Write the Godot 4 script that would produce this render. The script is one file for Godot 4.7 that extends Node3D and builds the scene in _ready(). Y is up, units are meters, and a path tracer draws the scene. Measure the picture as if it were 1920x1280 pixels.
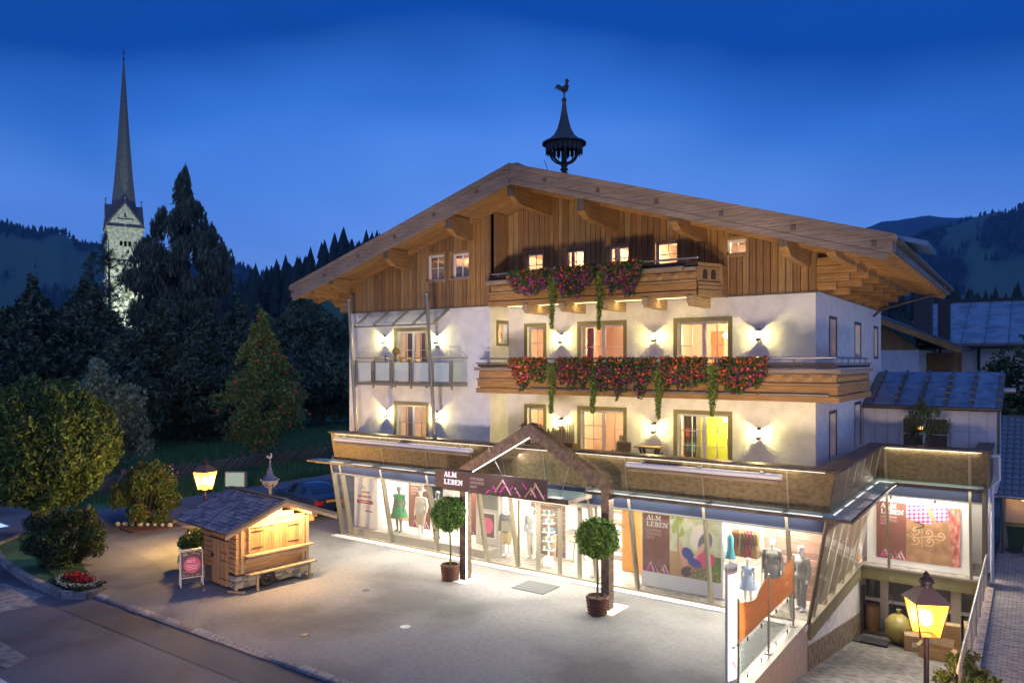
extends Node3D
# An alpine guest house with a glass-fronted shop at dusk. World axes follow the building: x along the shop front, z out of it, y up, metres.

var rng := RandomNumberGenerator.new()
var used := {}
var M := {}
var tex := {}

# ---------------------------------------------------------------- mesh builder
class MB:
	var v := PackedVector3Array()
	var n := PackedVector3Array()
	var uv := PackedVector2Array()
	var ix := PackedInt32Array()
	var T := Transform3D()

	func tri(a: Vector3, b: Vector3, c: Vector3) -> MB:
		quad(a, b, c, c)
		return self

	# corners counter-clockwise as seen from the front
	func quad(a: Vector3, b: Vector3, c: Vector3, d: Vector3) -> MB:
		a = T * a; b = T * b; c = T * c; d = T * d
		var nn := (c - a).cross(d - b)
		if c == d:
			nn = (b - a).cross(c - a)
		nn = nn.normalized()
		var k := v.size()
		v.append_array([a, b, c, d])
		n.append_array([nn, nn, nn, nn])
		uv.append_array([Vector2(0, 1), Vector2(1, 1), Vector2(1, 0), Vector2(0, 0)])
		ix.append_array([k, k + 2, k + 1])
		if c != d:
			ix.append_array([k, k + 3, k + 2])
		return self

	func hexa(p: Array) -> MB: # 0-3 the bottom going round (x0z1, x1z1, x1z0, x0z0), 4-7 the top likewise
		quad(p[0], p[1], p[5], p[4]); quad(p[1], p[2], p[6], p[5]); quad(p[2], p[3], p[7], p[6]); quad(p[3], p[0], p[4], p[7])
		quad(p[4], p[5], p[6], p[7]); quad(p[3], p[2], p[1], p[0])
		return self

	func bb(x0: float, x1: float, y0: float, y1: float, z0: float, z1: float) -> MB:
		return hexa([Vector3(x0, y0, z1), Vector3(x1, y0, z1), Vector3(x1, y0, z0), Vector3(x0, y0, z0), Vector3(x0, y1, z1), Vector3(x1, y1, z1), Vector3(x1, y1, z0), Vector3(x0, y1, z0)])

	func box(c: Vector3, s: Vector3) -> MB:
		return bb(c.x - s.x / 2, c.x + s.x / 2, c.y - s.y / 2, c.y + s.y / 2, c.z - s.z / 2, c.z + s.z / 2)

	# box with its long edges chamfered by r
	func cbox(x0: float, x1: float, y0: float, y1: float, z0: float, z1: float, r := 0.01) -> MB:
		var pts := PackedVector2Array([Vector2(y0 + r, z0), Vector2(y1 - r, z0), Vector2(y1, z0 + r), Vector2(y1, z1 - r), Vector2(y1 - r, z1), Vector2(y0 + r, z1), Vector2(y0, z1 - r), Vector2(y0, z0 + r)])
		var keep := T
		T = T * Transform3D(Basis(Vector3(0, 1, 0), Vector3(0, 0, 1), Vector3(1, 0, 0)), Vector3(x0, 0, 0))
		prism(pts, x1 - x0)
		T = keep
		return self

	# polygon in local xy (counter-clockwise), extruded from z = 0 to z = depth
	func prism(p: PackedVector2Array, depth: float) -> MB:
		var t := Geometry2D.triangulate_polygon(p)
		var ccw := not Geometry2D.is_polygon_clockwise(p)
		if ccw:
			pass
		for i in range(0, t.size(), 3):
			var a := p[t[i]]; var b := p[t[i + 1]]; var c := p[t[i + 2]]
			if (b - a).cross(c - a) < 0:
				var q := b; b = c; c = q
			tri(Vector3(a.x, a.y, depth), Vector3(b.x, b.y, depth), Vector3(c.x, c.y, depth))
			tri(Vector3(a.x, a.y, 0), Vector3(c.x, c.y, 0), Vector3(b.x, b.y, 0))
		var area := 0.0
		for i in p.size():
			area += p[i].cross(p[(i + 1) % p.size()])
		for i in p.size():
			var a := p[i]; var b := p[(i + 1) % p.size()]
			if area < 0:
				var q := a; a = b; b = q
			quad(Vector3(a.x, a.y, 0), Vector3(b.x, b.y, 0), Vector3(b.x, b.y, depth), Vector3(a.x, a.y, depth))
		return self

	# squared bar from a to b, w wide (sideways) and h high
	func bar(a: Vector3, b: Vector3, w: float, h: float, up := Vector3.UP) -> MB:
		var d := (b - a).normalized()
		if absf(d.dot(up)) > 0.98:
			up = Vector3.RIGHT
		var s := d.cross(up).normalized() * w / 2
		var u := s.cross(d).normalized() * h / 2
		return hexa([a - s - u, a + s - u, b + s - u, b - s - u, a - s + u, a + s + u, b + s + u, b - s + u])

	func tube(path: PackedVector3Array, radii: PackedFloat32Array, sides := 8, caps := true) -> MB:
		var k := v.size()
		var ref := Vector3(0.31, 0.2, 0.93)
		for i in path.size():
			var d := (path[mini(i + 1, path.size() - 1)] - path[maxi(i - 1, 0)]).normalized()
			if absf(d.dot(ref)) > 0.95:
				ref = Vector3(0.9, 0.1, -0.4)
			var s := d.cross(ref).normalized()
			var u := s.cross(d).normalized()
			ref = ref
			for j in sides + 1:
				var a := TAU * j / sides
				var r := s * cos(a) + u * sin(a)
				v.append(T * (path[i] + r * radii[mini(i, radii.size() - 1)]))
				n.append((T.basis * r).normalized())
				uv.append(Vector2(float(j) / sides, i))
		for i in path.size() - 1:
			for j in sides:
				var a := k + i * (sides + 1) + j
				ix.append_array([a, a + 1, a + sides + 2, a, a + sides + 2, a + sides + 1])
		if caps:
			for e in [0, path.size() - 1]:
				var c := v.size()
				var d := (path[1] - path[0]) if e == 0 else (path[-2] - path[-1])
				var nn := (T.basis * -d).normalized()
				v.append(T * path[e]); n.append(nn); uv.append(Vector2(0.5, 0.5))
				for j in sides + 1:
					v.append(v[k + e * (sides + 1) + j]); n.append(nn); uv.append(Vector2(0.5, 0.5))
				for j in sides:
					if e == 0:
						ix.append_array([c, c + j + 2, c + j + 1])
					else:
						ix.append_array([c, c + j + 1, c + j + 2])
		return self

	func rod(a: Vector3, b: Vector3, r: float, sides := 8, r2 := -1.0) -> MB:
		return tube(PackedVector3Array([a, b]), PackedFloat32Array([r, r if r2 < 0 else r2]), sides)

	# profile of (radius, height) from the bottom up, turned about y; flat: hard edges with this many sides
	func lathe(p: Array, segs := 16, flat := false, turn := 0.0) -> MB:
		if flat:
			for i in p.size() - 1:
				for j in segs:
					var a0 := TAU * j / segs + turn; var a1 := TAU * (j + 1) / segs + turn
					var d0 := Vector3(sin(a0), 0, cos(a0)); var d1 := Vector3(sin(a1), 0, cos(a1))
					var q: Vector2 = p[i]; var w: Vector2 = p[i + 1]
					var y0 := Vector3(0, q.y, 0); var y1 := Vector3(0, w.y, 0)
					if q.x < 1e-5:
						tri(y0, d1 * w.x + y1, d0 * w.x + y1)
					elif w.x < 1e-5:
						tri(d0 * q.x + y0, d1 * q.x + y0, y1)
					else:
						quad(d0 * q.x + y0, d1 * q.x + y0, d1 * w.x + y1, d0 * w.x + y1)
			return self
		var k := v.size()
		for i in p.size():
			var t: Vector2 = p[mini(i + 1, p.size() - 1)] - p[maxi(i - 1, 0)]
			var nr := Vector2(t.y, -t.x).normalized()
			for j in segs + 1:
				var a := TAU * j / segs + turn
				var d := Vector3(sin(a), 0, cos(a))
				v.append(T * (d * p[i].x + Vector3(0, p[i].y, 0)))
				n.append((T.basis * (d * nr.x + Vector3(0, nr.y, 0))).normalized())
				uv.append(Vector2(float(j) / segs, p[i].y))
		for i in p.size() - 1:
			for j in segs:
				var a := k + i * (segs + 1) + j
				ix.append_array([a, a + segs + 2, a + 1, a, a + segs + 1, a + segs + 2])
		return self

	func ball(c: Vector3, r: Vector3, segs := 10, rings := 6) -> MB:
		var keep := T
		T = T * Transform3D(Basis.from_scale(r), c)
		var p := []
		for i in rings + 1:
			var a := PI * i / rings - PI / 2
			p.append(Vector2(cos(a), sin(a)))
		lathe(p, segs)
		T = keep
		return self

	func mesh() -> ArrayMesh:
		var arr := []
		arr.resize(Mesh.ARRAY_MAX)
		arr[Mesh.ARRAY_VERTEX] = v
		arr[Mesh.ARRAY_NORMAL] = n
		arr[Mesh.ARRAY_TEX_UV] = uv
		arr[Mesh.ARRAY_INDEX] = ix
		var m := ArrayMesh.new()
		m.add_surface_from_arrays(Mesh.PRIMITIVE_TRIANGLES, arr)
		return m

# ---------------------------------------------------------------- scene helpers
func numbered(called: String) -> String:
	var k: int = used.get(called, 0)
	used[called] = k + 1
	return called if k == 0 else "%s_%03d" % [called, k]

func thing(called: String, label: String, category: String, at := Vector3.ZERO, turn := 0.0, group := "") -> Node3D:
	var o := Node3D.new()
	o.name = numbered(called)
	add_child(o)
	o.position = at
	o.rotation.y = turn
	return tag(o, label, category, group)

func tag(o: Node3D, label: String, category := "", group := "") -> Node3D:
	o.set_meta("label", label)
	if category:
		o.set_meta("category", category)
	if group:
		o.set_meta("group", group)
	return o

func part(parent: Node3D, called: String, mb, mat: Material) -> MeshInstance3D:
	var o := MeshInstance3D.new()
	o.name = called
	o.mesh = mb if mb is Mesh else mb.mesh()
	o.material_override = mat
	parent.add_child(o, true)
	return o

func single(called: String, label: String, category: String, mb, mat: Material, group := "") -> MeshInstance3D:
	var o := part(self, numbered(called), mb, mat)
	tag(o, label, category, group)
	return o

func struct(called: String, mb, mat: Material) -> MeshInstance3D:
	var o := part(self, numbered(called), mb, mat)
	o.set_meta("kind", "structure")
	return o

func stuffed(o: Node3D) -> Node3D:
	o.set_meta("kind", "stuff")
	return o

func dup(root: Node3D, label: String, at: Vector3, turn := 0.0, group := "") -> Node3D:
	var r: Node3D = root.duplicate()
	r.name = numbered(String(root.name).rstrip("0123456789_"))
	add_child(r)
	r.position = at
	r.rotation.y = turn
	r.set_meta("label", label)
	if group:
		r.set_meta("group", group)
	return r

func lin(r: float, g: float, b: float, a := 1.0) -> Color:
	var c := Color(r, g, b).linear_to_srgb()
	c.a = a
	return c

func mat(c: Color, rough := 0.8, metal := 0.0) -> StandardMaterial3D:
	var m := StandardMaterial3D.new()
	m.albedo_color = c
	m.roughness = rough
	m.metallic = metal
	return m

func tri_mat(c: Color, t: Texture2D, scale: Vector3, rough := 0.8, metal := 0.0, height: Texture2D = null, cm := 0.5) -> StandardMaterial3D:
	var m := mat(c, rough, metal)
	m.uv1_triplanar = true
	m.uv1_scale = scale
	m.albedo_texture = t
	if height:
		m.heightmap_enabled = true
		m.heightmap_texture = height
		m.heightmap_scale = cm
	return m

func glow(c: Color, energy: float) -> StandardMaterial3D:
	var m := mat(c, 0.5)
	m.emission_enabled = true
	m.emission = c
	m.emission_energy_multiplier = energy
	return m

func glass(c: Color, alpha := 0.08, rough := 0.02) -> StandardMaterial3D:
	var m := mat(Color(c.r, c.g, c.b, alpha), rough)
	m.transparency = BaseMaterial3D.TRANSPARENCY_ALPHA
	return m

func omni(parent: Node3D, at: Vector3, c: Color, energy: float, size := 0.05) -> OmniLight3D:
	var l := OmniLight3D.new()
	l.name = "lamp_light"
	l.position = at
	l.light_color = c
	l.light_energy = energy
	l.light_size = size
	l.omni_range = 40
	l.omni_attenuation = 2
	l.shadow_enabled = true
	parent.add_child(l, true)
	return l

func area(parent: Node3D, at: Vector3, towards: Vector3, size: Vector2, c: Color, energy: float) -> AreaLight3D:
	var l := AreaLight3D.new()
	l.name = "panel_light"
	l.area_size = size
	l.light_color = c
	l.light_energy = energy
	l.shadow_enabled = true
	l.area_range = 40
	parent.add_child(l, true)
	l.position = at
	var up := Vector3.UP if absf(towards.y) < 0.95 else Vector3(0, 0, 1)
	l.basis = Basis.looking_at(towards, up)
	return l

func spot(parent: Node3D, at: Vector3, target: Vector3, c: Color, energy: float, angle: float, size := 0.15) -> SpotLight3D:
	var l := SpotLight3D.new()
	l.name = "beam_light"
	l.light_color = c
	l.light_energy = energy
	l.light_size = size
	l.spot_angle = angle
	l.spot_range = 120
	l.spot_attenuation = 2
	l.spot_angle_attenuation = 0.6
	l.shadow_enabled = true
	parent.add_child(l, true)
	l.position = at
	l.basis = Basis.looking_at(target - at, Vector3.UP)
	return l

func noise(freq: float, kind := FastNoiseLite.TYPE_SIMPLEX_SMOOTH, octaves := 4, sd := 1) -> FastNoiseLite:
	var f := FastNoiseLite.new()
	f.noise_type = kind
	f.frequency = freq
	f.fractal_octaves = octaves
	f.seed = sd
	return f

func ramp_tex(f: FastNoiseLite, stops: Array, colors: Array, size := 512) -> NoiseTexture2D:
	var t := NoiseTexture2D.new()
	t.width = size
	t.height = size
	t.seamless = true
	t.noise = f
	if stops:
		var g := Gradient.new()
		g.offsets = PackedFloat32Array(stops)
		g.colors = PackedColorArray(colors)
		t.color_ramp = g
	return t

func grey(x: float) -> Color:
	return Color(x, x, x)

# wood: grain along u (or along v), with knots and board-to-board tone left to the material
func wood_image(along_v: bool, sd: int) -> ImageTexture:
	var w := 512
	var im := Image.create(w, w, false, Image.FORMAT_RGB8)
	var f1 := noise(0.02, FastNoiseLite.TYPE_SIMPLEX_SMOOTH, 4, sd)
	var f2 := noise(0.012, FastNoiseLite.TYPE_SIMPLEX_SMOOTH, 2, sd + 1)
	var knots := []
	var r := RandomNumberGenerator.new()
	r.seed = sd
	for i in 26:
		knots.append([r.randf() * w, r.randf() * w, r.randf_range(5, 9), r.randf_range(1.6, 3.2)])
	for y in w:
		for x in w:
			var u := x; var q := y
			var fold := absf(u - w / 2.0)
			var fq := absf(q - w / 2.0)
			var g := f1.get_noise_2d(fold * 0.10, fq * 5.0) * 0.5 + f2.get_noise_2d(fold * 0.3, fq * 1.6) * 0.4
			var b := 0.80 + 0.40 * g
			var k := 0.0
			im.set_pixel(q if along_v else u, u if along_v else q, Color(clampf(b, 0, 1), clampf(b * 0.96, 0, 1), clampf(b * 0.90, 0, 1)))
	for k in knots:
		for dy in range(-10, 11):
			for dx in range(-22, 23):
				var e := Vector2(dx / (k[2] * 1.4), dy / k[3]).length()
				if e < 1.6:
					var px := posmod(int(k[0]) + dx, w); var py := posmod(int(k[1]) + dy, w)
					var at := Vector2i(py, px) if along_v else Vector2i(px, py)
					var c := im.get_pixelv(at)
					im.set_pixelv(at, c.lerp(Color(0.30, 0.2, 0.13), clampf(1.5 - e, 0, 0.85)))
	return ImageTexture.create_from_image(im)

# ---------------------------------------------------------------- the scene
func _ready() -> void:
	rng.seed = 7
	var cam := Camera3D.new()
	cam.name = "camera"
	cam.projection = Camera3D.PROJECTION_FRUSTUM
	cam.near = 0.1
	cam.far = 9000
	cam.size = 0.1 * 1280.0 / 1400.0
	cam.frustum_offset = Vector2(0, 0.1 * 39.0 / 1400.0)
	add_child(cam)
	cam.position = Vector3(4.93, 7.0, 20.82)
	cam.rotation.y = deg_to_rad(35)
	cam.current = true

	var env := Environment.new()
	env.background_mode = Environment.BG_SKY
	env.sky = Sky.new()
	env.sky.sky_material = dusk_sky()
	env.background_energy_multiplier = 1.0
	env.tonemap_mode = Environment.TONE_MAPPER_LINEAR
	env.tonemap_exposure = 1.0
	env.sdfgi_enabled = true
	env.ssao_enabled = true
	env.ssil_enabled = true
	env.fog_enabled = true
	env.fog_density = 0.00015
	env.fog_light_color = Color(0.45, 0.75, 1.0)
	var we := WorldEnvironment.new()
	we.name = "world_environment"
	we.environment = env
	add_child(we)

	make_materials()
	ground()
	house()
	shop()
	right_side()
	lamps()
	hut()
	forecourt()
	street_things()
	shop_contents()
	flowers()
	plants()
	church()
	landscape()

func dusk_sky() -> PanoramaSkyMaterial:
	var w := 1024; var h := 512
	var im := Image.create(w, h, false, Image.FORMAT_RGBF)
	var f := noise(0.9, FastNoiseLite.TYPE_SIMPLEX_SMOOTH, 4, 5)
	# elevation in degrees and linear colour
	var el := [-90.0, 0.0, 4.0, 8.0, 13.0, 18.0, 24.0, 32.0, 60.0, 90.0]
	var co := [Vector3(0.30, 0.54, 1.2), Vector3(0.33, 0.60, 1.4), Vector3(0.38, 0.70, 1.55), Vector3(0.30, 0.60, 1.45), Vector3(0.16, 0.41, 1.18), Vector3(0.045, 0.215, 0.80), Vector3(0.003, 0.07, 0.42), Vector3(0.006, 0.08, 0.42), Vector3(0.05, 0.17, 0.58), Vector3(0.08, 0.22, 0.66)]
	for y in h:
		var e := 90.0 - 180.0 * (y + 0.5) / h
		for x in w:
			var a := TAU * x / w
			var d := Vector3(sin(a) * cos(deg_to_rad(e)), sin(deg_to_rad(e)) * 2.2, -cos(a) * cos(deg_to_rad(e)))
			var c := f.get_noise_3d(d.x, d.y, d.z)
			# the afterglow is brightest beyond the house and fades to either side
			var off := rad_to_deg(Vector2(d.x, d.z).angle_to(Vector2(-0.50, -0.87)))
			var ee := e + c * 6.0 * smoothstep(1.0, 10.0, e) + minf(0.0045 * off * off, 5.5) * smoothstep(0.0, 6.0, e)
			var k := 0
			while k < el.size() - 2 and el[k + 1] < ee:
				k += 1
			var t := clampf((ee - el[k]) / (el[k + 1] - el[k]), 0, 1)
			var q: Vector3 = co[k].lerp(co[k + 1], t)
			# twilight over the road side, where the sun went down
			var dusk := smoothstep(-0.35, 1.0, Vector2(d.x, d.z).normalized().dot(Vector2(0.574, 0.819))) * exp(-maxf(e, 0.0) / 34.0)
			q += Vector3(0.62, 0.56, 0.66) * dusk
			q *= 1.0 + 0.10 * f.get_noise_3d(d.x * 2.3 + 7.0, d.y * 4.0, d.z * 2.3)
			im.set_pixel(x, y, Color(q.x, q.y, q.z))
	var m := PanoramaSkyMaterial.new()
	m.panorama = ImageTexture.create_from_image(im)
	return m

func make_materials() -> void:
	tex.wood_u = wood_image(false, 3)
	tex.wood_v = wood_image(true, 9)
	tex.fine = ramp_tex(noise(0.12, FastNoiseLite.TYPE_SIMPLEX_SMOOTH, 3, 4), [0.0, 1.0], [grey(0.0), grey(1.0)])
	tex.mottle = ramp_tex(noise(0.012, FastNoiseLite.TYPE_SIMPLEX_SMOOTH, 5, 8), [0.2, 0.5, 0.8], [grey(0.72), grey(0.9), grey(1.0)])
	tex.soft = ramp_tex(noise(0.010, FastNoiseLite.TYPE_SIMPLEX_SMOOTH, 4, 12), [0.15, 0.5, 0.85], [grey(0.94), grey(0.975), grey(1.0)])
	tex.speck = ramp_tex(noise(0.33, FastNoiseLite.TYPE_SIMPLEX_SMOOTH, 2, 14), [0.2, 0.45, 0.6, 0.85], [grey(0.45), grey(0.78), grey(0.9), grey(1.0)])
	tex.copper = ramp_tex(noise(0.014, FastNoiseLite.TYPE_SIMPLEX_SMOOTH, 6, 21), [0.12, 0.38, 0.55, 0.78, 0.95], [Color(0.50, 0.43, 0.32), Color(0.58, 0.51, 0.39), Color(0.62, 0.555, 0.43), Color(0.62, 0.59, 0.49), Color(0.69, 0.64, 0.53)])
	tex.bronze = ramp_tex(noise(0.016, FastNoiseLite.TYPE_SIMPLEX_SMOOTH, 6, 23), [0.1, 0.45, 0.7, 0.95], [Color(0.42, 0.37, 0.33), Color(0.48, 0.42, 0.37), Color(0.53, 0.47, 0.41), Color(0.60, 0.53, 0.46)])
	tex.blotch = ramp_tex(noise(0.006, FastNoiseLite.TYPE_SIMPLEX_SMOOTH, 5, 31), [0.15, 0.4, 0.6, 0.9], [grey(0.72), grey(0.88), grey(0.97), grey(1.0)])
	# plaster
	M.plaster = tri_mat(lin(0.78, 0.76, 0.72), tex.soft, Vector3(0.35, 0.35, 0.35), 0.9, 0.0, tex.fine, 0.35)
	M.plaster.heightmap_scale = 1.6
	# timber: x, y, z say which way the grain runs
	for w in [["gable", lin(0.56, 0.315, 0.105)], ["gable_b", lin(0.40, 0.235, 0.10)], ["gable_c", lin(0.56, 0.37, 0.17)], ["barge", lin(0.46, 0.36, 0.27)], ["beam", lin(0.56, 0.33, 0.12)], ["hut", lin(0.62, 0.40, 0.19)], ["hut_b", lin(0.50, 0.31, 0.155)], ["pale", lin(0.62, 0.48, 0.31)], ["soffit", lin(0.56, 0.32, 0.11)], ["dark", lin(0.085, 0.06, 0.045)], ["grey", lin(0.24, 0.20, 0.165)]]:
		M[w[0] + "_x"] = tri_mat(w[1], tex.wood_u, Vector3(0.45, 1.7, 1.7), 0.75)
		M[w[0] + "_y"] = tri_mat(w[1], tex.wood_v, Vector3(1.7, 0.45, 1.7), 0.75)
		M[w[0] + "_z"] = tri_mat(w[1], tex.wood_u, Vector3(1.7, 1.7, 0.45), 0.75)
	M.olive = tri_mat(lin(0.23, 0.20, 0.095), tex.soft, Vector3(0.5, 0.5, 0.5), 0.85)
	M.white = mat(lin(0.74, 0.72, 0.68), 0.45)
	M.white_wall = mat(lin(0.80, 0.78, 0.74), 0.8)
	M.room = mat(lin(0.74, 0.60, 0.46), 0.9)
	M.pane = glass(Color(0.9, 0.95, 0.95), 0.06)
	M.shop_pane = glass(Color(0.9, 0.96, 0.93), 0.05)
	M.frosted = mat(Color(0.82, 0.88, 0.86, 0.55), 0.6)
	M.frosted.transparency = BaseMaterial3D.TRANSPARENCY_ALPHA
	M.steel = mat(lin(0.42, 0.40, 0.36), 0.35, 0.8)
	M.mullion = mat(lin(0.38, 0.34, 0.25), 0.38, 0.75)
	M.bronze_metal = mat(lin(0.13, 0.105, 0.08), 0.45, 0.6)
	M.iron = mat(lin(0.025, 0.025, 0.03), 0.5, 0.3)
	M.cap = tri_mat(lin(0.13, 0.095, 0.07), tex.mottle, Vector3(0.4, 0.4, 0.4), 0.5, 0.4)
	M.copper = tri_mat(lin(0.62, 0.58, 0.50), tex.copper, Vector3(0.6, 1.1, 0.6), 0.5, 0.35)
	M.portal = tri_mat(lin(0.95, 0.88, 0.80), tex.bronze, Vector3(0.5, 0.5, 0.5), 0.5, 0.45)
	M.fascia = mat(lin(0.045, 0.055, 0.10), 0.3, 0.6)
	M.roof_metal = tri_mat(lin(0.20, 0.22, 0.25), tex.mottle, Vector3(0.25, 0.25, 0.25), 0.45, 0.5)
	M.canopy_glass = mat(Color(0.78, 0.90, 0.86, 0.42), 0.35)
	M.canopy_glass.transparency = BaseMaterial3D.TRANSPARENCY_ALPHA
	# ground
	tex.grit = ramp_tex(noise(0.035, FastNoiseLite.TYPE_SIMPLEX_SMOOTH, 7, 77), [0.2, 0.4, 0.5, 0.6, 0.85], [grey(0.92), grey(0.955), grey(0.97), grey(0.98), grey(1.0)])
	M.asphalt = tri_mat(lin(0.25, 0.24, 0.225), tex.grit, Vector3(0.3, 0.3, 0.3), 0.85, 0.0, tex.fine, 0.15)
	M.road = tri_mat(lin(0.15, 0.14, 0.145), tex.grit, Vector3(0.45, 0.45, 0.45), 0.85, 0.0, tex.fine, 0.2)
	M.lane = tri_mat(lin(0.18, 0.17, 0.175), tex.speck, Vector3(0.45, 0.45, 0.45), 0.85)
	M.pavement = tri_mat(lin(0.34, 0.335, 0.34), tex.speck, Vector3(0.4, 0.4, 0.4), 0.9)
	M.concrete = tri_mat(lin(0.40, 0.37, 0.33), tex.mottle, Vector3(0.5, 0.5, 0.5), 0.85, 0.0, tex.fine, 0.15)
	for k in ["asphalt", "road", "lane", "pavement", "concrete"]:
		var m: StandardMaterial3D = M[k]
		m.uv1_world_triplanar = true
		m.detail_enabled = true
		m.detail_albedo = tex.blotch
		m.detail_blend_mode = BaseMaterial3D.BLEND_MODE_MUL
		m.detail_uv_layer = BaseMaterial3D.DETAIL_UV_2
		m.uv2_triplanar = true
		m.uv2_world_triplanar = true
		m.uv2_scale = Vector3(0.06, 0.06, 0.06)
	M.stone = tri_mat(lin(0.30, 0.28, 0.265), tex.mottle, Vector3(1.3, 1.3, 1.3), 0.85, 0.0, tex.fine, 0.4)
	M.grass_ground = tri_mat(lin(0.09, 0.22, 0.08), tex.mottle, Vector3(0.05, 0.05, 0.05), 0.95)
	M.sill = tri_mat(lin(0.66, 0.64, 0.60), tex.soft, Vector3(0.7, 0.7, 0.7), 0.7)

# a wall in the plane z = const (facing +z) or x = const (facing +x), with openings [a0, a1, y0, y1]
func wall(mb: MB, a0: float, a1: float, y0: float, y1: float, at: float, thick: float, holes: Array, along_x := true) -> void:
	var xs := [a0, a1]; var ys := [y0, y1]
	for h in holes:
		xs.append_array([h[0], h[1]]); ys.append_array([h[2], h[3]])
	xs.sort(); ys.sort()
	for i in xs.size() - 1:
		for j in ys.size() - 1:
			if xs[i + 1] - xs[i] < 0.001 or ys[j + 1] - ys[j] < 0.001:
				continue
			var cx: float = (xs[i] + xs[i + 1]) / 2; var cy: float = (ys[j] + ys[j + 1]) / 2
			var inside := false
			for h in holes:
				if cx > h[0] and cx < h[1] and cy > h[2] and cy < h[3]:
					inside = true
			if inside or cx < a0 or cx > a1 or cy < y0 or cy > y1:
				continue
			var c := [Vector3(xs[i], ys[j], 0), Vector3(xs[i + 1], ys[j], 0), Vector3(xs[i + 1], ys[j + 1], 0), Vector3(xs[i], ys[j + 1], 0)]
			var b := []
			for p in c:
				b.append(Vector3(p.x, p.y, -thick))
			mb.T = wall_T(at, along_x)
			mb.quad(c[0], c[1], c[2], c[3])
			mb.quad(b[1], b[0], b[3], b[2])
	mb.T = wall_T(at, along_x)
	for h in holes + [[a0, a1, y0, y1]]:
		var q := [Vector3(h[0], h[2], 0), Vector3(h[1], h[2], 0), Vector3(h[1], h[3], 0), Vector3(h[0], h[3], 0)]
		var d := Vector3(0, 0, -thick)
		for e in 4:
			var s: Vector3 = q[e]; var t: Vector3 = q[(e + 1) % 4]
			if h[0] == a0 and h[1] == a1 and h[2] == y0 and h[3] == y1:
				mb.quad(t, s, s + d, t + d)
			else:
				mb.quad(s, t, t + d, s + d)
	mb.T = Transform3D()

func wall_T(at: float, along_x: bool) -> Transform3D:
	# for x = const facing +x: local x runs along -z (so that a grows towards -z: a = -z)
	return Transform3D(Basis(), Vector3(0, 0, at)) if along_x else Transform3D(Basis(Vector3(0, 0, -1), Vector3.UP, Vector3(1, 0, 0)), Vector3(at, 0, 0))

func ramp_y(z: float) -> float:
	return clampf(-1.23 + 0.165 * z, -2.4, 0.0)

func flat_poly(p: Array, y: float, thick := 0.05) -> MB:
	var q := PackedVector2Array()
	for c in p:
		q.append(Vector2(c[0], -c[1]))
	var mb := MB.new()
	mb.T = Transform3D(Basis(Vector3(1, 0, 0), Vector3(0, 0, -1), Vector3(0, 1, 0)), Vector3(0, y - thick, 0))
	mb.prism(q, thick)
	return mb

func sheet(x0: float, x1: float, z0: float, z1: float, y: float) -> MB:
	return MB.new().quad(Vector3(x0, y, z1), Vector3(x1, y, z1), Vector3(x1, y, z0), Vector3(x0, y, z0))

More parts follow.
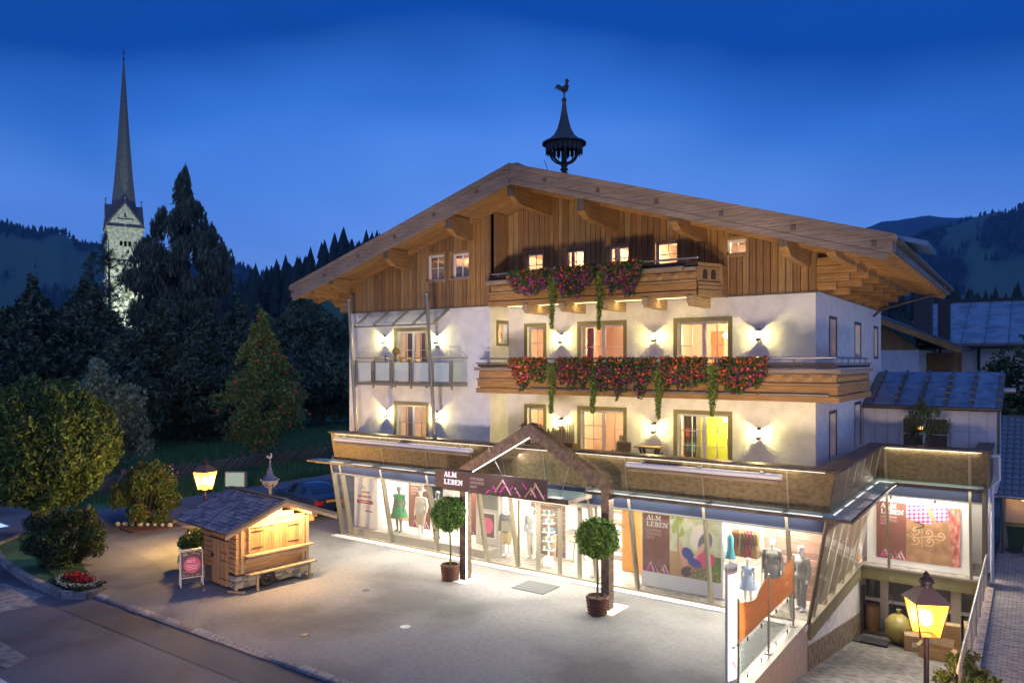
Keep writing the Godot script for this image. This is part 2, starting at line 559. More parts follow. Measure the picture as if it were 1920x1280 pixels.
func ground() -> void:
	# forecourt asphalt, in pieces round the ramp
	struct("forecourt_ground", sheet(-31.0, -0.02, -14.0, 9.5, 0.0), M.asphalt)
	var rd := MB.new()
	rd.quad(Vector3(-140, -0.06, 16.8), Vector3(60, -0.06, 16.8), Vector3(60, -0.06, 9.5), Vector3(-140, -0.06, 9.5))
	struct("road", rd, M.road)
	struct("road_gutter_lane", sheet(-18.6, 30, 9.5, 10.75, -0.052), M.lane)
	struct("far_pavement_ground", sheet(-140, 60, 16.8, 40.0, 0.02), M.pavement)
	struct("side_street_road", flat_poly([[-31.2, -60], [-24.6, -60], [-24.9, 3.0], [-25.6, 4.3], [-27.2, 4.25], [-29.9, 4.8], [-30.1, 7.0], [-32.3, 6.9], [-60, 9.0], [-60, 6.5], [-32.6, 4.75], [-31.2, 2.0]], 0.006, 0.05), M.pavement)
	struct("pavement", flat_poly([[-26.6, 5.75], [-20.7, 6.5], [-18.0, 7.3], [-18.1, 8.85], [-20.2, 9.0], [-23.5, 7.9]], 0.008, 0.05), M.pavement)
	# tarmac repairs and covers in the road
	var pt := MB.new()
	for p in [[[-22.0, 10.62], [-19.6, 10.4], [-19.4, 10.9], [-18.8, 10.95], [-19.0, 11.9], [-22, 12.4]], [[-17.0, 12.75], [-14.8, 12.85], [-14.5, 13.4], [-17.0, 13.6]]]:
		var q := flat_poly(p, -0.05, 0.008)
		pt.v.append_array(q.v); pt.n.append_array(q.n); pt.uv.append_array(q.uv)
		for i in q.ix:
			pt.ix.append(i + pt.v.size() - q.v.size())
	struct("road_repair_surface", pt, M.concrete)
	struct("edge_line_marking", sheet(-40, -9, 13.72, 13.84, -0.054), mat(lin(0.6, 0.6, 0.58), 0.7))
	# kerb: a row of worn granite stones, each its own
	var kerb := struct("kerb", MB.new().bb(-18.2, 26, -0.3, -0.02, 9.44, 9.64), M.stone)
	var variants := [M.stone]
	for k in 3:
		var m: StandardMaterial3D = M.stone.duplicate()
		var s: float = [0.8, 1.1, 1.25][k]
		m.albedo_color = lin(0.30 * s, 0.28 * s, 0.262 * s)
		variants.append(m)
	var x := -18.2
	while x < 12:
		var l := rng.randf_range(0.5, 0.72)
		var j := rng.randf_range(-0.012, 0.012)
		part(kerb, "kerb_stone", MB.new().cbox(x + 0.012, x + l - 0.012, -0.1, 0.015 + j, 9.42 + j, 9.66 + j, 0.02), variants[rng.randi() % 4])
		x += l
	# the planted island at the corner
	var isl := [[-28.6, 7.2], [-27.2, 9.0], [-24.4, 9.7], [-21.7, 10.1], [-18.9, 10.25], [-18.25, 9.85], [-18.6, 9.15], [-20.3, 9.0], [-23.8, 7.7], [-27.2, 6.6]]
	struct("verge_ground", flat_poly(isl, 0.07, 0.3), M.grass_ground)
	var isl_kerb := struct("island_kerb", MB.new().bb(-24, -23.9, -0.2, -0.1, 8.9, 9.0), M.stone)
	for i in 6:
		var a := Vector3(isl[i][0], 0.03, isl[i][1]); var b := Vector3(isl[i + 1][0], 0.03, isl[i + 1][1])
		var count := int(ceil(a.distance_to(b) / 0.75))
		for c in count:
			var s := a.lerp(b, float(c) / count + 0.006); var e := a.lerp(b, float(c + 1) / count - 0.006)
			part(isl_kerb, "kerb_stone", MB.new().bar(s, e, 0.17, 0.26 + rng.randf_range(-0.01, 0.01)), variants[rng.randi() % 4])
	# meadow
	struct("meadow_ground", flat_poly([[-31.2, -60], [-31.2, 2.0], [-32.6, 4.75], [-60, 6.5], [-140, 9.4], [-140, -130], [60, -130], [60, -60]], -0.03, 0.05), M.grass_ground)
	struct("yard_ground", sheet(-25.0, 30, -62, -13.9, -0.012), M.asphalt)
	# ramp down to the basement doors
	var rp := MB.new()
	for zz in [[7.45, -7.1]]:
		rp.quad(Vector3(-0.02, ramp_y(zz[0]), zz[0]), Vector3(3.55, ramp_y(zz[0]), zz[0]), Vector3(3.55, ramp_y(zz[1]), zz[1]), Vector3(-0.02, ramp_y(zz[1]), zz[1]))
	rp.quad(Vector3(-0.02, -2.4, -7.1), Vector3(3.55, -2.4, -7.1), Vector3(3.55, -2.4, -8.0), Vector3(-0.02, -2.4, -8.0))
	rp.quad(Vector3(-0.02, 0, 9.5), Vector3(3.55, 0, 9.5), Vector3(3.55, 0, 7.45), Vector3(-0.02, 0, 7.45))
	struct("ramp_ground", rp, M.concrete)
	# brick-paved path beside the shop
	struct("paved_path_ground", sheet(3.5, 12, -14, 9.5, -0.03), mat(lin(0.10, 0.085, 0.075), 0.9))
	var mm := MultiMesh.new()
	mm.transform_format = MultiMesh.TRANSFORM_3D
	mm.use_colors = true
	mm.mesh = MB.new().cbox(-0.095, 0.095, -0.05, 0.0, -0.055, 0.055, 0.012).mesh()
	var list := []
	var row := 0
	var z := -13.6
	while z < 5.0:
		var px := 3.9 + (0.1 if row % 2 else 0.0)
		while px < 7.4:
			list.append(Vector3(px + rng.randf_range(-0.004, 0.004), rng.randf_range(-0.004, 0.004), z + 0.018 * sin(px * 31.4)))
			px += 0.205
		z += 0.122
		row += 1
	mm.instance_count = list.size()
	for i in list.size():
		mm.set_instance_transform(i, Transform3D(Basis(Vector3.UP, rng.randf_range(-0.03, 0.03)), list[i]))
		var s := rng.randf_range(0.75, 1.15)
		mm.set_instance_color(i, Color(0.34 * s, 0.285 * s, 0.25 * s))
	var pm := mat(Color.WHITE, 0.85)
	pm.vertex_color_use_as_albedo = true
	var pi := MultiMeshInstance3D.new()
	pi.name = "path_pavers"
	pi.multimesh = mm
	pi.material_override = pm
	add_child(pi)
	stuffed(pi)

const AX0 := -18.28
const AX1 := -11.04
const BX1 := -0.22
const AZ := -0.6
const BZ := -1.75
const BACK := -12.9
const RIDGE := -9.1

func roof_y(x: float) -> float:
	return 13.42 - 0.303 * absf(x - RIDGE)

# a casement window or french door set back in its opening, facing +z (or +x): frame, glass panes, glazing bars
func window(house: Node3D, x0: float, x1: float, y0: float, y1: float, at: float, leaves: int, rows: int, cols: int, along_x := true, sill := true) -> void:
	var T := wall_T(at, along_x)
	var t := 0.075
	var fr := MB.new(); fr.T = T
	fr.bb(x0, x0 + t, y0, y1, -0.07, 0.0).bb(x1 - t, x1, y0, y1, -0.07, 0.0).bb(x0 + t, x1 - t, y1 - t, y1, -0.07, 0.0).bb(x0 + t, x1 - t, y0, y0 + t, -0.07, 0.0)
	var w := (x1 - x0 - 2 * t) / leaves
	for k in range(1, leaves):
		var c := x0 + t + w * k
		fr.bb(c - 0.06, c + 0.06, y0 + t, y1 - t, -0.068, 0.006)
	var win := part(house, "window", fr, M.white)
	for k in leaves:
		var a := x0 + t + w * k + (0.06 if k > 0 else 0.0)
		var b := x0 + t + w * (k + 1) - (0.06 if k < leaves - 1 else 0.0)
		var gb := MB.new(); gb.T = T
		for c in range(1, cols):
			var cx := a + (b - a) * c / cols
			gb.bb(cx - 0.012, cx + 0.012, y0 + t, y1 - t, -0.05, -0.018)
		for r in range(1, rows):
			var cy := y0 + t + (y1 - y0 - 2 * t) * r / rows
			gb.bb(a, b, cy - 0.012, cy + 0.012, -0.048, -0.020)
		if gb.v.size() > 0:
			part(win, "glazing_bar", gb, M.white)
		for c in cols:
			for r in rows:
				var pa := a + (b - a) * c / cols + 0.013; var pb := a + (b - a) * (c + 1) / cols - 0.013
				var qa := y0 + t + (y1 - y0 - 2 * t) * r / rows + 0.013; var qb := y0 + t + (y1 - y0 - 2 * t) * (r + 1) / rows - 0.013
				var pn := MB.new(); pn.T = T
				part(win, "pane", pn.quad(Vector3(pa, qa, -0.034), Vector3(pb, qa, -0.034), Vector3(pb, qb, -0.034), Vector3(pa, qb, -0.034)), M.pane)
	if sill:
		var sl := MB.new(); sl.T = T
		part(win, "sill", sl.bb(x0 - 0.02, x1 + 0.02, y0 - 0.03, y0 - 0.002, -0.05, 0.17), M.white)

# the painted band round an opening
func surround(house: Node3D, x0: float, x1: float, y0: float, y1: float, at: float, along_x := true, m: Material = null, w := 0.13) -> void:
	var mb := MB.new(); mb.T = wall_T(at, along_x)
	mb.bb(x0 - w, x0, y0 - w * 0.6, y1 + w, -0.01, 0.012).bb(x1, x1 + w, y0 - w * 0.6, y1 + w, -0.01, 0.012).bb(x0, x1, y1, y1 + w, -0.01, 0.012)
	if y0 > 6.9 or y0 > 4.2 and y0 < 5:
		mb.bb(x0, x1, y0 - w * 0.6, y0, -0.01, 0.012)
	part(house, "painted_surround", mb, m if m else M.olive)

func house() -> void:
	var h := thing("guest_house", "large white alpine house with timber gable, balconies and lit windows", "house")
	# openings [x0, x1, y0, y1] inside the painted bands
	var d2 := 8.28; var d1 := 5.36
	var oa := [[-15.62, -14.1, 6.1, 8.2], [-15.62, -14.06, 3.35, 5.34]]
	var ob := [[-10.2, -9.5, 7.1, d2], [-7.97, -6.33, 6.1, d2], [-4.42, -2.77, 6.1, d2], [-10.2, -9.5, 4.2, d1], [-7.97, -6.33, 3.35, d1], [-4.42, -2.77, 3.35, d1]]
	var ga := [[-14.02, -13.13, 10.07, 11.05], [-12.8, -11.95, 10.1, 11.02]]
	var gb := [[-10.25, -9.5, 10.1, 10.95], [-8.58, -7.82, 10.1, 10.93], [-6.9, -6.12, 10.1, 10.9], [-5.15, -4.4, 10.1, 10.88], [-2.82, -2.2, 10.28, 10.75]]
	var w := MB.new()
	wall(w, AX0, AX1, 3.06, 9.05, AZ, 0.3, oa)
	wall(w, AX1 + 0.002, BX1, 3.06, 9.05, BZ, 0.3, ob)
	part(h, "wall", w, M.plaster)
	var sw := MB.new()
	# right side wall: a = -z
	var side_holes := [[3.55, 4.45, 7.2, 8.33], [7.5, 8.5, 7.2, 8.33], [11.3, 12.1, 7.2, 8.33], [3.55, 4.45, 4.1, 5.4], [7.5, 8.5, 4.1, 5.5]]
	wall(sw, -BZ + 0.3, -BACK, 3.06, 9.05, BX1, 0.3, side_holes, false)
	part(h, "wall", sw, M.plaster)
	var rw := MB.new()
	wall(rw, -AZ + 0.3, -BZ + 0.3, 3.06, 9.05, AX1, 0.28, [[1.12, 1.7, 7.68, 8.4]], false)
	part(h, "wall", rw, M.plaster)
	var ow := MB.new()
	ow.bb(AX0, AX0 + 0.3, -0.2, 10.15, BACK, AZ - 0.302)
	ow.bb(AX0 + 0.3, BX1 - 0.302, -0.2, 9.9, BACK - 0.3, BACK)
	part(h, "wall", ow, M.plaster)
	for o in oa:
		surround(h, o[0], o[1], o[2], o[3], AZ)
	for o in ob:
		surround(h, o[0], o[1], o[2], o[3], BZ)
	for o in side_holes:
		surround(h, o[0], o[1], o[2], o[3], BX1, false, M.bronze_metal, 0.1)
	surround(h, 1.12, 1.7, 7.68, 8.4, AX1, false)
	# windows
	for o in oa:
		window(h, o[0], o[1], o[2], o[3], AZ - 0.16, 2, 3, 2)
	for o in ob:
		window(h, o[0], o[1], o[2], o[3], BZ - 0.16, 2 if o[1] - o[0] > 1 else 1, 4 if o[1] - o[0] > 1 and o[2] < 4 else 3 if o[1] - o[0] > 1 else 2, 2)
	for o in side_holes:
		window(h, o[0], o[1], o[2], o[3], BX1 - 0.18, 1, 1, 1, false)
	window(h, 1.12, 1.7, 7.68, 8.4, AX1 - 0.16, 1, 1, 1, false)
	for o in ga:
		window(h, o[0], o[1], o[2], o[3], AZ - 0.1, 1, 2, 2)
	for o in gb:
		window(h, o[0], o[1], o[2], o[3], BZ - 0.1, 1, 2, 2)
	# rooms behind: floors, partitions, a back wall
	var sl := MB.new()
	for y in [3.2, 6.0, 8.98]:
		sl.bb(AX0 + 0.3, AX1 - 0.28, y - 0.22, y + 0.1, -5.2, AZ - 0.3)
		sl.bb(AX1 - 0.28, BX1 - 0.3, y - 0.22, y + 0.1, -5.2, BZ - 0.3)
	part(h, "floor_slab", sl, M.beam_x)
	var rooms := MB.new()
	rooms.bb(AX0 + 0.3, BX1 - 0.3, 3.3, 10.1, -5.35, -5.2).bb(-15.2, -3.0, 10.1, 11.1, -5.35, -5.2)
	for x in [-11.5, -8.95, -5.4]:
		rooms.bb(x, x + 0.12, 3.3, 5.78, -5.2, BZ - 0.3)
		rooms.bb(x, x + 0.12, 6.1, 8.76, -5.2, BZ - 0.3)
	for x in [-13.0, -11.3, -9.1, -7.45, -5.7, -3.7]:
		rooms.bb(x, x + 0.12, 9.08, 11.1, -5.2, BZ - 0.3)
	rooms.bb(-15.2, -3.0, 11.1, 11.2, -5.2, BZ - 0.35)
	part(h, "inner_wall", rooms, M.room)
	var warm := lin(1.0, 0.66, 0.36)
	for r in [[-9.85, 7.9, 0.55], [-7.15, 7.9, 1.4], [-3.6, 7.9, 1.6], [-14.85, 7.9, 1.2], [-9.85, 5.1, 0.9], [-7.15, 5.1, 1.3], [-3.6, 5.1, 1.8], [-14.85, 5.1, 1.4], [-13.6, 10.9, 1.3], [-12.3, 10.9, 1.0], [-9.9, 10.9, 0.8], [-8.2, 10.9, 0.8], [-6.5, 10.9, 1.0], [-4.75, 10.75, 1.0], [-2.6, 10.85, 1.3]]:
		var at := Vector3(r[0] + 0.12, r[1], -3.6)
		if r[0] == -4.75 or r[0] == -2.6:
			at = Vector3(r[0] + 0.15, r[1] - (0.2 if r[0] == -4.75 else 0.0), -2.6)
		part(h, "room_lamp", MB.new().ball(at, Vector3(0.1, 0.1, 0.1)), glow(lin(1, 0.75, 0.45), 5.0))
		omni(h, at, warm, r[2] * 5.0, 0.09)
	house_roof(h, ga, gb)
	top_balcony(h)
	main_balcony(h)
	glass_balcony()

func house_roof(h: Node3D, ga: Array, gb: Array) -> void:
	# gable cladding: upright boards, cut round the windows
	for g in [[AX0 - 0.02, AX1 + 0.03, AZ, ga], [AX1 + 0.03, BX1 + 0.02, BZ, gb]]:
		var z: float = g[2]
		var bk := MB.new()
		var xs := []
		var fixed := [g[0], g[1]]
		for o in g[3]:
			fixed.append_array([o[0] - 0.08, o[1] + 0.08])
		fixed.sort()
		for i in fixed.size() - 1:
			var span: float = fixed[i + 1] - fixed[i]
			var count := maxi(1, int(round(span / 0.21)))
			for c in count:
				xs.append([fixed[i] + span * c / count, fixed[i] + span * (c + 1) / count])
		for s in xs:
			var cuts := [9.05]
			for o in g[3]:
				if (s[0] + s[1]) / 2 > o[0] - 0.08 and (s[0] + s[1]) / 2 < o[1] + 0.08:
					cuts.append_array([o[2] - 0.08, o[3] + 0.08])
			cuts.append(99.0)
			var lift := rng.randf_range(0.0, 0.014)
			var mt: Material = M[["gable_y", "gable_b_y", "gable_b_y", "gable_c_y"][rng.randi() % 4]]
			for c in range(0, cuts.size(), 2):
				var t0: float = minf(cuts[c + 1], roof_y(s[0]) - 0.44); var t1: float = minf(cuts[c + 1], roof_y(s[1]) - 0.44)
				var gap := 0.011
				bk.hexa([Vector3(s[0], cuts[c], z - 0.03), Vector3(s[1], cuts[c], z - 0.03), Vector3(s[1], cuts[c], z - 0.2), Vector3(s[0], cuts[c], z - 0.2), Vector3(s[0], t0, z - 0.03), Vector3(s[1], t1, z - 0.03), Vector3(s[1], t1, z - 0.2), Vector3(s[0], t0, z - 0.2)])
				part(h, "gable_board", MB.new().hexa([Vector3(s[0] + gap, cuts[c], z + 0.03 + lift), Vector3(s[1] - gap, cuts[c], z + 0.03 + lift), Vector3(s[1] - gap, cuts[c], z - 0.02), Vector3(s[0] + gap, cuts[c], z - 0.02), Vector3(s[0] + gap, t0, z + 0.03 + lift), Vector3(s[1] - gap, t1, z + 0.03 + lift), Vector3(s[1] - gap, t1, z - 0.02), Vector3(s[0] + gap, t0, z - 0.02)]), mt)
		for o in g[3]:
			var mb := MB.new()
			var e := 0.08
			mb.bb(o[0] - e, o[0], o[2] - e, o[3] + e, z - 0.12, z + 0.065).bb(o[1], o[1] + e, o[2] - e, o[3] + e, z - 0.12, z + 0.065).bb(o[0], o[1], o[3], o[3] + e, z - 0.12, z + 0.065).bb(o[0], o[1], o[2] - e, o[2], z - 0.12, z + 0.085)
			part(h, "window_casing", mb, M.gable_c_y)
		part(h, "gable_backing", bk, M.dark_y)
	# side cladding strips above the plaster, left hidden side needs none; the right side and the little return do
	for k in 40:
		var z0 := BZ - 0.03 - k * 0.28
		part(h, "gable_board", MB.new().bb(BX1 - 0.05, BX1 + 0.03 + rng.randf_range(0, 0.012), 9.05, 10.35, z0 - 0.272, z0), M[["gable_y", "gable_b_y", "gable_c_y"][k % 3]])
	for k in 5:
		var z0 := AZ - 0.022 - k * 0.225
		part(h, "gable_board", MB.new().bb(AX1 - 0.05, AX1 + 0.03 + 0.008 * (k % 2), 9.05, roof_y(AX1) - 0.44, z0 - 0.224, z0), M[["gable_y", "gable_c_y"][k % 2]])
	part(h, "drip_board", MB.new().bb(AX0 - 0.03, AX1 + 0.05, 9.0, 9.05, AZ - 0.02, AZ + 0.07).bb(AX1 + 0.05, BX1 + 0.06, 9.0, 9.05, BZ - 0.02, BZ + 0.07), M.grey_x)
	# roof: two slopes with a thickness, standing on soffit boards
	var L := -20.15; var R := 2.2; var F := 0.86; var B := -13.2
	var rf := MB.new()
	for s in [[L, RIDGE], [RIDGE, R]]:
		var a: float = s[0]; var b: float = s[1]
		rf.hexa([Vector3(a, roof_y(a) - 0.36, F - 0.02), Vector3(b, roof_y(b) - 0.36, F - 0.02), Vector3(b, roof_y(b) - 0.36, B), Vector3(a, roof_y(a) - 0.36, B), Vector3(a, roof_y(a) + 0.02, F - 0.02), Vector3(b, roof_y(b) + 0.02, F - 0.02), Vector3(b, roof_y(b) + 0.02, B), Vector3(a, roof_y(a) + 0.02, B)])
	var roof := part(h, "roof", rf, M.roof_metal)
	part(roof, "ridge_cap", MB.new().bar(Vector3(RIDGE, 13.46, F), Vector3(RIDGE, 13.46, B), 0.5, 0.06), M.roof_metal)
	# raised solar field on the far slope edge, a low metal rim seen over the barge
	for k in 6:
		var xa := -6.3 + k * 1.52
		part(roof, "roof_panel", MB.new().hexa([Vector3(xa, roof_y(xa) + 0.05, -0.1), Vector3(xa + 1.48, roof_y(xa + 1.48) + 0.05, -0.1), Vector3(xa + 1.48, roof_y(xa + 1.48) + 0.05, -2.2), Vector3(xa, roof_y(xa) + 0.05, -2.2), Vector3(xa, roof_y(xa) + 0.17, -0.1), Vector3(xa + 1.48, roof_y(xa + 1.48) + 0.17, -0.1), Vector3(xa + 1.48, roof_y(xa + 1.48) + 0.17, -2.2), Vector3(xa, roof_y(xa) + 0.17, -2.2)]), mat(lin(0.12, 0.2, 0.28), 0.25, 0.6))
	# soffit boards along the slope
	for side in [[L + 0.04, RIDGE], [RIDGE, R - 0.04]]:
		var z := F - 0.08
		var k := 0
		while z > B + 0.3:
			var x0: float = side[0]; var x1: float = side[1]
			if z < BZ - 0.1:
				if x1 > 0:
					x0 = BX1 - 0.3
				else:
					x1 = AX0 + 0.3
			var q := [[x0, roof_y(x0)], [x1, roof_y(x1)]]
			var m: Material = M[["soffit_x", "beam_x", "gable_c_x"][k % 3]]
			part(h, "soffit_board", MB.new().hexa([Vector3(x0, roof_y(x0) - 0.41 - 0.008 * (k % 2), z), Vector3(x1, roof_y(x1) - 0.41 - 0.008 * (k % 2), z), Vector3(x1, roof_y(x1) - 0.41 - 0.008 * (k % 2), z - 0.232), Vector3(x0, roof_y(x0) - 0.41 - 0.008 * (k % 2), z - 0.232), Vector3(x0, roof_y(x0) - 0.365, z), Vector3(x1, roof_y(x1) - 0.365, z), Vector3(x1, roof_y(x1) - 0.365, z - 0.232), Vector3(x0, roof_y(x0) - 0.365, z - 0.232)]), m)
			z -= 0.24
			k += 1
	# rafters under the side eaves and one flying rafter behind the barge
	for k in 13:
		var z := -0.25 - k * 1.02
		for s in [[BX1 - 0.2, R - 0.1], [L + 0.1, AX0 + 0.2]]:
			if k > 3 and s[0] < -10:
				continue
			part(h, "rafter", MB.new().bar(Vector3(s[0], roof_y(s[0]) - 0.50, z), Vector3(s[1], roof_y(s[1]) - 0.50, z), 0.12, 0.17), M.beam_x)
	for s in [[L + 0.1, RIDGE], [RIDGE, R - 0.1]]:
		part(h, "rafter", MB.new().bar(Vector3(s[0], roof_y(s[0]) - 0.52, -0.42), Vector3(s[1], roof_y(s[1]) - 0.52, -0.42), 0.14, 0.2), M.beam_x)
	# barge boards: three stepped boards a side, ends cut upright, with dowels
	for s in [[L - 0.03, RIDGE + 0.01], [RIDGE - 0.01, R + 0.03]]:
		var lead: float = 1.0 if s[0] > -15 else -1.0
		for b in [[0.08, -0.10, 0.10], [-0.10, -0.42, 0.055], [-0.425, -0.60, 0.075]]:
			var ext: float = 0.0 if b[0] > 0 else 0.09
			var x0: float = s[0]; var x1: float = s[1]
			if lead > 0:
				x1 -= ext + (0.1 if b[1] < -0.5 else 0.0)
			else:
				x0 += ext + (0.1 if b[1] < -0.5 else 0.0)
			var zz: float = F + b[2]
			part(h, "barge_board", MB.new().hexa([Vector3(x0, roof_y(x0) + b[1], zz), Vector3(x1, roof_y(x1) + b[1], zz), Vector3(x1, roof_y(x1) + b[1], F - 0.015), Vector3(x0, roof_y(x0) + b[1], F - 0.015), Vector3(x0, roof_y(x0) + b[0], zz), Vector3(x1, roof_y(x1) + b[0], zz), Vector3(x1, roof_y(x1) + b[0], F - 0.015), Vector3(x0, roof_y(x0) + b[0], F - 0.015)]), M.barge_x)
	for k in 6:
		for s in [-1, 1]:
			var x: float = RIDGE + s * (1.35 + 1.9 * k)
			part(h, "dowel", MB.new().bar(Vector3(x - 0.05, roof_y(x) - 0.26, F + 0.05), Vector3(x + 0.05, roof_y(x) - 0.26, F + 0.05), 0.12, 0.11), M.grey_x)
	# purlins with shaped ends
	for p in [[-9.2, 12.25, 0.62, BZ], [-6.55, 11.45, 0.75, BZ], [-3.53, 10.8, 0.55, BZ], [-0.46, 9.8, 0.62, BZ], [0.7, 9.68, 0.5, -13.0], [-11.85, 11.45, 0.7, AZ], [-14.87, 10.62, 0.68, AZ], [-17.9, 9.87, 0.58, AZ], [-19.0, 9.62, 0.45, -9.0]]:
		var x: float = p[0]; var hh: float = p[2]
		var mb := MB.new()
		var prof := PackedVector2Array([Vector2(0.72, 0.22), Vector2(0.72, hh + 0.5), Vector2(p[3] - 0.2, hh + 0.5), Vector2(p[3] - 0.2, 0.0), Vector2(p[3] + 0.35, -0.06), Vector2(0.2, 0.0), Vector2(0.42, 0.03), Vector2(0.55, 0.13)])
		if p[3] < -5:
			prof = PackedVector2Array([Vector2(0.72, 0.12), Vector2(0.72, hh), Vector2(p[3], hh), Vector2(p[3], 0.0), Vector2(0.4, 0.0), Vector2(0.6, 0.05)])
		else:
			for q in prof.size():
				prof[q].y = minf(prof[q].y, roof_y(x) - 0.42 - p[1])
		# prism local x -> world z, local y -> world y, depth along -x
		mb.T = Transform3D(Basis(Vector3(0, 0, 1), Vector3(0, 1, 0), Vector3(-1, 0, 0)), Vector3(x + 0.11, p[1], 0))
		mb.prism(prof, 0.22)
		part(h, "purlin", mb, M.beam_z)
		part(h, "purlin_end_board", MB.new().bb(x - 0.125, x + 0.125, p[1] + 0.24, minf(p[1] + hh + 0.1, roof_y(x) - 0.45), 0.721, 0.745), M.grey_y)
	# log consoles at the corners and along the right eave
	for c in [[BX1 + 0.03, 1.0, BZ - 0.02, 0.0], [BX1 + 0.03, 1.0, -3.6, 0.0], [BX1 + 0.03, 1.0, -5.4, 0.0], [BX1 + 0.03, 1.0, -7.2, 0.0], [BX1 + 0.03, 1.0, -9.0, 0.0], [BX1 + 0.03, 1.0, -10.8, 0.0], [AX0 - 0.03, -1.0, AZ + 0.0, 0.0]]:
		for k in 4:
			var lg: float = [0.52, 0.86, 1.06, 1.12][k]
			var y0 := 9.07 + k * 0.235
			var xa: float = c[0]; var xb: float = c[0] + c[1] * lg
			part(h, "console_log", MB.new().cbox(minf(xa, xb), maxf(xa, xb), y0, y0 + 0.23, c[2] - 0.24, c[2], 0.025), M.beam_x if k % 2 else M.soffit_x)
	# gutter and downpipe along the right eave
	var gt := MB.new()
	for k in 1:
		gt.rod(Vector3(R + 0.07, roof_y(R) - 0.10, F - 0.1), Vector3(R + 0.07, roof_y(R) - 0.16, B), 0.085, 10)
	part(h, "gutter", gt, M.bronze_metal)
	var dp := MB.new()
	dp.tube(PackedVector3Array([Vector3(R + 0.07, roof_y(R) - 0.2, -10.6), Vector3(R - 0.1, roof_y(R) - 0.45, -10.6), Vector3(BX1 + 0.35, 9.0, -10.6), Vector3(BX1 + 0.08, 8.75, -10.6)]), PackedFloat32Array([0.05]), 8)
	part(h, "downpipe", dp, M.bronze_metal)
	# roof odds: antenna rods
	part(h, "antenna", MB.new().rod(Vector3(-9.0, 13.4, -1.5), Vector3(-9.3, 14.15, -1.5), 0.012, 5), M.iron)

# carved balcony front: stacked boards, rosettes and a rail; p: x0, x1 and the plane z
func balcony_front(h: Node3D, x0: float, x1: float, z: float, y: float, ros_from: float, side_z := 0.0) -> void:
	# profile bands [y0, y1, proud, material]
	var bands := [[0.0, 0.17, 0.07, "beam"], [0.20, 0.43, 0.035, "gable"], [0.435, 0.50, 0.06, "gable_c"], [0.50, 0.74, 0.0, "beam"], [0.76, 0.87, 0.12, "barge"], [0.90, 0.985, 0.03, "dark"], [1.0, 1.035, 0.08, "dark"]]
	for b in bands:
		var k := 1 + int((x1 - x0) / 4.2)
		for i in k:
			var a = x0 + (x1 - x0) * i / k + (0.0 if i else -b[2]); var c: float = x0 + (x1 - x0) * (i + 1) / k - 0.006 + (b[2] if i == k - 1 and side_z != 0.0 else 0.0)
			part(h, "balcony_board", MB.new().cbox(a, c, y + b[0], y + b[1], z - 0.07, z + b[2], 0.012), M[b[3] + "_x"])
		if side_z != 0.0:
			part(h, "balcony_board", MB.new().bb(x1 - 0.07, x1 + b[2] - 0.002, y + b[0] + 0.003, y + b[1] - 0.003, side_z, z - 0.072), M[b[3] + "_z"])
	var rm := MB.new().lathe([Vector2(0.0, 0.055), Vector2(0.05, 0.05), Vector2(0.055, 0.03), Vector2(0.10, 0.03), Vector2(0.11, 0.0)], 8).mesh()
	var x := x1 - 0.22
	while x > ros_from:
		var r := part(h, "rosette", rm, M.gable_c_x)
		r.position = Vector3(x, y + 0.62, z)
		r.rotation.x = PI / 2
		r.scale = Vector3(1.35, 1, 1)
		x -= 0.5
	if side_z != 0.0:
		var zz := z - 0.3
		while zz > side_z + 0.1:
			var r := part(h, "rosette", rm, M.gable_c_x)
			r.position = Vector3(x1, y + 0.62, zz)
			r.rotation = Vector3(PI / 2, 0, -PI / 2)
			r.basis = Basis(Vector3(0, 0, 1.3), Vector3(1, 0, 0), Vector3(0, 1, 0))
			zz -= 0.42

func main_balcony(h: Node3D) -> void:
	var x0 := -10.85; var x1 := 0.76; var z := 0.28; var y := 5.95
	part(h, "balcony_floor", MB.new().bb(x0, x1 - 0.08, y + 0.02, y + 0.16, BZ + 0.012, z - 0.08).bb(BX1 + 0.012, x1 - 0.08, y + 0.02, y + 0.16, -4.1, BZ), M.soffit_x)
	balcony_front(h, x0, x1, z, y, -0.9 - 1.6, -4.3)
	part(h, "balcony_board", MB.new().bb(x0 - 0.02, x0 + 0.05, y + 0.05, y + 0.9, BZ + 0.02, z - 0.1), M.beam_z)
	var led := glow(lin(1.0, 0.80, 0.38), 2.0)
	part(h, "light_strip", MB.new().bb(x0 + 0.3, 0.3, y - 0.012, y + 0.018, -0.9, -0.86), led)
	for k in 3:
		area(h, Vector3(x0 + 2.0 + 3.8 * k, y - 0.02, -0.88), Vector3(0, -1, -0.15).normalized(), Vector2(3.6, 0.04), lin(1.0, 0.72, 0.26), 1.7)
	# led rail under the front
	for k in 5:
		var a := x0 + 2.2 + k * 1.86
		part(h, "awning_rail", MB.new().cbox(a, a + 1.8, y + 0.165, y + 0.215, z + 0.075, z + 0.13, 0.015), M.steel)
	var rl := MB.new()
	rl.rod(Vector3(x0 + 0.02, 7.12, z - 0.02), Vector3(x1 - 0.05, 7.12, z - 0.02), 0.03, 8)
	rl.rod(Vector3(x1 - 0.05, 7.12, z - 0.02), Vector3(x1 - 0.05, 7.12, -4.3), 0.03, 8)
	var k := 0.0
	while x0 + 0.4 + k < x1:
		rl.rod(Vector3(x0 + 0.4 + k, 6.96, z - 0.02), Vector3(x0 + 0.4 + k, 7.12, z - 0.02), 0.018, 6)
		k += 1.45
	for j in 5:
		rl.rod(Vector3(x1 - 0.05, 6.96, -0.6 - 0.85 * j), Vector3(x1 - 0.05, 7.12, -0.6 - 0.85 * j), 0.018, 6)
	part(h, "handrail", rl, M.steel)

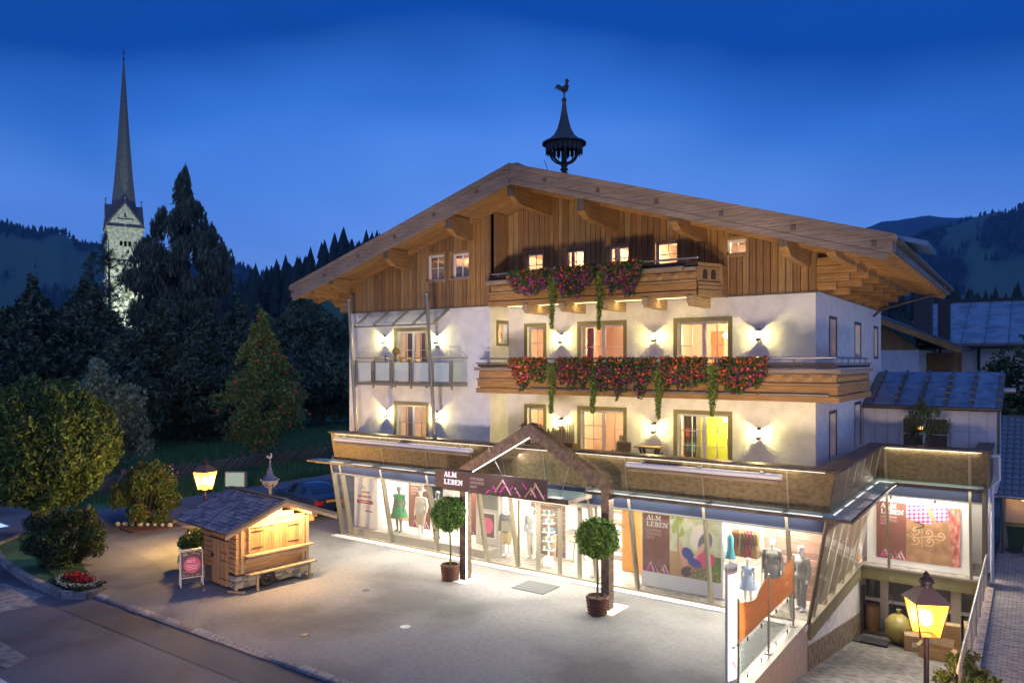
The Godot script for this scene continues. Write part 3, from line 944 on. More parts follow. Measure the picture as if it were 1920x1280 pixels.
func top_balcony(h: Node3D) -> void:
	var x0 := -10.85; var x1 := -3.24; var z := -0.4; var y := 8.98
	part(h, "balcony_floor", MB.new().bb(x0, x1, y + 0.02, y + 0.14, BZ + 0.03, z - 0.08), M.soffit_x)
	balcony_front(h, x0, x1, z, y - 0.02, x0)
	# chamfered end with arched openings
	var a := Vector3(x1, y, z); var b := Vector3(-2.82, y, -1.2)
	for s in [[0.0, 0.17], [0.19, 0.30], [0.32, 0.41], [0.44, 0.86], [0.88, 0.98]]:
		var off: float = 0.05 if s[0] < 0.4 or s[0] > 0.8 else 0.0
		var n := Vector3(0.8, 0, 0.42).normalized() * off
		part(h, "balcony_end_board", MB.new().hexa([a + n + Vector3(0, s[0], 0), b + n + Vector3(0, s[0], 0), b + Vector3(-0.3, s[0], -0.3), a + Vector3(-0.06, s[0], -0.3), a + n + Vector3(0, s[1], 0), b + n + Vector3(0, s[1], 0), b + Vector3(-0.3, s[1], -0.3), a + Vector3(-0.06, s[1], -0.3)]), M.gable_c_x)
	for k in 2:
		var c := a.lerp(b, 0.33 + 0.36 * k)
		var arch := MB.new()
		arch.T = Transform3D(Basis(Vector3.UP, atan2(0.8, 0.42)), c + Vector3(0, 0.5, 0) + Vector3(0.8, 0, 0.42).normalized() * 0.004)
		var pts := PackedVector2Array([Vector2(-0.09, 0), Vector2(0.09, 0), Vector2(0.09, 0.2), Vector2(0.06, 0.27), Vector2(0, 0.3), Vector2(-0.06, 0.27), Vector2(-0.09, 0.2)])
		arch.prism(pts, 0.006)
		part(h, "balcony_arch", arch, M.dark_y)
	part(h, "balcony_return", MB.new().bb(-2.84, -2.76, y, y + 0.95, BZ + 0.03, -1.2), M.gable_c_z)
	for bx in [-9.3, -7.85, -6.32, -4.86, -3.42]:
		var mb := MB.new()
		mb.T = Transform3D(Basis(Vector3(0, 0, 1), Vector3(0, 1, 0), Vector3(-1, 0, 0)), Vector3(bx + 0.1, 8.68, 0))
		mb.prism(PackedVector2Array([Vector2(-0.25, 0.12), Vector2(-0.25, 0.3), Vector2(BZ, 0.3), Vector2(BZ, 0.0), Vector2(-0.42, 0.0), Vector2(-0.36, 0.08)]), 0.2)
		part(h, "balcony_bracket", mb, M.pale_z)
	var rl := MB.new()
	rl.rod(Vector3(x0 + 0.02, 10.1, z - 0.03), Vector3(x1, 10.1, z - 0.03), 0.035, 8)
	for k in 5:
		rl.rod(Vector3(x0 + 0.3 + k * 1.75, 9.95, z - 0.03), Vector3(x0 + 0.3 + k * 1.75, 10.1, z - 0.03), 0.02, 6)
	part(h, "handrail", rl, M.steel)
	part(h, "light_strip", MB.new().bb(x0 + 0.3, -3.5, y - 0.012, y + 0.018, -1.06, -1.02), glow(lin(1.0, 0.80, 0.38), 2.0))
	for k in 2:
		area(h, Vector3(x0 + 2.0 + 3.6 * k, y - 0.02, -1.04), Vector3(0, -1, -0.1).normalized(), Vector2(3.4, 0.04), lin(1.0, 0.72, 0.26), 1.6)
	# folded awning box along the front
	part(h, "awning_box", MB.new().cbox(x0 - 0.05, -3.6, 9.74, 9.86, z + 0.02, z + 0.26, 0.03), M.barge_x)

func glass_balcony() -> void:
	var b := thing("glass_balcony", "steel balcony with frosted glass panels, glass roof and two leaning poles", "balcony")
	var z := 0.3; var x0 := -16.95; var x1 := -12.05; var y := 6.12
	part(b, "floor_plate", MB.new().bb(x0, x1, y, y + 0.1, AZ + 0.012, z), M.mullion)
	var rl := MB.new()
	rl.rod(Vector3(x0, 7.16, z), Vector3(x1, 7.16, z), 0.022, 8).rod(Vector3(x1, 7.16, z), Vector3(x1, 7.16, AZ + 0.02), 0.022, 8).rod(Vector3(x0, 7.16, z), Vector3(x0, 7.16, AZ + 0.02), 0.022, 8)
	part(b, "handrail", rl, M.mullion)
	var w := (x1 - x0) / 5
	for k in 6:
		part(b, "baluster", MB.new().cbox(x0 + w * k - 0.03, x0 + w * k + 0.03, y - 0.1, 7.08, z - 0.03, z + 0.03, 0.008), M.mullion)
	for k in 5:
		var a := x0 + w * k + 0.09; var c := x0 + w * (k + 1) - 0.09
		var f := MB.new()
		f.bb(a, c, 7.0, 7.03, z - 0.015, z + 0.015).bb(a, c, y + 0.13, y + 0.16, z - 0.015, z + 0.015).bb(a, a + 0.03, y + 0.16, 7.0, z - 0.015, z + 0.015).bb(c - 0.03, c, y + 0.16, 7.0, z - 0.015, z + 0.015)
		var fr := part(b, "panel_frame", f, M.mullion)
		part(fr, "glass_panel", MB.new().bb(a + 0.04, c - 0.04, y + 0.18, 6.98, z - 0.005, z + 0.005), M.frosted)
	part(b, "side_panel", MB.new().bb(x1 - 0.005, x1 + 0.005, y + 0.18, 6.98, AZ + 0.05, z - 0.06), M.frosted)
	# two leaning poles
	for p in [[Vector3(-16.75, 4.2, 0.45), Vector3(-17.18, 9.4, 0.45)], [Vector3(-12.72, 4.2, 0.45), Vector3(-13.1, 9.42, 0.45)]]:
		part(b, "leaning_pole", MB.new().rod(p[0], p[1], 0.065, 12), M.mullion)
		part(b, "pole_cap", MB.new().ball(p[1] + Vector3(0, 0.05, 0), Vector3(0.075, 0.1, 0.075)), M.steel)
	# glass roof on sloping bars
	var cw := 5
	for k in cw:
		var xa := -17.0 + k * 1.02
		part(b, "roof_bar", MB.new().bar(Vector3(xa, 8.42, 0.28), Vector3(xa, 9.0, AZ + 0.02), 0.05, 0.09), M.mullion)
		if k < cw - 1:
			part(b, "roof_pane", MB.new().quad(Vector3(xa + 0.03, 8.47, 0.27), Vector3(xa + 0.99, 8.47, 0.27), Vector3(xa + 0.99, 9.03, AZ + 0.02), Vector3(xa + 0.03, 9.03, AZ + 0.02)), M.canopy_glass)
	part(b, "roof_edge_bar", MB.new().bb(-17.05, -12.9, 8.36, 8.42, 0.25, 0.31).bb(-17.05, -12.9, 8.99, 9.04, AZ + 0.005, AZ + 0.06), M.mullion)

const LEAN := 0.2

# a point on the leaning shop front: face 0 the front, 1 the side, 2 the set-back window; a runs along it to the viewer's right hand
func lp(face: int, a: float, y: float, off := 0.0) -> Vector3:
	if face == 0:
		return Vector3(a, y, LEAN * y + off)
	if face == 1:
		return Vector3(LEAN * y + off, y, -a)
	return Vector3(a, y, -7.1 + LEAN * y + off)

# slab on a leaning face; b0, b1 its ends at the bottom, t0, t1 at the top
func lslab(mb: MB, face: int, b0: float, b1: float, t0: float, t1: float, y0: float, y1: float, back: float, front: float) -> MB:
	return mb.hexa([lp(face, b0, y0, front), lp(face, b1, y0, front), lp(face, b1, y0, back), lp(face, b0, y0, back), lp(face, t0, y1, front), lp(face, t1, y1, front), lp(face, t1, y1, back), lp(face, t0, y1, back)])

func ends(face: int, a: float, y: float) -> float: # pull the ends of a face to the mitred corners
	if face == 0 and a > -0.01:
		return LEAN * y
	if face == 1 and a < 0.01:
		return -LEAN * y
	if face == 1 and a > 7.09:
		return 7.1 - LEAN * y
	if face == 2 and a < 0.01:
		return LEAN * y
	return a

func lettering(parent: Node3D, s: String, at: Vector3, cap: float, m: Material, bold := true, serif := true, basis := Basis()) -> MeshInstance3D:
	var f := SystemFont.new()
	f.font_names = PackedStringArray(["Droid Serif" if serif else "Droid Sans"])
	f.font_weight = 700 if bold else 400
	var t := TextMesh.new()
	t.text = s
	t.font = f
	t.font_size = 48
	t.pixel_size = cap / (48 * 0.714)
	t.depth = 0.012
	t.horizontal_alignment = HORIZONTAL_ALIGNMENT_LEFT
	t.vertical_alignment = VERTICAL_ALIGNMENT_BOTTOM
	var o := part(parent, "lettering", t, m)
	o.transform = Transform3D(basis, at)
	return o

func shop() -> void:
	var s := thing("glass_shop", "single-storey glass-fronted shop with leaning windows, copper parapet and roof terrace", "shop")
	# floors, roof slab, back walls
	M.shop_floor = tri_mat(lin(0.36, 0.31, 0.26), tex.mottle, Vector3(0.6, 0.6, 0.6), 0.55)
	part(s, "floor", MB.new().bb(-17.95, -0.02, -0.3, 0.05, -6.2, -0.02).bb(-0.02, 3.55, -0.3, 0.05, -9.5, -7.12), M.shop_floor)
	part(s, "roof_slab", MB.new().bb(-18.0, 0.3, 2.78, 3.05, -6.2, 0.5).bb(-0.3, 0.5, 2.79, 3.04, -9.0, -6.2).bb(0.5, 3.6, 2.78, 3.05, -9.6, -6.62), M.white_wall)
	part(s, "terrace_floor", MB.new().bb(-18.0, 0.42, 3.052, 3.28, BZ + 0.002, 0.6).bb(BX1 + 0.002, 0.42, 3.052, 3.279, -8.98, BZ).bb(0.42, 3.6, 3.052, 3.28, -8.98, -6.6), M.concrete)
	var bw := MB.new()
	bw.bb(-18.0, 0.0, 0.05, 2.78, -6.35, -6.2).bb(-0.32, -0.02, 0.05, 2.78, -12.9, -7.12).bb(-0.02, 3.6, 0.05, 2.78, -9.65, -9.5)
	bw.bb(-11.0, -10.88, 0.05, 2.78, -6.2, -1.2).bb(-5.3, -5.18, 0.05, 2.78, -6.2, -3.4)
	part(s, "inner_wall", bw, M.white_wall)
	# white sill on the ground along the front
	part(s, "sill_strip", MB.new().bb(-18.3, 0.0, -0.1, 0.035, 0.03, 0.36), M.sill)
	# front bays
	var xs := [-18.05, -17.55, -15.31, -13.0, -10.74, -9.43, -6.39, -4.99, -2.68, -0.42, 0.0]
	for i in xs.size() - 1:
		var a: float = xs[i]; var b: float = xs[i + 1]
		if i != 5:
			part(s, "shop_window_pane", MB.new().quad(lp(0, a, 0.1), lp(0, ends(0, b, 0.1), 0.1), lp(0, ends(0, b, 2.58), 2.58), lp(0, a, 2.58)), M.shop_pane)
			part(s, "bottom_rail", lslab(MB.new(), 0, a, ends(0, b, 0.05), a, ends(0, b, 0.1), 0.036, 0.1, -0.08, 0.03), M.mullion)
		part(s, "fascia_panel", lslab(MB.new(), 0, a + 0.01, ends(0, b, 2.62) - 0.01, a + 0.01, ends(0, b, 3.1) - 0.01, 2.62, 3.1, -0.05, 0.0), M.fascia)
		part(s, "head_rail", lslab(MB.new(), 0, a, ends(0, b, 2.57), a, ends(0, b, 2.62), 2.57, 2.62, -0.06, 0.03), M.steel)
		part(s, "mullion", lslab(MB.new(), 0, a - 0.04, a + 0.04, a - 0.04, a + 0.04, 0.036, 3.1, -0.16, 0.022), M.mullion)
	part(s, "corner_post", MB.new().tube(PackedVector3Array([lp(0, 0, 0.03), Vector3(LEAN * 3.1, 3.1, LEAN * 3.1)]), PackedFloat32Array([0.05]), 8), M.bronze_metal)
	# glass end on the left
	part(s, "shop_window_pane", MB.new().quad(Vector3(-18.05, 0.1, -4.0), Vector3(-18.05, 0.1, 0.0), Vector3(-18.05, 2.58, 0.5), Vector3(-18.05, 2.58, -4.0)), M.shop_pane)
	part(s, "end_wall", MB.new().bb(-18.1, -17.98, 0.0, 2.78, -6.3, -4.0).bb(-18.1, -17.98, 2.58, 3.1, -4.0, 0.45), M.white_wall)
	# entrance doors, upright
	var dx := [-9.43, -8.6, -7.76, -7.02, -6.39]
	for i in 4:
		var a: float = dx[i]; var b: float = dx[i + 1]
		var f := MB.new()
		f.bb(a, a + 0.07, 0.0, 2.46, -0.07, 0.0).bb(b - 0.07, b - 0.002, 0.0, 2.46, -0.07, 0.0).bb(a + 0.07, b - 0.07, 0.0, 0.09, -0.07, 0.0).bb(a + 0.07, b - 0.07, 2.39, 2.46, -0.07, 0.0)
		var d := part(s, "door", f, M.mullion)
		part(d, "pane", MB.new().quad(Vector3(a + 0.07, 0.09, -0.035), Vector3(b - 0.07, 0.09, -0.035), Vector3(b - 0.07, 2.39, -0.035), Vector3(a + 0.07, 2.39, -0.035)), M.shop_pane)
	part(s, "door_head", MB.new().bb(-9.43, -6.39, 2.462, 2.62, -0.1, 0.5), M.mullion)
	# side and set-back window
	var zs := [0.0, 0.55, 1.75, 3.0, 4.3, 5.6, 7.1]
	for i in zs.size() - 1:
		var a: float = zs[i]; var b: float = zs[i + 1]
		part(s, "shop_window_pane", MB.new().quad(lp(1, ends(1, a, 0.08), 0.08), lp(1, ends(1, b, 0.08), 0.08), lp(1, ends(1, b, 2.58), 2.58), lp(1, ends(1, a, 2.58), 2.58)), M.shop_pane)
		part(s, "fascia_panel", lslab(MB.new(), 1, ends(1, a, 2.62), ends(1, b, 2.62), ends(1, a, 3.1), ends(1, b, 3.1), 2.62, 3.1, -0.05, 0.0), M.fascia)
		part(s, "floor_beam", MB.new().bb(-0.1, 0.06, -0.4, 0.02, -b, -a - 0.01), M.olive)
		part(s, "bottom_rail", MB.new().bb(-0.1, 0.10, 0.021, 0.08, -b, -a), M.mullion)
		if i > 0:
			part(s, "mullion", lslab(MB.new(), 1, a - 0.035, a + 0.035, a - 0.035, a + 0.035, 0.08, 3.1, -0.14, 0.02), M.mullion)
	part(s, "head_rail", lslab(MB.new(), 1, -0.52, 6.58, -0.52, 6.57, 2.57, 2.62, -0.06, 0.03), M.steel)
	var rs := [0.0, 0.92, 3.28, 3.62]
	for i in 3:
		var a: float = rs[i]; var b: float = rs[i + 1]
		part(s, "shop_window_pane", MB.new().quad(lp(2, ends(2, a, 0.08), 0.08), lp(2, b, 0.08), lp(2, b, 2.58), lp(2, ends(2, a, 2.58), 2.58)), M.shop_pane)
		part(s, "fascia_panel", lslab(MB.new(), 2, ends(2, a, 2.62) + 0.005, b - 0.005, ends(2, a, 3.1) + 0.005, b - 0.005, 2.62, 3.1, -0.05, 0.0), M.fascia)
		part(s, "floor_beam", MB.new().bb(a, b - 0.006, -0.38, 0.02, -7.25, -7.04), M.olive)
		if i > 0:
			part(s, "mullion", lslab(MB.new(), 2, a - 0.04, a + 0.04, a - 0.04, a + 0.04, -0.38, 4.2, -0.02, 0.035), M.mullion)
	part(s, "bottom_rail", MB.new().bb(0.02, 3.6, 0.021, 0.08, -7.2, -7.0), M.steel)
	part(s, "head_rail", lslab(MB.new(), 2, 0.52, 3.62, 0.52, 3.62, 2.57, 2.62, -0.06, 0.03), M.steel)
	part(s, "corner_post", MB.new().bb(3.6, 3.72, -0.4, 3.12, -7.22, -6.5), M.bronze_metal)
	part(s, "end_wall", MB.new().bb(3.62, 3.72, 0.0, 3.12, -9.6, -8.6).bb(3.62, 3.72, 2.58, 3.12, -8.6, -7.22), M.white_wall)
	part(s, "shop_window_pane", MB.new().quad(Vector3(3.67, 0.05, -7.22), Vector3(3.67, 0.05, -8.6), Vector3(3.67, 2.58, -8.6), Vector3(3.67, 2.58, -7.22)), M.shop_pane)
	part(s, "downpipe", MB.new().tube(PackedVector3Array([Vector3(4.02, 4.0, -7.3), Vector3(4.02, 3.3, -7.3), Vector3(3.84, 3.1, -7.3), Vector3(3.84, 0.0, -7.3)]), PackedFloat32Array([0.05]), 8).rod(Vector3(3.7, 4.0, -7.3), Vector3(4.05, 4.05, -7.3), 0.05), M.white)
	# copper parapet, joints, cap
	var cx := [-17.8, -15.08, -12.88, -10.8, -9.49, -7.87, -6.24, -5.0, -2.64, -0.35, 0.0]
	for i in cx.size() - 1:
		var a: float = cx[i] + 0.012; var b: float = cx[i + 1] - 0.012
		if i == cx.size() - 2:
			part(s, "copper_panel", lslab(MB.new(), 0, a, LEAN * 3.16, a, LEAN * 4.22, 3.16, 4.22, -0.14, 0.0), M.copper)
		else:
			part(s, "copper_panel", lslab(MB.new(), 0, a, b, a, b, 3.16, 4.22, -0.14, 0.0), M.copper)
		if i > 0:
			part(s, "panel_joint", lslab(MB.new(), 0, a - 0.03, a + 0.006, a - 0.03, a + 0.006, 3.16, 4.22, -0.1, 0.014), M.mullion)
	var cz := [0.0, 0.9, 2.1, 3.3, 4.6, 5.9, 7.1]
	for i in cz.size() - 1:
		var a: float = cz[i]; var b: float = cz[i + 1]
		part(s, "copper_panel", lslab(MB.new(), 1, ends(1, a, 3.16) + 0.012, ends(1, b, 3.16) - 0.012, ends(1, a, 4.22) + 0.012, ends(1, b, 4.22) - 0.012, 3.16, 4.22, -0.14, 0.0), M.copper)
		if i > 0:
			part(s, "panel_joint", lslab(MB.new(), 1, a - 0.02, a + 0.02, a - 0.02, a + 0.02, 3.16, 4.22, -0.1, 0.014), M.mullion)
	for r in [[0.0, 0.92], [0.92, 3.28], [3.28, 3.75]]:
		part(s, "copper_panel", lslab(MB.new(), 2, ends(2, r[0], 3.16) + 0.012, r[1] - 0.012, ends(2, r[0], 4.22) + 0.012, r[1] - 0.012, 3.16, 4.22, -0.14, 0.0), M.copper)
	part(s, "end_wall", MB.new().bb(3.72, 3.8, 3.12, 4.22, -8.9, -6.4), M.copper)
	part(s, "end_wall", MB.new().bb(-17.86, -17.8, 3.06, 4.2, -0.62, 0.6), M.copper)
	for c in [[-17.85, -12.3, 0.42, 0.93], [-12.29, -6.5, 0.42, 0.93], [-6.49, 0.4, 0.42, 0.93], [0.401, 0.93, -6.72, 0.93], [0.931, 3.85, -6.72, -6.2]]:
		part(s, "parapet_cap", MB.new().cbox(c[0], c[1], 4.22, 4.30, c[2], c[3], 0.015), M.cap)
	part(s, "parapet_cap", MB.new().cbox(3.4, 3.85, 4.22, 4.3, -8.95, -6.721, 0.015), M.cap)
	# glass canopy below the copper
	var y := 3.13
	var px := [-18.6, -16.7, -15.15, -12.95, -10.95]
	for i in px.size() - 1:
		part(s, "canopy_pane", MB.new().bb(px[i] + 0.015, px[i + 1] - 0.015, y, y + 0.02, 0.645, 1.28), M.canopy_glass)
		part(s, "canopy_bar", MB.new().bb(px[i] - 0.015, px[i] + 0.015, y - 0.05, y + 0.024, 0.645, 1.28), M.bronze_metal)
	px = [-6.1, -4.7, -2.4, -0.36]
	for i in px.size():
		var b: float = px[i + 1] - 0.015 if i < 3 else 0.0
		if i < 3:
			part(s, "canopy_pane", MB.new().bb(px[i] + 0.015, b, y, y + 0.02, 0.645, 1.28), M.canopy_glass)
		part(s, "canopy_bar", MB.new().bb(px[i] - 0.015, px[i] + 0.015, y - 0.05, y + 0.024, 0.645, 1.28), M.bronze_metal)
	part(s, "canopy_pane", MB.new().hexa([Vector3(-0.345, y, 1.28), Vector3(1.26, y, 1.28), Vector3(0.655, y, 0.645), Vector3(-0.345, y, 0.645), Vector3(-0.345, y + 0.02, 1.28), Vector3(1.26, y + 0.02, 1.28), Vector3(0.655, y + 0.02, 0.645), Vector3(-0.345, y + 0.02, 0.645)]), M.canopy_glass)
	var pz := [1.28, -0.6, -2.2, -3.8, -5.2]
	for i in 5:
		var z0: float = pz[i]; var z1: float = pz[i + 1] if i < 4 else -5.82
		var zi0: float = 0.645 if i == 0 else z0
		var zi1: float = z1 if i < 4 else -6.46
		part(s, "canopy_pane", MB.new().hexa([Vector3(0.645, y, zi0 - 0.015), Vector3(1.28, y, z0 - 0.015), Vector3(1.28, y, z1 + 0.015), Vector3(0.645, y, zi1 + 0.015), Vector3(0.645, y + 0.02, zi0 - 0.015), Vector3(1.28, y + 0.02, z0 - 0.015), Vector3(1.28, y + 0.02, z1 + 0.015), Vector3(0.645, y + 0.02, zi1 + 0.015)]), M.canopy_glass)
		part(s, "canopy_bar", MB.new().bar(Vector3(0.645, y - 0.015, zi0), Vector3(1.28, y - 0.015, z0), 0.03, 0.06), M.bronze_metal)
	part(s, "canopy_pane", MB.new().hexa([Vector3(1.28, y, -5.82), Vector3(3.66, y, -5.82), Vector3(3.66, y, -6.46), Vector3(0.66, y, -6.46), Vector3(1.28, y + 0.02, -5.82), Vector3(3.66, y + 0.02, -5.82), Vector3(3.66, y + 0.02, -6.46), Vector3(0.66, y + 0.02, -6.46)]), M.canopy_glass)
	part(s, "canopy_edge", MB.new().cbox(-18.62, -10.95, y - 0.05, y + 0.03, 1.281, 1.33, 0.01).cbox(-6.1, 1.33, y - 0.05, y + 0.03, 1.281, 1.33, 0.01).bb(1.281, 1.33, y - 0.05, y + 0.03, -5.82, 1.281).cbox(1.281, 3.68, y - 0.05, y + 0.03, -5.819, -5.77, 0.01), M.cap)
	# light strips under the canopy edge and under the cap
	var strip := glow(lin(1.0, 0.93, 0.80), 2.2)
	part(s, "light_strip", MB.new().bb(-18.0, -10.9, 3.05, 3.08, 0.66, 0.70).bb(-6.2, 0.5, 3.05, 3.08, 0.66, 0.70).bb(0.7, 3.5, 3.05, 3.08, -6.42, -6.38).bb(0.68, 0.72, 3.05, 3.08, -6.3, 0.4), strip)
	for a in [[-16.2, 3.4], [-12.7, 3.2], [-4.6, 3.0], [-1.3, 3.2]]:
		area(s, Vector3(a[0], 3.04, 0.74), Vector3(0, -1, 0.42).normalized(), Vector2(a[1], 0.05), lin(1.0, 0.95, 0.82), 19.0)
	area(s, Vector3(2.1, 3.03, -6.33), Vector3(0, -1, 0.4).normalized(), Vector2(2.6, 0.05), lin(1.0, 0.92, 0.74), 14.0)
	for a in [[-15.8, 3.6], [-12.0, 3.0], [-5.6, 2.4], [-1.6, 3.2]]:
		area(s, Vector3(a[0], 4.2, 0.9), Vector3(0, -1, -0.12).normalized(), Vector2(a[1], 0.03), lin(1.0, 0.88, 0.62), 0.7)
	area(s, Vector3(2.2, 4.2, -6.22), Vector3(0, -1, -0.12).normalized(), Vector2(2.6, 0.03), lin(1.0, 0.88, 0.62), 1.2)
	part(s, "light_strip", MB.new().bb(-17.5, 0.6, 4.205, 4.219, 0.86, 0.875).bb(0.95, 3.6, 4.205, 4.219, -6.25, -6.23), strip)
	# inside lamps: flat ceiling panels
	for a in [[-16.4, -1.6, 2.6], [-13.3, -1.6, 3.4], [-10.0, -2.2, 2.6], [-7.4, -2.2, 3.2], [-4.2, -1.3, 3.0], [-1.3, -1.5, 3.6], [-8.0, -4.8, 2.6], [-3.0, -4.4, 2.0], [-14.5, -4.6, 2.0]]:
		part(s, "ceiling_lamp", MB.new().bb(a[0] - 0.9, a[0] + 0.9, 2.755, 2.779, a[1] - 0.5, a[1] + 0.5), glow(lin(1.0, 0.93, 0.82), 2.0))
		area(s, Vector3(a[0], 2.74, a[1]), Vector3.DOWN, Vector2(1.8, 1.0), lin(1.0, 0.93, 0.80), a[2] * 9.0)
	part(s, "ceiling_lamp", MB.new().bb(0.9, 2.9, 2.755, 2.779, -8.0, -7.2), glow(lin(1.0, 0.93, 0.82), 2.0))
	area(s, Vector3(1.9, 2.74, -7.3), Vector3.DOWN, Vector2(1.8, 0.6), lin(1.0, 0.90, 0.76), 16.0)
	# awning boxes on the copper
	for a in [[-17.4, -10.65, "rolled white awning box on the copper parapet above the left shop windows"], [-4.85, -0.45, "rolled white awning box on the copper parapet right of the entrance portal"]]:
		var w := thing("awning_box", a[2], "awning", Vector3.ZERO, 0.0, "awning boxes on the parapet")
		part(w, "casing", MB.new().cbox(a[0], a[1], 3.95, 4.08, 0.84, 1.06, 0.04), mat(lin(0.62, 0.60, 0.62), 0.35))
		part(w, "front_rail", MB.new().cbox(a[0] + 0.05, a[1] - 0.05, 3.83, 3.93, 0.9, 1.03, 0.03), M.barge_x)
		for k in 3:
			var bx: float = lerpf(a[0] + 0.5, a[1] - 0.5, k / 2.0)
			part(w, "bracket", MB.new().bb(bx - 0.05, bx + 0.05, 3.98, 4.14, 0.8, 0.96), M.steel)
	portal()

func portal() -> void:
	var p := thing("entrance_portal", "house-shaped bronze metal portal frame before the shop entrance with a light strip", "portal")
	var zb := 1.72
	for s in [-1.0, 1.0]:
		var q := func(x: float, y: float) -> Vector2: return Vector2(-7.6 + s * x, y)
		var post := MB.new(); post.T = Transform3D(Basis(), Vector3(0, 0, zb))
		post.prism(PackedVector2Array([q.call(2.7, 0.0), q.call(2.7, 3.60), q.call(2.45, 3.36), q.call(2.45, 0.0)]), 0.3)
		part(p, "post", post, M.portal)
		var raf := MB.new(); raf.T = Transform3D(Basis(), Vector3(0, 0, zb))
		raf.prism(PackedVector2Array([q.call(2.7, 3.602), q.call(0.0, 5.16), q.call(0.0, 4.73), q.call(2.45, 3.362)]), 0.3)
		part(p, "rafter", raf, M.portal)
		part(p, "base_plate", MB.new().bb(-7.6 + s * 2.58 - 0.42, -7.6 + s * 2.58 + 0.42, -0.05, 0.012, 1.35, 2.4), M.sill)
		part(p, "stay_rod", MB.new().rod(Vector3(-7.6 + s * 1.55, 4.35, 2.05), Vector3(-7.6 + s * 0.9, 2.96, 1.7), 0.012, 6), M.steel)
	var led := glow(lin(1.0, 0.95, 0.92), 6.0)
	part(p, "light_strip", MB.new().bar(Vector3(-10.03, 3.38, 1.99), Vector3(-7.62, 4.72, 1.99), 0.03, 0.035), led)
	part(p, "light_strip", MB.new().bb(-10.05, -10.018, 0.05, 2.85, 1.97, 2.01), led)
	part(p, "light_strip", MB.new().bar(Vector3(-7.58, 4.72, 1.78), Vector3(-5.17, 3.38, 1.78), 0.03, 0.03), led)
	area(p, Vector3(-8.8, 4.0, 1.99), Vector3(0.47, -0.85, 0), Vector2(2.6, 0.04), lin(1, 0.95, 0.9), 4.0)
	area(p, Vector3(-10.0, 1.5, 1.99), Vector3(1, 0, 0.1), Vector2(0.04, 2.6), lin(1, 0.95, 0.9), 3.0)
	# canopy between portal and shop
	part(p, "canopy_frame", MB.new().bb(-11.0, -6.2, 2.84, 2.97, 2.0, 2.06).bb(-6.26, -6.2, 2.84, 2.97, 0.62, 2.0).bb(-11.0, -10.94, 2.84, 2.97, 0.62, 2.0).bb(-8.6, -8.55, 2.85, 2.96, 0.62, 2.0).bb(-7.4, -7.35, 2.85, 2.96, 0.62, 2.0), M.cap)
	part(p, "canopy_pane", MB.new().bb(-10.93, -8.61, 2.95, 2.975, 0.62, 1.99).bb(-8.54, -7.41, 2.95, 2.975, 0.62, 1.99).bb(-7.34, -6.27, 2.95, 2.975, 0.62, 1.99), M.canopy_glass)
	part(p, "canopy_lamp", MB.new().bb(-9.6, -7.0, 2.80, 2.83, 1.0, 1.3), glow(lin(1, 0.95, 0.85), 2.0))
	area(p, Vector3(-8.3, 2.79, 1.2), Vector3.DOWN, Vector2(2.6, 0.4), lin(1, 0.95, 0.82), 26.0)
	# the sign board
	var brown := mat(lin(0.075, 0.042, 0.038), 0.5)
	var g := thing("shop_sign", "long brown shop sign board with white letters and magenta zigzag lines on portal", "sign", Vector3(-11.25, 2.91, 2.07))
	part(g, "board", MB.new().cbox(0, 4.35, 0, 0.6, 0, 0.06, 0.006), brown)
	var white := glow(lin(0.95, 0.9, 0.92), 0.55)
	lettering(g, "ALM", Vector3(0.38, 0.315, 0.066), 0.165, white)
	lettering(g, "LEBEN", Vector3(0.38, 0.075, 0.066), 0.165, white)
	var pale := mat(lin(0.55, 0.42, 0.36), 0.6)
	for k in 3:
		lettering(g, ["AUSTRIAN", "LIFESTYLE", "SHOP"][k], Vector3(1.45, 0.335 - 0.125 * k, 0.066), 0.078, pale, false)
	zigzag(g, 2.1, 4.3, 0.0, 0.52, 0.062)

# crossing slanted bars like a range of peaks
func zigzag(g: Node3D, x0: float, x1: float, y0: float, h: float, z: float, basis := Basis(), s := 1.0) -> void:
	var mag := mat(lin(0.62, 0.03, 0.35), 0.5); var sand := mat(lin(0.42, 0.26, 0.16), 0.5); var pink := mat(lin(0.75, 0.55, 0.5), 0.5); var dk := mat(lin(0.14, 0.075, 0.06), 0.5)
	var bars := [[0.0, 0.0, 0.1, 0.2, mag], [0.14, 0.06, 0.06, 0.45, dk], [0.2, 0.45, 0.12, -0.3, mag], [0.25, 0.1, 0.22, 0.75, sand], [0.47, 0.9, 0.24, -0.85, pink], [0.4, 0.1, 0.18, 0.6, mag], [0.62, 0.55, 0.2, -0.5, dk], [0.66, 0.15, 0.1, 0.42, mag], [0.8, 0.12, 0.12, 0.5, dk], [0.82, 0.5, 0.15, -0.48, pink], [0.86, 0.3, 0.08, -0.25, mag], [0.98, 0.45, 0.06, 0.35, dk], [1.02, 0.86, 0.12, -0.35, mag], [1.08, 0.0, 0.2, 0.62, sand], [1.24, 0.6, 0.14, -0.5, pink], [1.24, 0.18, 0.16, 0.72, sand], [1.36, 0.9, 0.26, -0.9, pink], [1.3, 0.5, 0.12, -0.45, mag], [1.44, 0.3, 0.1, -0.3, dk], [1.52, 0.3, 0.1, -0.3, sand], [1.58, 0.12, 0.05, 0.2, mag]]
	var w := (x1 - x0) / 1.64
	for b in bars:
		var mb := MB.new(); mb.T = Transform3D(basis, Vector3.ZERO)
		var a := Vector3(x0 + b[0] * w, y0 + b[1] * h, z); var e := Vector3(x0 + (b[0] + b[2]) * w, y0 + (b[1] + b[3]) * h, z + 0.001)
		part(g, "zigzag_bar", mb.bar(a, e, 0.006, 0.045 * s, Vector3(0, 1, 0)), b[4])

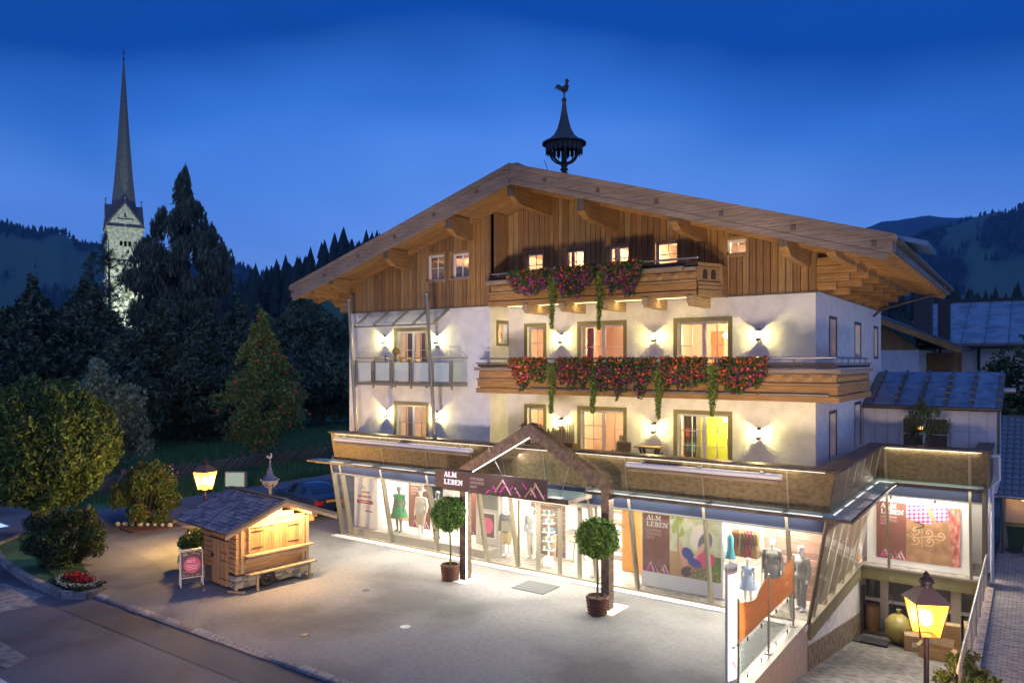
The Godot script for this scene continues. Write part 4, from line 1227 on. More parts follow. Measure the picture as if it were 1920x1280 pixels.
func right_side() -> void:
	# walls of the ramp
	var plinth := tri_mat(lin(0.30, 0.23, 0.155), tex.mottle, Vector3(0.6, 0.6, 0.6), 0.85)
	var b := thing("basement_front", "white basement wall under the shop beside the ramp with framed glass doors", "basement")
	part(b, "wall", MB.new().bb(-0.3, -0.02, -2.6, -0.01, -8.2, -0.02), M.plaster)
	part(b, "plinth", MB.new().hexa([Vector3(-0.02, -2.6, 0.0), Vector3(0.012, -2.6, 0.0), Vector3(0.012, -2.6, -8.0), Vector3(-0.02, -2.6, -8.0), Vector3(-0.02, -0.56, 0.0), Vector3(0.012, -0.56, 0.0), Vector3(0.012, -1.75, -8.0), Vector3(-0.02, -1.75, -8.0)]), plinth)
	part(b, "vent_window", MB.new().bb(-0.02, 0.006, -0.62, -0.28, -2.95, -2.45), M.sill)
	part(b, "conduit", MB.new().rod(Vector3(0.012, -0.9, -2.4), Vector3(0.012, -0.72, -3.3), 0.018, 6), M.sill)
	part(b, "step", MB.new().bb(0.0, 3.5, -2.6, -2.28, -9.0, -7.5), M.concrete)
	var dw := MB.new()
	wall(dw, -0.3, 3.6, -2.5, -0.02, -7.9, 0.25, [[0.02, 0.52, -2.25, -0.58], [0.78, 1.54, -2.2, -0.6], [1.9, 2.65, -2.25, -0.58], [2.95, 3.4, -2.25, -0.58]])
	part(b, "wall", dw, mat(lin(0.66, 0.58, 0.47), 0.7))
	for d in [[0.02, 0.52, false], [0.78, 1.54, true], [1.9, 2.65, false], [2.95, 3.4, false]]:
		var f := MB.new()
		f.bb(d[0], d[1], -1.36, -1.26, -8.0, -7.92)
		var dd := part(b, "door" if d[2] else "side_light", f, M.white)
		part(dd, "pane", MB.new().bb(d[0], d[1], -2.25, -1.36, -7.99, -7.98), M.pane)
		part(dd, "pane", MB.new().bb(d[0], d[1], -1.26, -0.58, -7.99, -7.98), M.pane)
		if d[2]:
			part(dd, "handle", MB.new().tube(PackedVector3Array([Vector3(0.82, -1.5, -7.9), Vector3(0.9, -1.42, -7.82), Vector3(0.92, -1.28, -7.82), Vector3(0.9, -1.12, -7.82), Vector3(0.82, -1.05, -7.9)]), PackedFloat32Array([0.02]), 8), M.steel)
	part(b, "back_wall", MB.new().bb(-0.3, 3.6, -2.6, -0.4, -12.0, -11.9).bb(3.5, 3.6, -2.6, -0.4, -11.9, -7.26).bb(-0.3, 3.6, -0.41, -0.39, -11.9, -8.2), mat(lin(0.25, 0.22, 0.19), 0.9))
	part(b, "back_wall", MB.new().bb(-0.4, -0.3, -2.6, -0.4, -12.0, -8.2).bb(-0.3, 3.5, -2.65, -2.55, -11.9, -9.0), mat(lin(0.25, 0.22, 0.19), 0.9))
	part(b, "drain_grate", MB.new().bb(0.02, 1.0, -2.3, -2.14, -6.4, -5.75), mat(lin(0.06, 0.058, 0.06), 0.6, 0.3))
	# left retaining wall of the ramp with its rail
	var rw := thing("ramp_wall", "low plastered wall with metal coping between forecourt and ramp", "wall")
	part(rw, "wall", MB.new().bb(-0.33, -0.021, -2.6, 0.1, 0.03, 7.5), tri_mat(lin(0.50, 0.40, 0.31), tex.soft, Vector3(0.6, 0.6, 0.6), 0.85))
	part(rw, "coping", MB.new().cbox(-0.36, 0.01, 0.1, 0.135, 0.5, 7.53, 0.006), M.steel)
	var rail := thing("banner_railing", "steel post railing with orange cloth banner and glass panels on ramp wall", "railing")
	for z in [0.75, 2.95, 5.15]:
		part(rail, "post", MB.new().rod(Vector3(-0.2, 0.13, z), Vector3(-0.2, 2.02, z), 0.026, 8), M.mullion)
		part(rail, "post_foot", MB.new().bb(-0.27, -0.13, 0.136, 0.16, z - 0.07, z + 0.07), M.steel)
	part(rail, "handrail", MB.new().rod(Vector3(-0.26, 1.03, 0.55), Vector3(-0.26, 1.0, 5.3), 0.024, 8), M.steel)
	for z in [[0.82, 2.88], [3.02, 5.08]]:
		var cl := MB.new()
		var n := 16
		for i in n:
			for j in 6:
				var pt := func(u: float, v: float) -> Vector3:
					var sag: float = 0.2 * 4.0 * u * (1.0 - u)
					var top: float = lerpf(1.98, 1.90, u) - sag
					var bot: float = 1.07
					return Vector3(-0.2 + 0.03 * sin(u * 9.0 + v * 3.0) * v + 0.012 * sin(v * 14.0 - u * 11.0), lerpf(bot, top, v), lerpf(z[0], z[1], u))
				cl.quad(pt.call(float(i + 1) / n, j / 6.0), pt.call(float(i) / n, j / 6.0), pt.call(float(i) / n, (j + 1) / 6.0), pt.call(float(i + 1) / n, (j + 1) / 6.0))
		var cm := tri_mat(lin(0.50, 0.25, 0.11), tex.soft, Vector3(1.5, 1.5, 1.5), 0.85)
		cm.backlight_enabled = true
		cm.backlight = lin(0.5, 0.25, 0.1)
		part(rail, "cloth_banner", cl, cm)
		part(rail, "glass_panel", MB.new().bb(-0.205, -0.195, 0.22, 0.95, z[0] + 0.03, z[1] - 0.03), glass(Color(0.75, 0.9, 0.82), 0.15))
		for k in 2:
			for y in [0.18, 0.97]:
				part(rail, "clamp", MB.new().rod(Vector3(-0.2, y - 0.05, z[0] + 0.5 + k), Vector3(-0.2, y + 0.05, z[0] + 0.5 + k), 0.016, 6), M.iron)
	# light pylon with an almond-shaped plan
	var py := thing("pylon_sign", "tall white lit pylon sign with curved faces and grey cap by ramp wall", "sign", Vector3(-0.42, 0, 4.95), 0.1)
	var lens := PackedVector2Array()
	for k in 9:
		var t := -1.0 + k / 4.0
		lens.append(Vector2(0.12 * (1 - t * t), 0.32 * t))
	for k in range(1, 8):
		var t := 1.0 - k / 4.0
		lens.append(Vector2(-0.12 * (1 - t * t), 0.32 * t))
	var pm := MB.new(); pm.T = Transform3D(Basis(Vector3(1, 0, 0), Vector3(0, 0, -1), Vector3(0, 1, 0)), Vector3(0, 0.05, 0))
	pm.prism(lens, 2.5)
	part(py, "body", pm, mat(lin(0.42, 0.42, 0.45), 0.4))
	var cap := MB.new(); cap.T = Transform3D(Basis(Vector3(1.06, 0, 0), Vector3(0, 0, -1.06), Vector3(0, 1, 0)), Vector3(0, 2.55, 0))
	part(py, "cap", cap.prism(lens, 0.07), mat(lin(0.22, 0.22, 0.25), 0.45))
	var face := MB.new()
	for k in 8:
		var a := lens[k]; var c := lens[k + 1]
		face.quad(Vector3(a.x + 0.006, 0.25, -a.y), Vector3(c.x + 0.006, 0.25, -c.y), Vector3(c.x + 0.006, 2.5, -c.y), Vector3(a.x + 0.006, 2.5, -a.y))
	part(py, "lit_face", face, glow(lin(1.0, 0.93, 0.84), 0.95))
	for k in 4:
		part(py, "zigzag_bar", MB.new().bar(Vector3(0.131 - 0.012 * k, 0.3 + 0.1 * k, 0.02 + 0.07 * k), Vector3(0.126 - 0.012 * k, 0.62 + 0.02 * k, 0.1 + 0.06 * k), 0.004, 0.03, Vector3(0, 1, 0)), mat(lin(0.7, 0.25, 0.5), 0.5))
	area(py, Vector3(0.16, 1.4, 0.0), Vector3(1, 0, 0.15), Vector2(0.4, 2.1), lin(1, 0.93, 0.84), 2.5)
	# right retaining wall with coping and mesh rail
	var r2 := thing("path_wall", "retaining wall with pale stone coping between ramp and paved path", "wall")
	part(r2, "wall", MB.new().bb(3.52, 3.88, -2.6, 0.02, -7.02, 7.5), plinth)
	var zz := -7.0
	while zz < 7.0:
		part(r2, "coping_stone", MB.new().cbox(3.48, 3.92, 0.02, 0.08, zz + 0.005, zz + 2.2, 0.01), tri_mat(lin(0.46, 0.34, 0.28), tex.mottle, Vector3(0.8, 0.8, 0.8), 0.7))
		zz += 2.21
	var fr := thing("path_railing", "galvanised railing with round handrail and mesh panels beside paved path", "railing")
	part(fr, "handrail", MB.new().rod(Vector3(3.72, 1.05, -6.6), Vector3(3.72, 1.05, 4.2), 0.028, 8), mat(lin(0.55, 0.5, 0.45), 0.35, 0.6))
	for k in 7:
		var z := -6.5 + 1.7 * k
		part(fr, "post", MB.new().rod(Vector3(3.72, 0.08, z), Vector3(3.72, 1.05, z), 0.024, 8), M.steel)
		if k < 6:
			var net := MB.new()
			for j in 20:
				var q := z + 0.08 * j + 0.06
				net.bb(3.718, 3.722, 0.16, 0.96, q - 0.003, q + 0.003)
			for j in 11:
				net.bb(3.717, 3.723, 0.16 + 0.08 * j - 0.003, 0.16 + 0.08 * j + 0.003, z + 0.05, z + 1.62)
			part(fr, "mesh_panel", net, M.steel)
	# cardboard boxes, sack and bin by the doors
	var card := tri_mat(lin(0.46, 0.30, 0.14), tex.soft, Vector3(1, 1, 1), 0.85)
	var card_b := tri_mat(lin(0.52, 0.36, 0.19), tex.soft, Vector3(1, 1, 1), 0.85)
	for c in [["closed brown cardboard box with a white label against the yellow sack", Vector3(1.78, -2.3, -6.25), Vector3(0.6, 0.55, 0.45), 0.2, false, true], ["open cardboard box with raised flaps in front of the pile", Vector3(2.45, -2.28, -5.55), Vector3(0.85, 0.5, 0.5), -0.15, true, false], ["tall upright cardboard box leaning at the back of the pile", Vector3(2.65, -2.3, -6.5), Vector3(0.75, 1.0, 0.35), 0.1, false, false], ["small narrow carton with printed sides between the bigger boxes", Vector3(2.1, -2.3, -6.0), Vector3(0.26, 0.62, 0.3), 0.5, false, true], ["flattened cardboard propped against the path wall", Vector3(3.2, -2.3, -6.4), Vector3(0.12, 1.1, 0.8), 0.12, false, false]]:
		var s: Vector3 = c[2]
		var bx := thing("cardboard_box", c[0], "box", c[1], c[3], "cardboard boxes by the basement doors")
		var sides := MB.new()
		var t := 0.012
		sides.bb(-s.x / 2, s.x / 2, 0, s.y, s.z / 2 - t, s.z / 2).bb(-s.x / 2, s.x / 2, 0, s.y, -s.z / 2, -s.z / 2 + t).bb(-s.x / 2, -s.x / 2 + t, 0, s.y, -s.z / 2 + t, s.z / 2 - t).bb(s.x / 2 - t, s.x / 2, 0, s.y, -s.z / 2 + t, s.z / 2 - t).bb(-s.x / 2, s.x / 2, 0, t, -s.z / 2, s.z / 2)
		part(bx, "sides", sides, card)
		if c[4]:
			part(bx, "flap", MB.new().bar(Vector3(-s.x / 2 - 0.08, s.y + 0.03, 0), Vector3(-s.x / 2, s.y, 0), s.z, t), card_b)
			part(bx, "flap", MB.new().bar(Vector3(0, s.y, -s.z / 2), Vector3(0, s.y + 0.24, -s.z / 2 - 0.05), s.x, t, Vector3(0, 0, 1)), card_b)
			part(bx, "flap", MB.new().bar(Vector3(s.x / 2, s.y, 0), Vector3(s.x / 2 + 0.15, s.y - 0.08, 0), s.z, t), card_b)
		else:
			part(bx, "lid", MB.new().bb(-s.x / 2, s.x / 2, s.y, s.y + t, -s.z / 2, s.z / 2), card_b)
			part(bx, "tape", MB.new().bb(-s.x / 2 + 0.001, s.x / 2 - 0.001, s.y + t, s.y + t + 0.002, -0.03, 0.03), mat(lin(0.6, 0.5, 0.35), 0.3))
		if c[5]:
			part(bx, "label_sticker", MB.new().bb(-0.1, 0.06, s.y * 0.4, s.y * 0.4 + 0.16, s.z / 2, s.z / 2 + 0.003), M.white)
	var sk := MB.new()
	var nf := noise(0.9, FastNoiseLite.TYPE_SIMPLEX_SMOOTH, 3, 44)
	sk.ball(Vector3(0, 0.5, 0), Vector3(0.40, 0.50, 0.36), 44, 30)
	for i in sk.v.size():
		var q := sk.v[i]
		var f := 1.0 + 0.16 * nf.get_noise_3d(q.x * 4, q.y * 4, q.z * 4) + 0.16 * absf(nf.get_noise_3d(q.x * 11, q.y * 9, q.z * 11))
		sk.v[i] = Vector3(q.x * f, q.y * (0.94 + 0.06 * f), q.z * f)
	var sack := thing("rubbish_sack", "crumpled yellow plastic rubbish sack by the basement doors", "rubbish sack", Vector3(1.25, -2.3, -6.75))
	part(sack, "bag", sk, mat(lin(0.42, 0.34, 0.10), 0.4))
	part(sack, "knot", MB.new().lathe([Vector2(0.05, 0.98), Vector2(0.04, 1.05), Vector2(0.09, 1.13)], 9), mat(lin(0.42, 0.34, 0.10), 0.4))
	single("wooden_bin", "round wooden barrel standing left of the basement door", "barrel", MB.new().lathe([Vector2(0.0, -2.28), Vector2(0.22, -2.28), Vector2(0.25, -1.9), Vector2(0.23, -1.45), Vector2(0.2, -1.43), Vector2(0.2, -1.5), Vector2(0.0, -1.5)], 18).mesh(), M.hut_y).position = Vector3(0.32, 0, -7.62)
	single("door_mat", "dark flat rubber mat lying at the foot of the ramp", "mat", MB.new().cbox(0.25, 1.05, -2.15, -2.10, -6.25, -5.7, 0.01), mat(lin(0.03, 0.03, 0.032), 0.9))
	single("leaning_frame", "narrow brown frame leaning on the wall beside the basement doors", "frame", MB.new().bar(Vector3(0.06, -2.27, -7.35), Vector3(0.04, -0.75, -7.5), 0.06, 0.35, Vector3(0, 0, 1)), M.bronze_metal)
	annex()
	neighbours()

func annex() -> void:
	var a := thing("annex", "low white panelled annex with blue-grey batten metal roof beside the white house", "annex")
	var w := MB.new()
	wall(w, BX1 + 0.004, 3.9, 2.6, 5.42, -9.0, 0.25, [[1.0, 2.52, 3.85, 5.08]])
	w.bb(3.65, 3.9, 2.6, 5.42, -12.8, -9.252)
	part(a, "wall", w, mat(lin(0.62, 0.60, 0.60), 0.6))
	var pnl := mat(lin(0.70, 0.67, 0.67), 0.55)
	for r in [[-0.2, 0.18, 3.3, 4.72], [0.2, 0.58, 3.3, 4.72], [0.6, 0.94, 3.3, 4.72], [-0.2, 0.18, 4.74, 5.4], [0.2, 0.58, 4.74, 5.4], [0.6, 0.94, 4.74, 5.4], [2.58, 3.1, 3.3, 4.62], [3.12, 3.62, 3.3, 4.62], [2.58, 3.1, 4.64, 5.4], [3.12, 3.62, 4.64, 5.4], [3.64, 3.9, 3.3, 5.4], [0.96, 2.56, 5.14, 5.4]]:
		part(a, "wall_panel", MB.new().cbox(r[0] + 0.004, r[1] - 0.004, r[2], r[3], -8.995, -8.965, 0.004), pnl)
	window(a, 1.0, 2.52, 3.85, 5.08, -9.1, 2, 2, 1, true, false)
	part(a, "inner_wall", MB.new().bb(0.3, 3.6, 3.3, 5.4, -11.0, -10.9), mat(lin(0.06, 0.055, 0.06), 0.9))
	part(a, "fire_glow_lamp", MB.new().ball(Vector3(1.55, 4.62, -9.9), Vector3(0.16, 0.06, 0.05), 8, 5), glow(lin(1.0, 0.45, 0.12), 3.0))
	omni(a, Vector3(1.55, 4.62, -9.9), lin(1.0, 0.5, 0.15), 0.15, 0.05)
	# roof of flat sheets between raised battens
	var y0 := 5.46; var y1 := 6.62; var z0 := -8.72; var z1 := -12.4
	var up := func(x: float, t: float, l: float) -> Vector3: return Vector3(x, lerpf(y0, y1, t) + l, lerpf(z0, z1, t))
	part(a, "roof", MB.new().hexa([up.call(BX1 + 0.02, 0, -0.12), up.call(4.05, 0, -0.12), up.call(4.05, 1, -0.12), up.call(BX1 + 0.02, 1, -0.12), up.call(BX1 + 0.02, 0, 0), up.call(4.05, 0, 0), up.call(4.05, 1, 0), up.call(BX1 + 0.02, 1, 0)]), M.roof_metal)
	for k in 6:
		var x := 0.05 + k * 0.78
		for j in 2:
			if k < 5:
				part(a, "roof_sheet", MB.new().hexa([up.call(x + 0.06, 0.5 * j, 0.003), up.call(x + 0.72, 0.5 * j, 0.003), up.call(x + 0.72, 0.5 * j + 0.49, 0.003), up.call(x + 0.06, 0.5 * j + 0.49, 0.003), up.call(x + 0.06, 0.5 * j, 0.02), up.call(x + 0.72, 0.5 * j, 0.02), up.call(x + 0.72, 0.5 * j + 0.49, 0.016), up.call(x + 0.06, 0.5 * j + 0.49, 0.016)]), tri_mat(lin(0.34, 0.38, 0.43), tex.mottle, Vector3(0.3, 0.3, 0.3), 0.4, 0.5))
		part(a, "roof_batten", MB.new().bar(up.call(x, 0.0, 0.04), up.call(x, 1.0, 0.04), 0.09, 0.08), M.roof_metal)
		for j in 5:
			part(a, "snow_guard", MB.new().box(up.call(x, 0.14 + 0.17 * j, 0.1), Vector3(0.16, 0.06, 0.1)), M.bronze_metal)
	part(a, "gutter", MB.new().rod(Vector3(BX1 + 0.05, 5.42, -8.68), Vector3(4.05, 5.42, -8.68), 0.07, 8), M.bronze_metal)
	part(a, "downpipe", MB.new().rod(Vector3(3.96, 5.4, -8.75), Vector3(3.96, 3.2, -8.75), 0.045, 8), M.bronze_metal)
	part(a, "vent_pipe", MB.new().rod(Vector3(4.05, 6.0, -11.0), Vector3(4.4, 6.0, -11.0), 0.1, 10), M.steel)

func neighbours() -> void:
	var g := thing("gabled_house", "white house with brown timber gable behind the annex", "house")
	part(g, "wall", MB.new().bb(-12.0, -0.75, 0.0, 7.75, -40.0, -30.0), M.plaster)
	part(g, "gable_board_wall", MB.new().hexa([Vector3(-9.5, 7.75, -29.98), Vector3(-0.72, 7.75, -29.98), Vector3(-0.72, 7.75, -30.3), Vector3(-9.5, 7.75, -30.3), Vector3(-7.0, 10.6, -29.98), Vector3(-4.4, 10.6, -29.98), Vector3(-4.4, 10.6, -30.3), Vector3(-7.0, 10.6, -30.3)]), M.gable_y)
	var gr := MB.new()
	for s in [[-5.6, 1.5], [-5.6, -12.7]]:
		gr.bar(Vector3(s[0], 10.95, -34.6), Vector3(s[1], 10.95 - absf(s[1] - s[0]) * 0.44, -34.6), 11.5, 0.16)
	part(g, "roof", gr, mat(lin(0.07, 0.075, 0.09), 0.6, 0.3))
	part(g, "barge_board", MB.new().bar(Vector3(-5.6, 10.78, -28.83), Vector3(1.5, 7.66, -28.83), 0.06, 0.34), M.gable_x)
	part(g, "porch_wall", MB.new().bb(-0.75, 1.2, 3.0, 7.6, -34.0, -33.7), M.gable_y)
	part(g, "porch_post", MB.new().bb(1.0, 1.2, 3.0, 7.7, -30.4, -30.2), M.gable_y)
	part(g, "porch_rail", MB.new().bb(-0.7, 1.2, 5.4, 6.3, -30.4, -30.3), M.gable_x)
	part(g, "chimney", MB.new().bb(-1.6, -0.6, 8.6, 11.6, -36.0, -35.0).bb(-0.4, 0.3, 8.4, 11.2, -37.5, -36.8), mat(lin(0.05, 0.05, 0.055), 0.8))
	var n := thing("large_barn", "large building with wide blue-grey sheet metal roof behind the annex", "building")
	part(n, "wall", MB.new().bb(-0.6, 16.0, 0.0, 8.1, -50.0, -38.0), M.plaster)
	part(n, "roof", MB.new().hexa([Vector3(-1.7, 8.05, -36.5), Vector3(17, 8.05, -36.5), Vector3(17, 11.4, -46.0), Vector3(-1.7, 11.4, -46.0), Vector3(-1.7, 8.25, -36.5), Vector3(17, 8.25, -36.5), Vector3(17, 11.6, -46.0), Vector3(-1.7, 11.6, -46.0)]), M.roof_metal)
	var sh := tri_mat(lin(0.33, 0.38, 0.44), tex.mottle, Vector3(0.12, 0.12, 0.12), 0.45, 0.4)
	for k in 14:
		for j in 3:
			var x := -1.6 + k * 1.3
			var q := func(xx: float, t: float, l: float) -> Vector3: return Vector3(xx, lerpf(8.25, 11.6, t) + l, lerpf(-36.5, -46.0, t))
			var t0 := j / 3.0; var t1 := (j + 1) / 3.0 - 0.01
			part(n, "roof_sheet", MB.new().hexa([q.call(x, t0, 0.0), q.call(x + 1.24, t0, 0.0), q.call(x + 1.24, t1, 0.0), q.call(x, t1, 0.0), q.call(x, t0, 0.06), q.call(x + 1.24, t0, 0.06), q.call(x + 1.24, t1, 0.04), q.call(x, t1, 0.04)]), sh)
	part(n, "ridge", MB.new().bb(-1.75, 17, 11.6, 11.8, -46.3, -45.8), M.iron)
	part(n, "gutter", MB.new().rod(Vector3(-1.7, 8.0, -36.4), Vector3(17, 8.0, -36.4), 0.12, 8), M.iron)
	part(n, "downpipe", MB.new().tube(PackedVector3Array([Vector3(-0.2, 7.9, -36.5), Vector3(-0.4, 7.3, -37.8), Vector3(-0.4, 0, -37.9)]), PackedFloat32Array([0.09]), 8).rod(Vector3(1.9, 7.9, -37.8), Vector3(1.9, 0, -37.8), 0.09), M.iron)
	# tiled house at the end of the path
	var t := thing("tiled_house", "house with grey corrugated tile roof and orange-lit wall at the path end", "house")
	part(t, "wall", MB.new().bb(4.05, 12, 0.0, 2.3, -20.0, -12.8).bb(3.98, 4.06, 0, 2.1, -14.5, -12.9), mat(lin(0.62, 0.45, 0.30), 0.85))
	part(t, "roof", MB.new().hexa([Vector3(3.75, 2.05, -12.0), Vector3(12, 2.05, -12.0), Vector3(12, 4.55, -18.8), Vector3(3.75, 4.55, -18.8), Vector3(3.75, 2.17, -12.0), Vector3(12, 2.17, -12.0), Vector3(12, 4.67, -18.8), Vector3(3.75, 4.67, -18.8)]), M.grey_x)
	var tm := mat(lin(0.20, 0.20, 0.22), 0.55)
	var tile := MB.new()
	for k in 6:
		var a0 := PI * k / 6; var a1 := PI * (k + 1) / 6
		tile.quad(Vector3(-0.12 * cos(a0), 0.045 * sin(a0), 0.23), Vector3(-0.12 * cos(a1), 0.045 * sin(a1), 0.23), Vector3(-0.12 * cos(a1), 0.045 * sin(a1) - 0.02, -0.2), Vector3(-0.12 * cos(a0), 0.045 * sin(a0) - 0.02, -0.2))
	var tmesh := tile.mesh()
	var ang := atan2(2.5, 6.8)
	for r in 16:
		for k in 9:
			var o := part(t, "roof_tile", tmesh, tm)
			o.transform = Transform3D(Basis(Vector3.RIGHT, ang), Vector3(3.88 + k * 0.24, 2.2 + r * 0.152, -12.12 - r * 0.415))
	part(t, "gutter", MB.new().rod(Vector3(3.7, 2.08, -11.9), Vector3(12, 2.08, -11.9), 0.06, 8), M.steel)
	part(t, "downpipe", MB.new().rod(Vector3(3.95, 2.1, -11.95), Vector3(3.95, 0, -11.95), 0.05, 8), M.bronze_metal)
	part(t, "porch_lamp", MB.new().ball(Vector3(4.6, 1.95, -12.6), Vector3(0.08, 0.08, 0.08)), glow(lin(1, 0.7, 0.35), 2.0))
	omni(t, Vector3(4.6, 1.95, -12.6), lin(1, 0.65, 0.3), 0.4, 0.07)
	var bn := thing("wheelie_bin", "dark green wheeled bin by the orange wall at the path end", "bin", Vector3(4.35, 0, -12.35), 0.1)
	part(bn, "body", MB.new().hexa([Vector3(-0.22, 0.08, 0.24), Vector3(0.22, 0.08, 0.24), Vector3(0.22, 0.08, -0.2), Vector3(-0.22, 0.08, -0.2), Vector3(-0.29, 0.95, 0.33), Vector3(0.29, 0.95, 0.33), Vector3(0.29, 0.95, -0.32), Vector3(-0.29, 0.95, -0.32)]), mat(lin(0.03, 0.06, 0.03), 0.5))
	part(bn, "lid", MB.new().cbox(-0.31, 0.31, 0.95, 1.03, -0.36, 0.36, 0.02), mat(lin(0.03, 0.06, 0.03), 0.5))
	for s in [-0.2, 0.2]:
		part(bn, "wheel", MB.new().rod(Vector3(s - 0.03, 0.1, -0.24), Vector3(s + 0.03, 0.1, -0.24), 0.1, 12), M.iron)

func lamps() -> void:
	var wc := lin(1.0, 0.84, 0.30)
	var gl := glow(lin(1.0, 0.86, 0.52), 3.5)
	var proto: Node3D
	for l in [["wall lamp left of the glass balcony's door", -16.23, 7.85, AZ], ["wall lamp right of the glass balcony's door, beside the leaning pole", -13.5, 7.83, AZ], ["wall lamp left of the terrace door below the glass balcony", -16.14, 4.95, AZ], ["wall lamp right of the terrace door below the glass balcony", -13.5, 4.95, AZ], ["wall lamp between narrow window and double door above the main balcony", -8.73, 7.8, BZ], ["wall lamp between the two double doors above the main balcony", -5.2, 7.8, BZ], ["wall lamp near the house corner above the main balcony", -1.83, 7.78, BZ], ["wall lamp over the bamboo screen on the roof terrace", -8.73, 4.83, BZ], ["wall lamp above the small terrace table", -5.2, 4.83, BZ], ["wall lamp near the house corner on the roof terrace", -1.83, 4.83, BZ]]:
		var at := Vector3(l[1], l[2], l[3])
		if proto == null:
			proto = thing("wall_lamp", l[0], "wall lamp", at, 0.0, "lit wall lamps on the house front")
			part(proto, "back_plate", MB.new().cbox(-0.05, 0.05, -0.12, 0.22, 0.0, 0.02, 0.006), M.iron)
			part(proto, "cap", MB.new().lathe([Vector2(0.0, 0.2), Vector2(0.13, 0.17), Vector2(0.13, 0.155), Vector2(0.0, 0.155)], 12).mesh(), M.iron).position = Vector3(0, 0, 0.15)
			part(proto, "lamp_glass", MB.new().lathe([Vector2(0.07, -0.06), Vector2(0.11, 0.15)], 12).mesh(), gl).position = Vector3(0, 0, 0.15)
			part(proto, "holder", MB.new().lathe([Vector2(0.0, -0.15), Vector2(0.03, -0.14), Vector2(0.085, -0.062), Vector2(0.0, -0.061)], 12).mesh(), M.iron).position = Vector3(0, 0, 0.15)
			omni(proto, Vector3(0, 0.05, 0.15), wc, 1.7, 0.03)
		else:
			dup(proto, l[0], at, 0.0, "lit wall lamps on the house front")
	# street lanterns
	var lan := thing("street_lantern", "lit four-sided orange street lantern behind the wooden hut", "street lantern", Vector3(-20.35, 0, 4.63), 0.35, "street lanterns")
	var ir := mat(lin(0.045, 0.03, 0.028), 0.5, 0.4)
	part(lan, "post", MB.new().lathe([Vector2(0.11, 0), Vector2(0.11, 0.35), Vector2(0.07, 0.42), Vector2(0.055, 0.9), Vector2(0.075, 0.93), Vector2(0.05, 0.98), Vector2(0.045, 2.22), Vector2(0.09, 2.25), Vector2(0.09, 2.28), Vector2(0.0, 2.28)], 12), ir)
	part(lan, "lantern_roof", MB.new().lathe([Vector2(0.45, 2.93), Vector2(0.46, 2.95), Vector2(0.12, 3.2), Vector2(0.0, 3.2)], 4, true, PI / 4), mat(lin(0.16, 0.09, 0.07), 0.5, 0.3))
	part(lan, "finial", MB.new().lathe([Vector2(0.1, 3.18), Vector2(0.1, 3.27), Vector2(0.14, 3.28), Vector2(0.12, 3.34), Vector2(0.05, 3.4), Vector2(0.06, 3.44), Vector2(0.0, 3.5)], 10), ir)
	var rib := MB.new()
	for k in 4:
		var a := PI / 4 + k * PI / 2
		rib.bar(Vector3(sin(a) * 0.25, 2.28, cos(a) * 0.25), Vector3(sin(a) * 0.42, 2.93, cos(a) * 0.42), 0.025, 0.025)
	part(lan, "glazing_rib", rib, ir)
	var og := mat(Color(1.0, 0.62, 0.12, 0.5), 0.5)
	og.transparency = BaseMaterial3D.TRANSPARENCY_ALPHA
	og.emission_enabled = true
	og.emission = lin(1.0, 0.42, 0.05)
	og.emission_energy_multiplier = 0.75
	for k in 4:
		var mb := MB.new(); mb.T = Transform3D(Basis(Vector3.UP, k * PI / 2), Vector3.ZERO)
		part(lan, "lamp_pane", mb.quad(Vector3(-0.17, 2.29, 0.17), Vector3(0.17, 2.29, 0.17), Vector3(0.29, 2.93, 0.29), Vector3(-0.29, 2.93, 0.29)), og)
	part(lan, "lamp_bulb", MB.new().ball(Vector3(0, 2.6, 0), Vector3(0.11, 0.15, 0.11), 12, 8), glow(lin(1.0, 0.75, 0.35), 14.0))
	omni(lan, Vector3(0, 2.6, 0), lin(1.0, 0.60, 0.18), 60.0, 0.12)
	var near := dup(lan, "large lit four-sided orange street lantern in front of the cardboard boxes", Vector3(3.25, -0.45, 4.7), 0.5, "street lanterns")
	for l in near.get_children():
		if l is OmniLight3D:
			l.light_energy = 16.0
	# added fill lights out of view, standing in for passing traffic on the house
	var fl: Node3D
	for k in 3:
		var at := Vector3([-5.5, -1.5, 6.4][k], 0.0, [14.6, 14.8, 11.0][k])
		var lab: String = ["added out-of-view fill light aimed at the left house wall", "added out-of-view fill light aimed at the middle of the house front", "added out-of-view fill light aimed at the right house corner"][k]
		if k == 0:
			fl = thing("added_fill_light", lab, "added_fill_light", at, 0.0, "added roadside fill lights")
			part(fl, "stand", MB.new().lathe([Vector2(0.16, 0), Vector2(0.16, 0.06), Vector2(0.04, 0.08), Vector2(0.04, 0.45), Vector2(0.0, 0.45)], 10), M.iron)
			part(fl, "housing", MB.new().cbox(-0.2, 0.2, 0.45, 0.8, -0.1, 0.12, 0.03), M.iron)
			part(fl, "lamp_glass", MB.new().bb(-0.17, 0.17, 0.49, 0.76, -0.112, -0.102), glow(lin(1.0, 0.8, 0.66), 2.0))
		else:
			dup(fl, lab, at, 0.0, "added roadside fill lights")
	spot(self, Vector3(-5.5, 0.66, 14.44), Vector3(-14.5, 7.6, -0.6), lin(1.0, 0.84, 0.88), 150.0, 24.0, 0.7)  # beams of the added fill lights, washing the house front
	spot(self, Vector3(-1.5, 0.66, 14.64), Vector3(-5.0, 8.4, -1.7), lin(1.0, 0.78, 0.56), 150.0, 24.0, 0.7)
	spot(self, Vector3(-5.5, 0.66, 14.44), Vector3(-17.0, 1.0, 6.6), lin(1.0, 0.66, 0.40), 110.0, 15.0, 0.4)  # added beam to brighten the hut, from the first out-of-view fill light
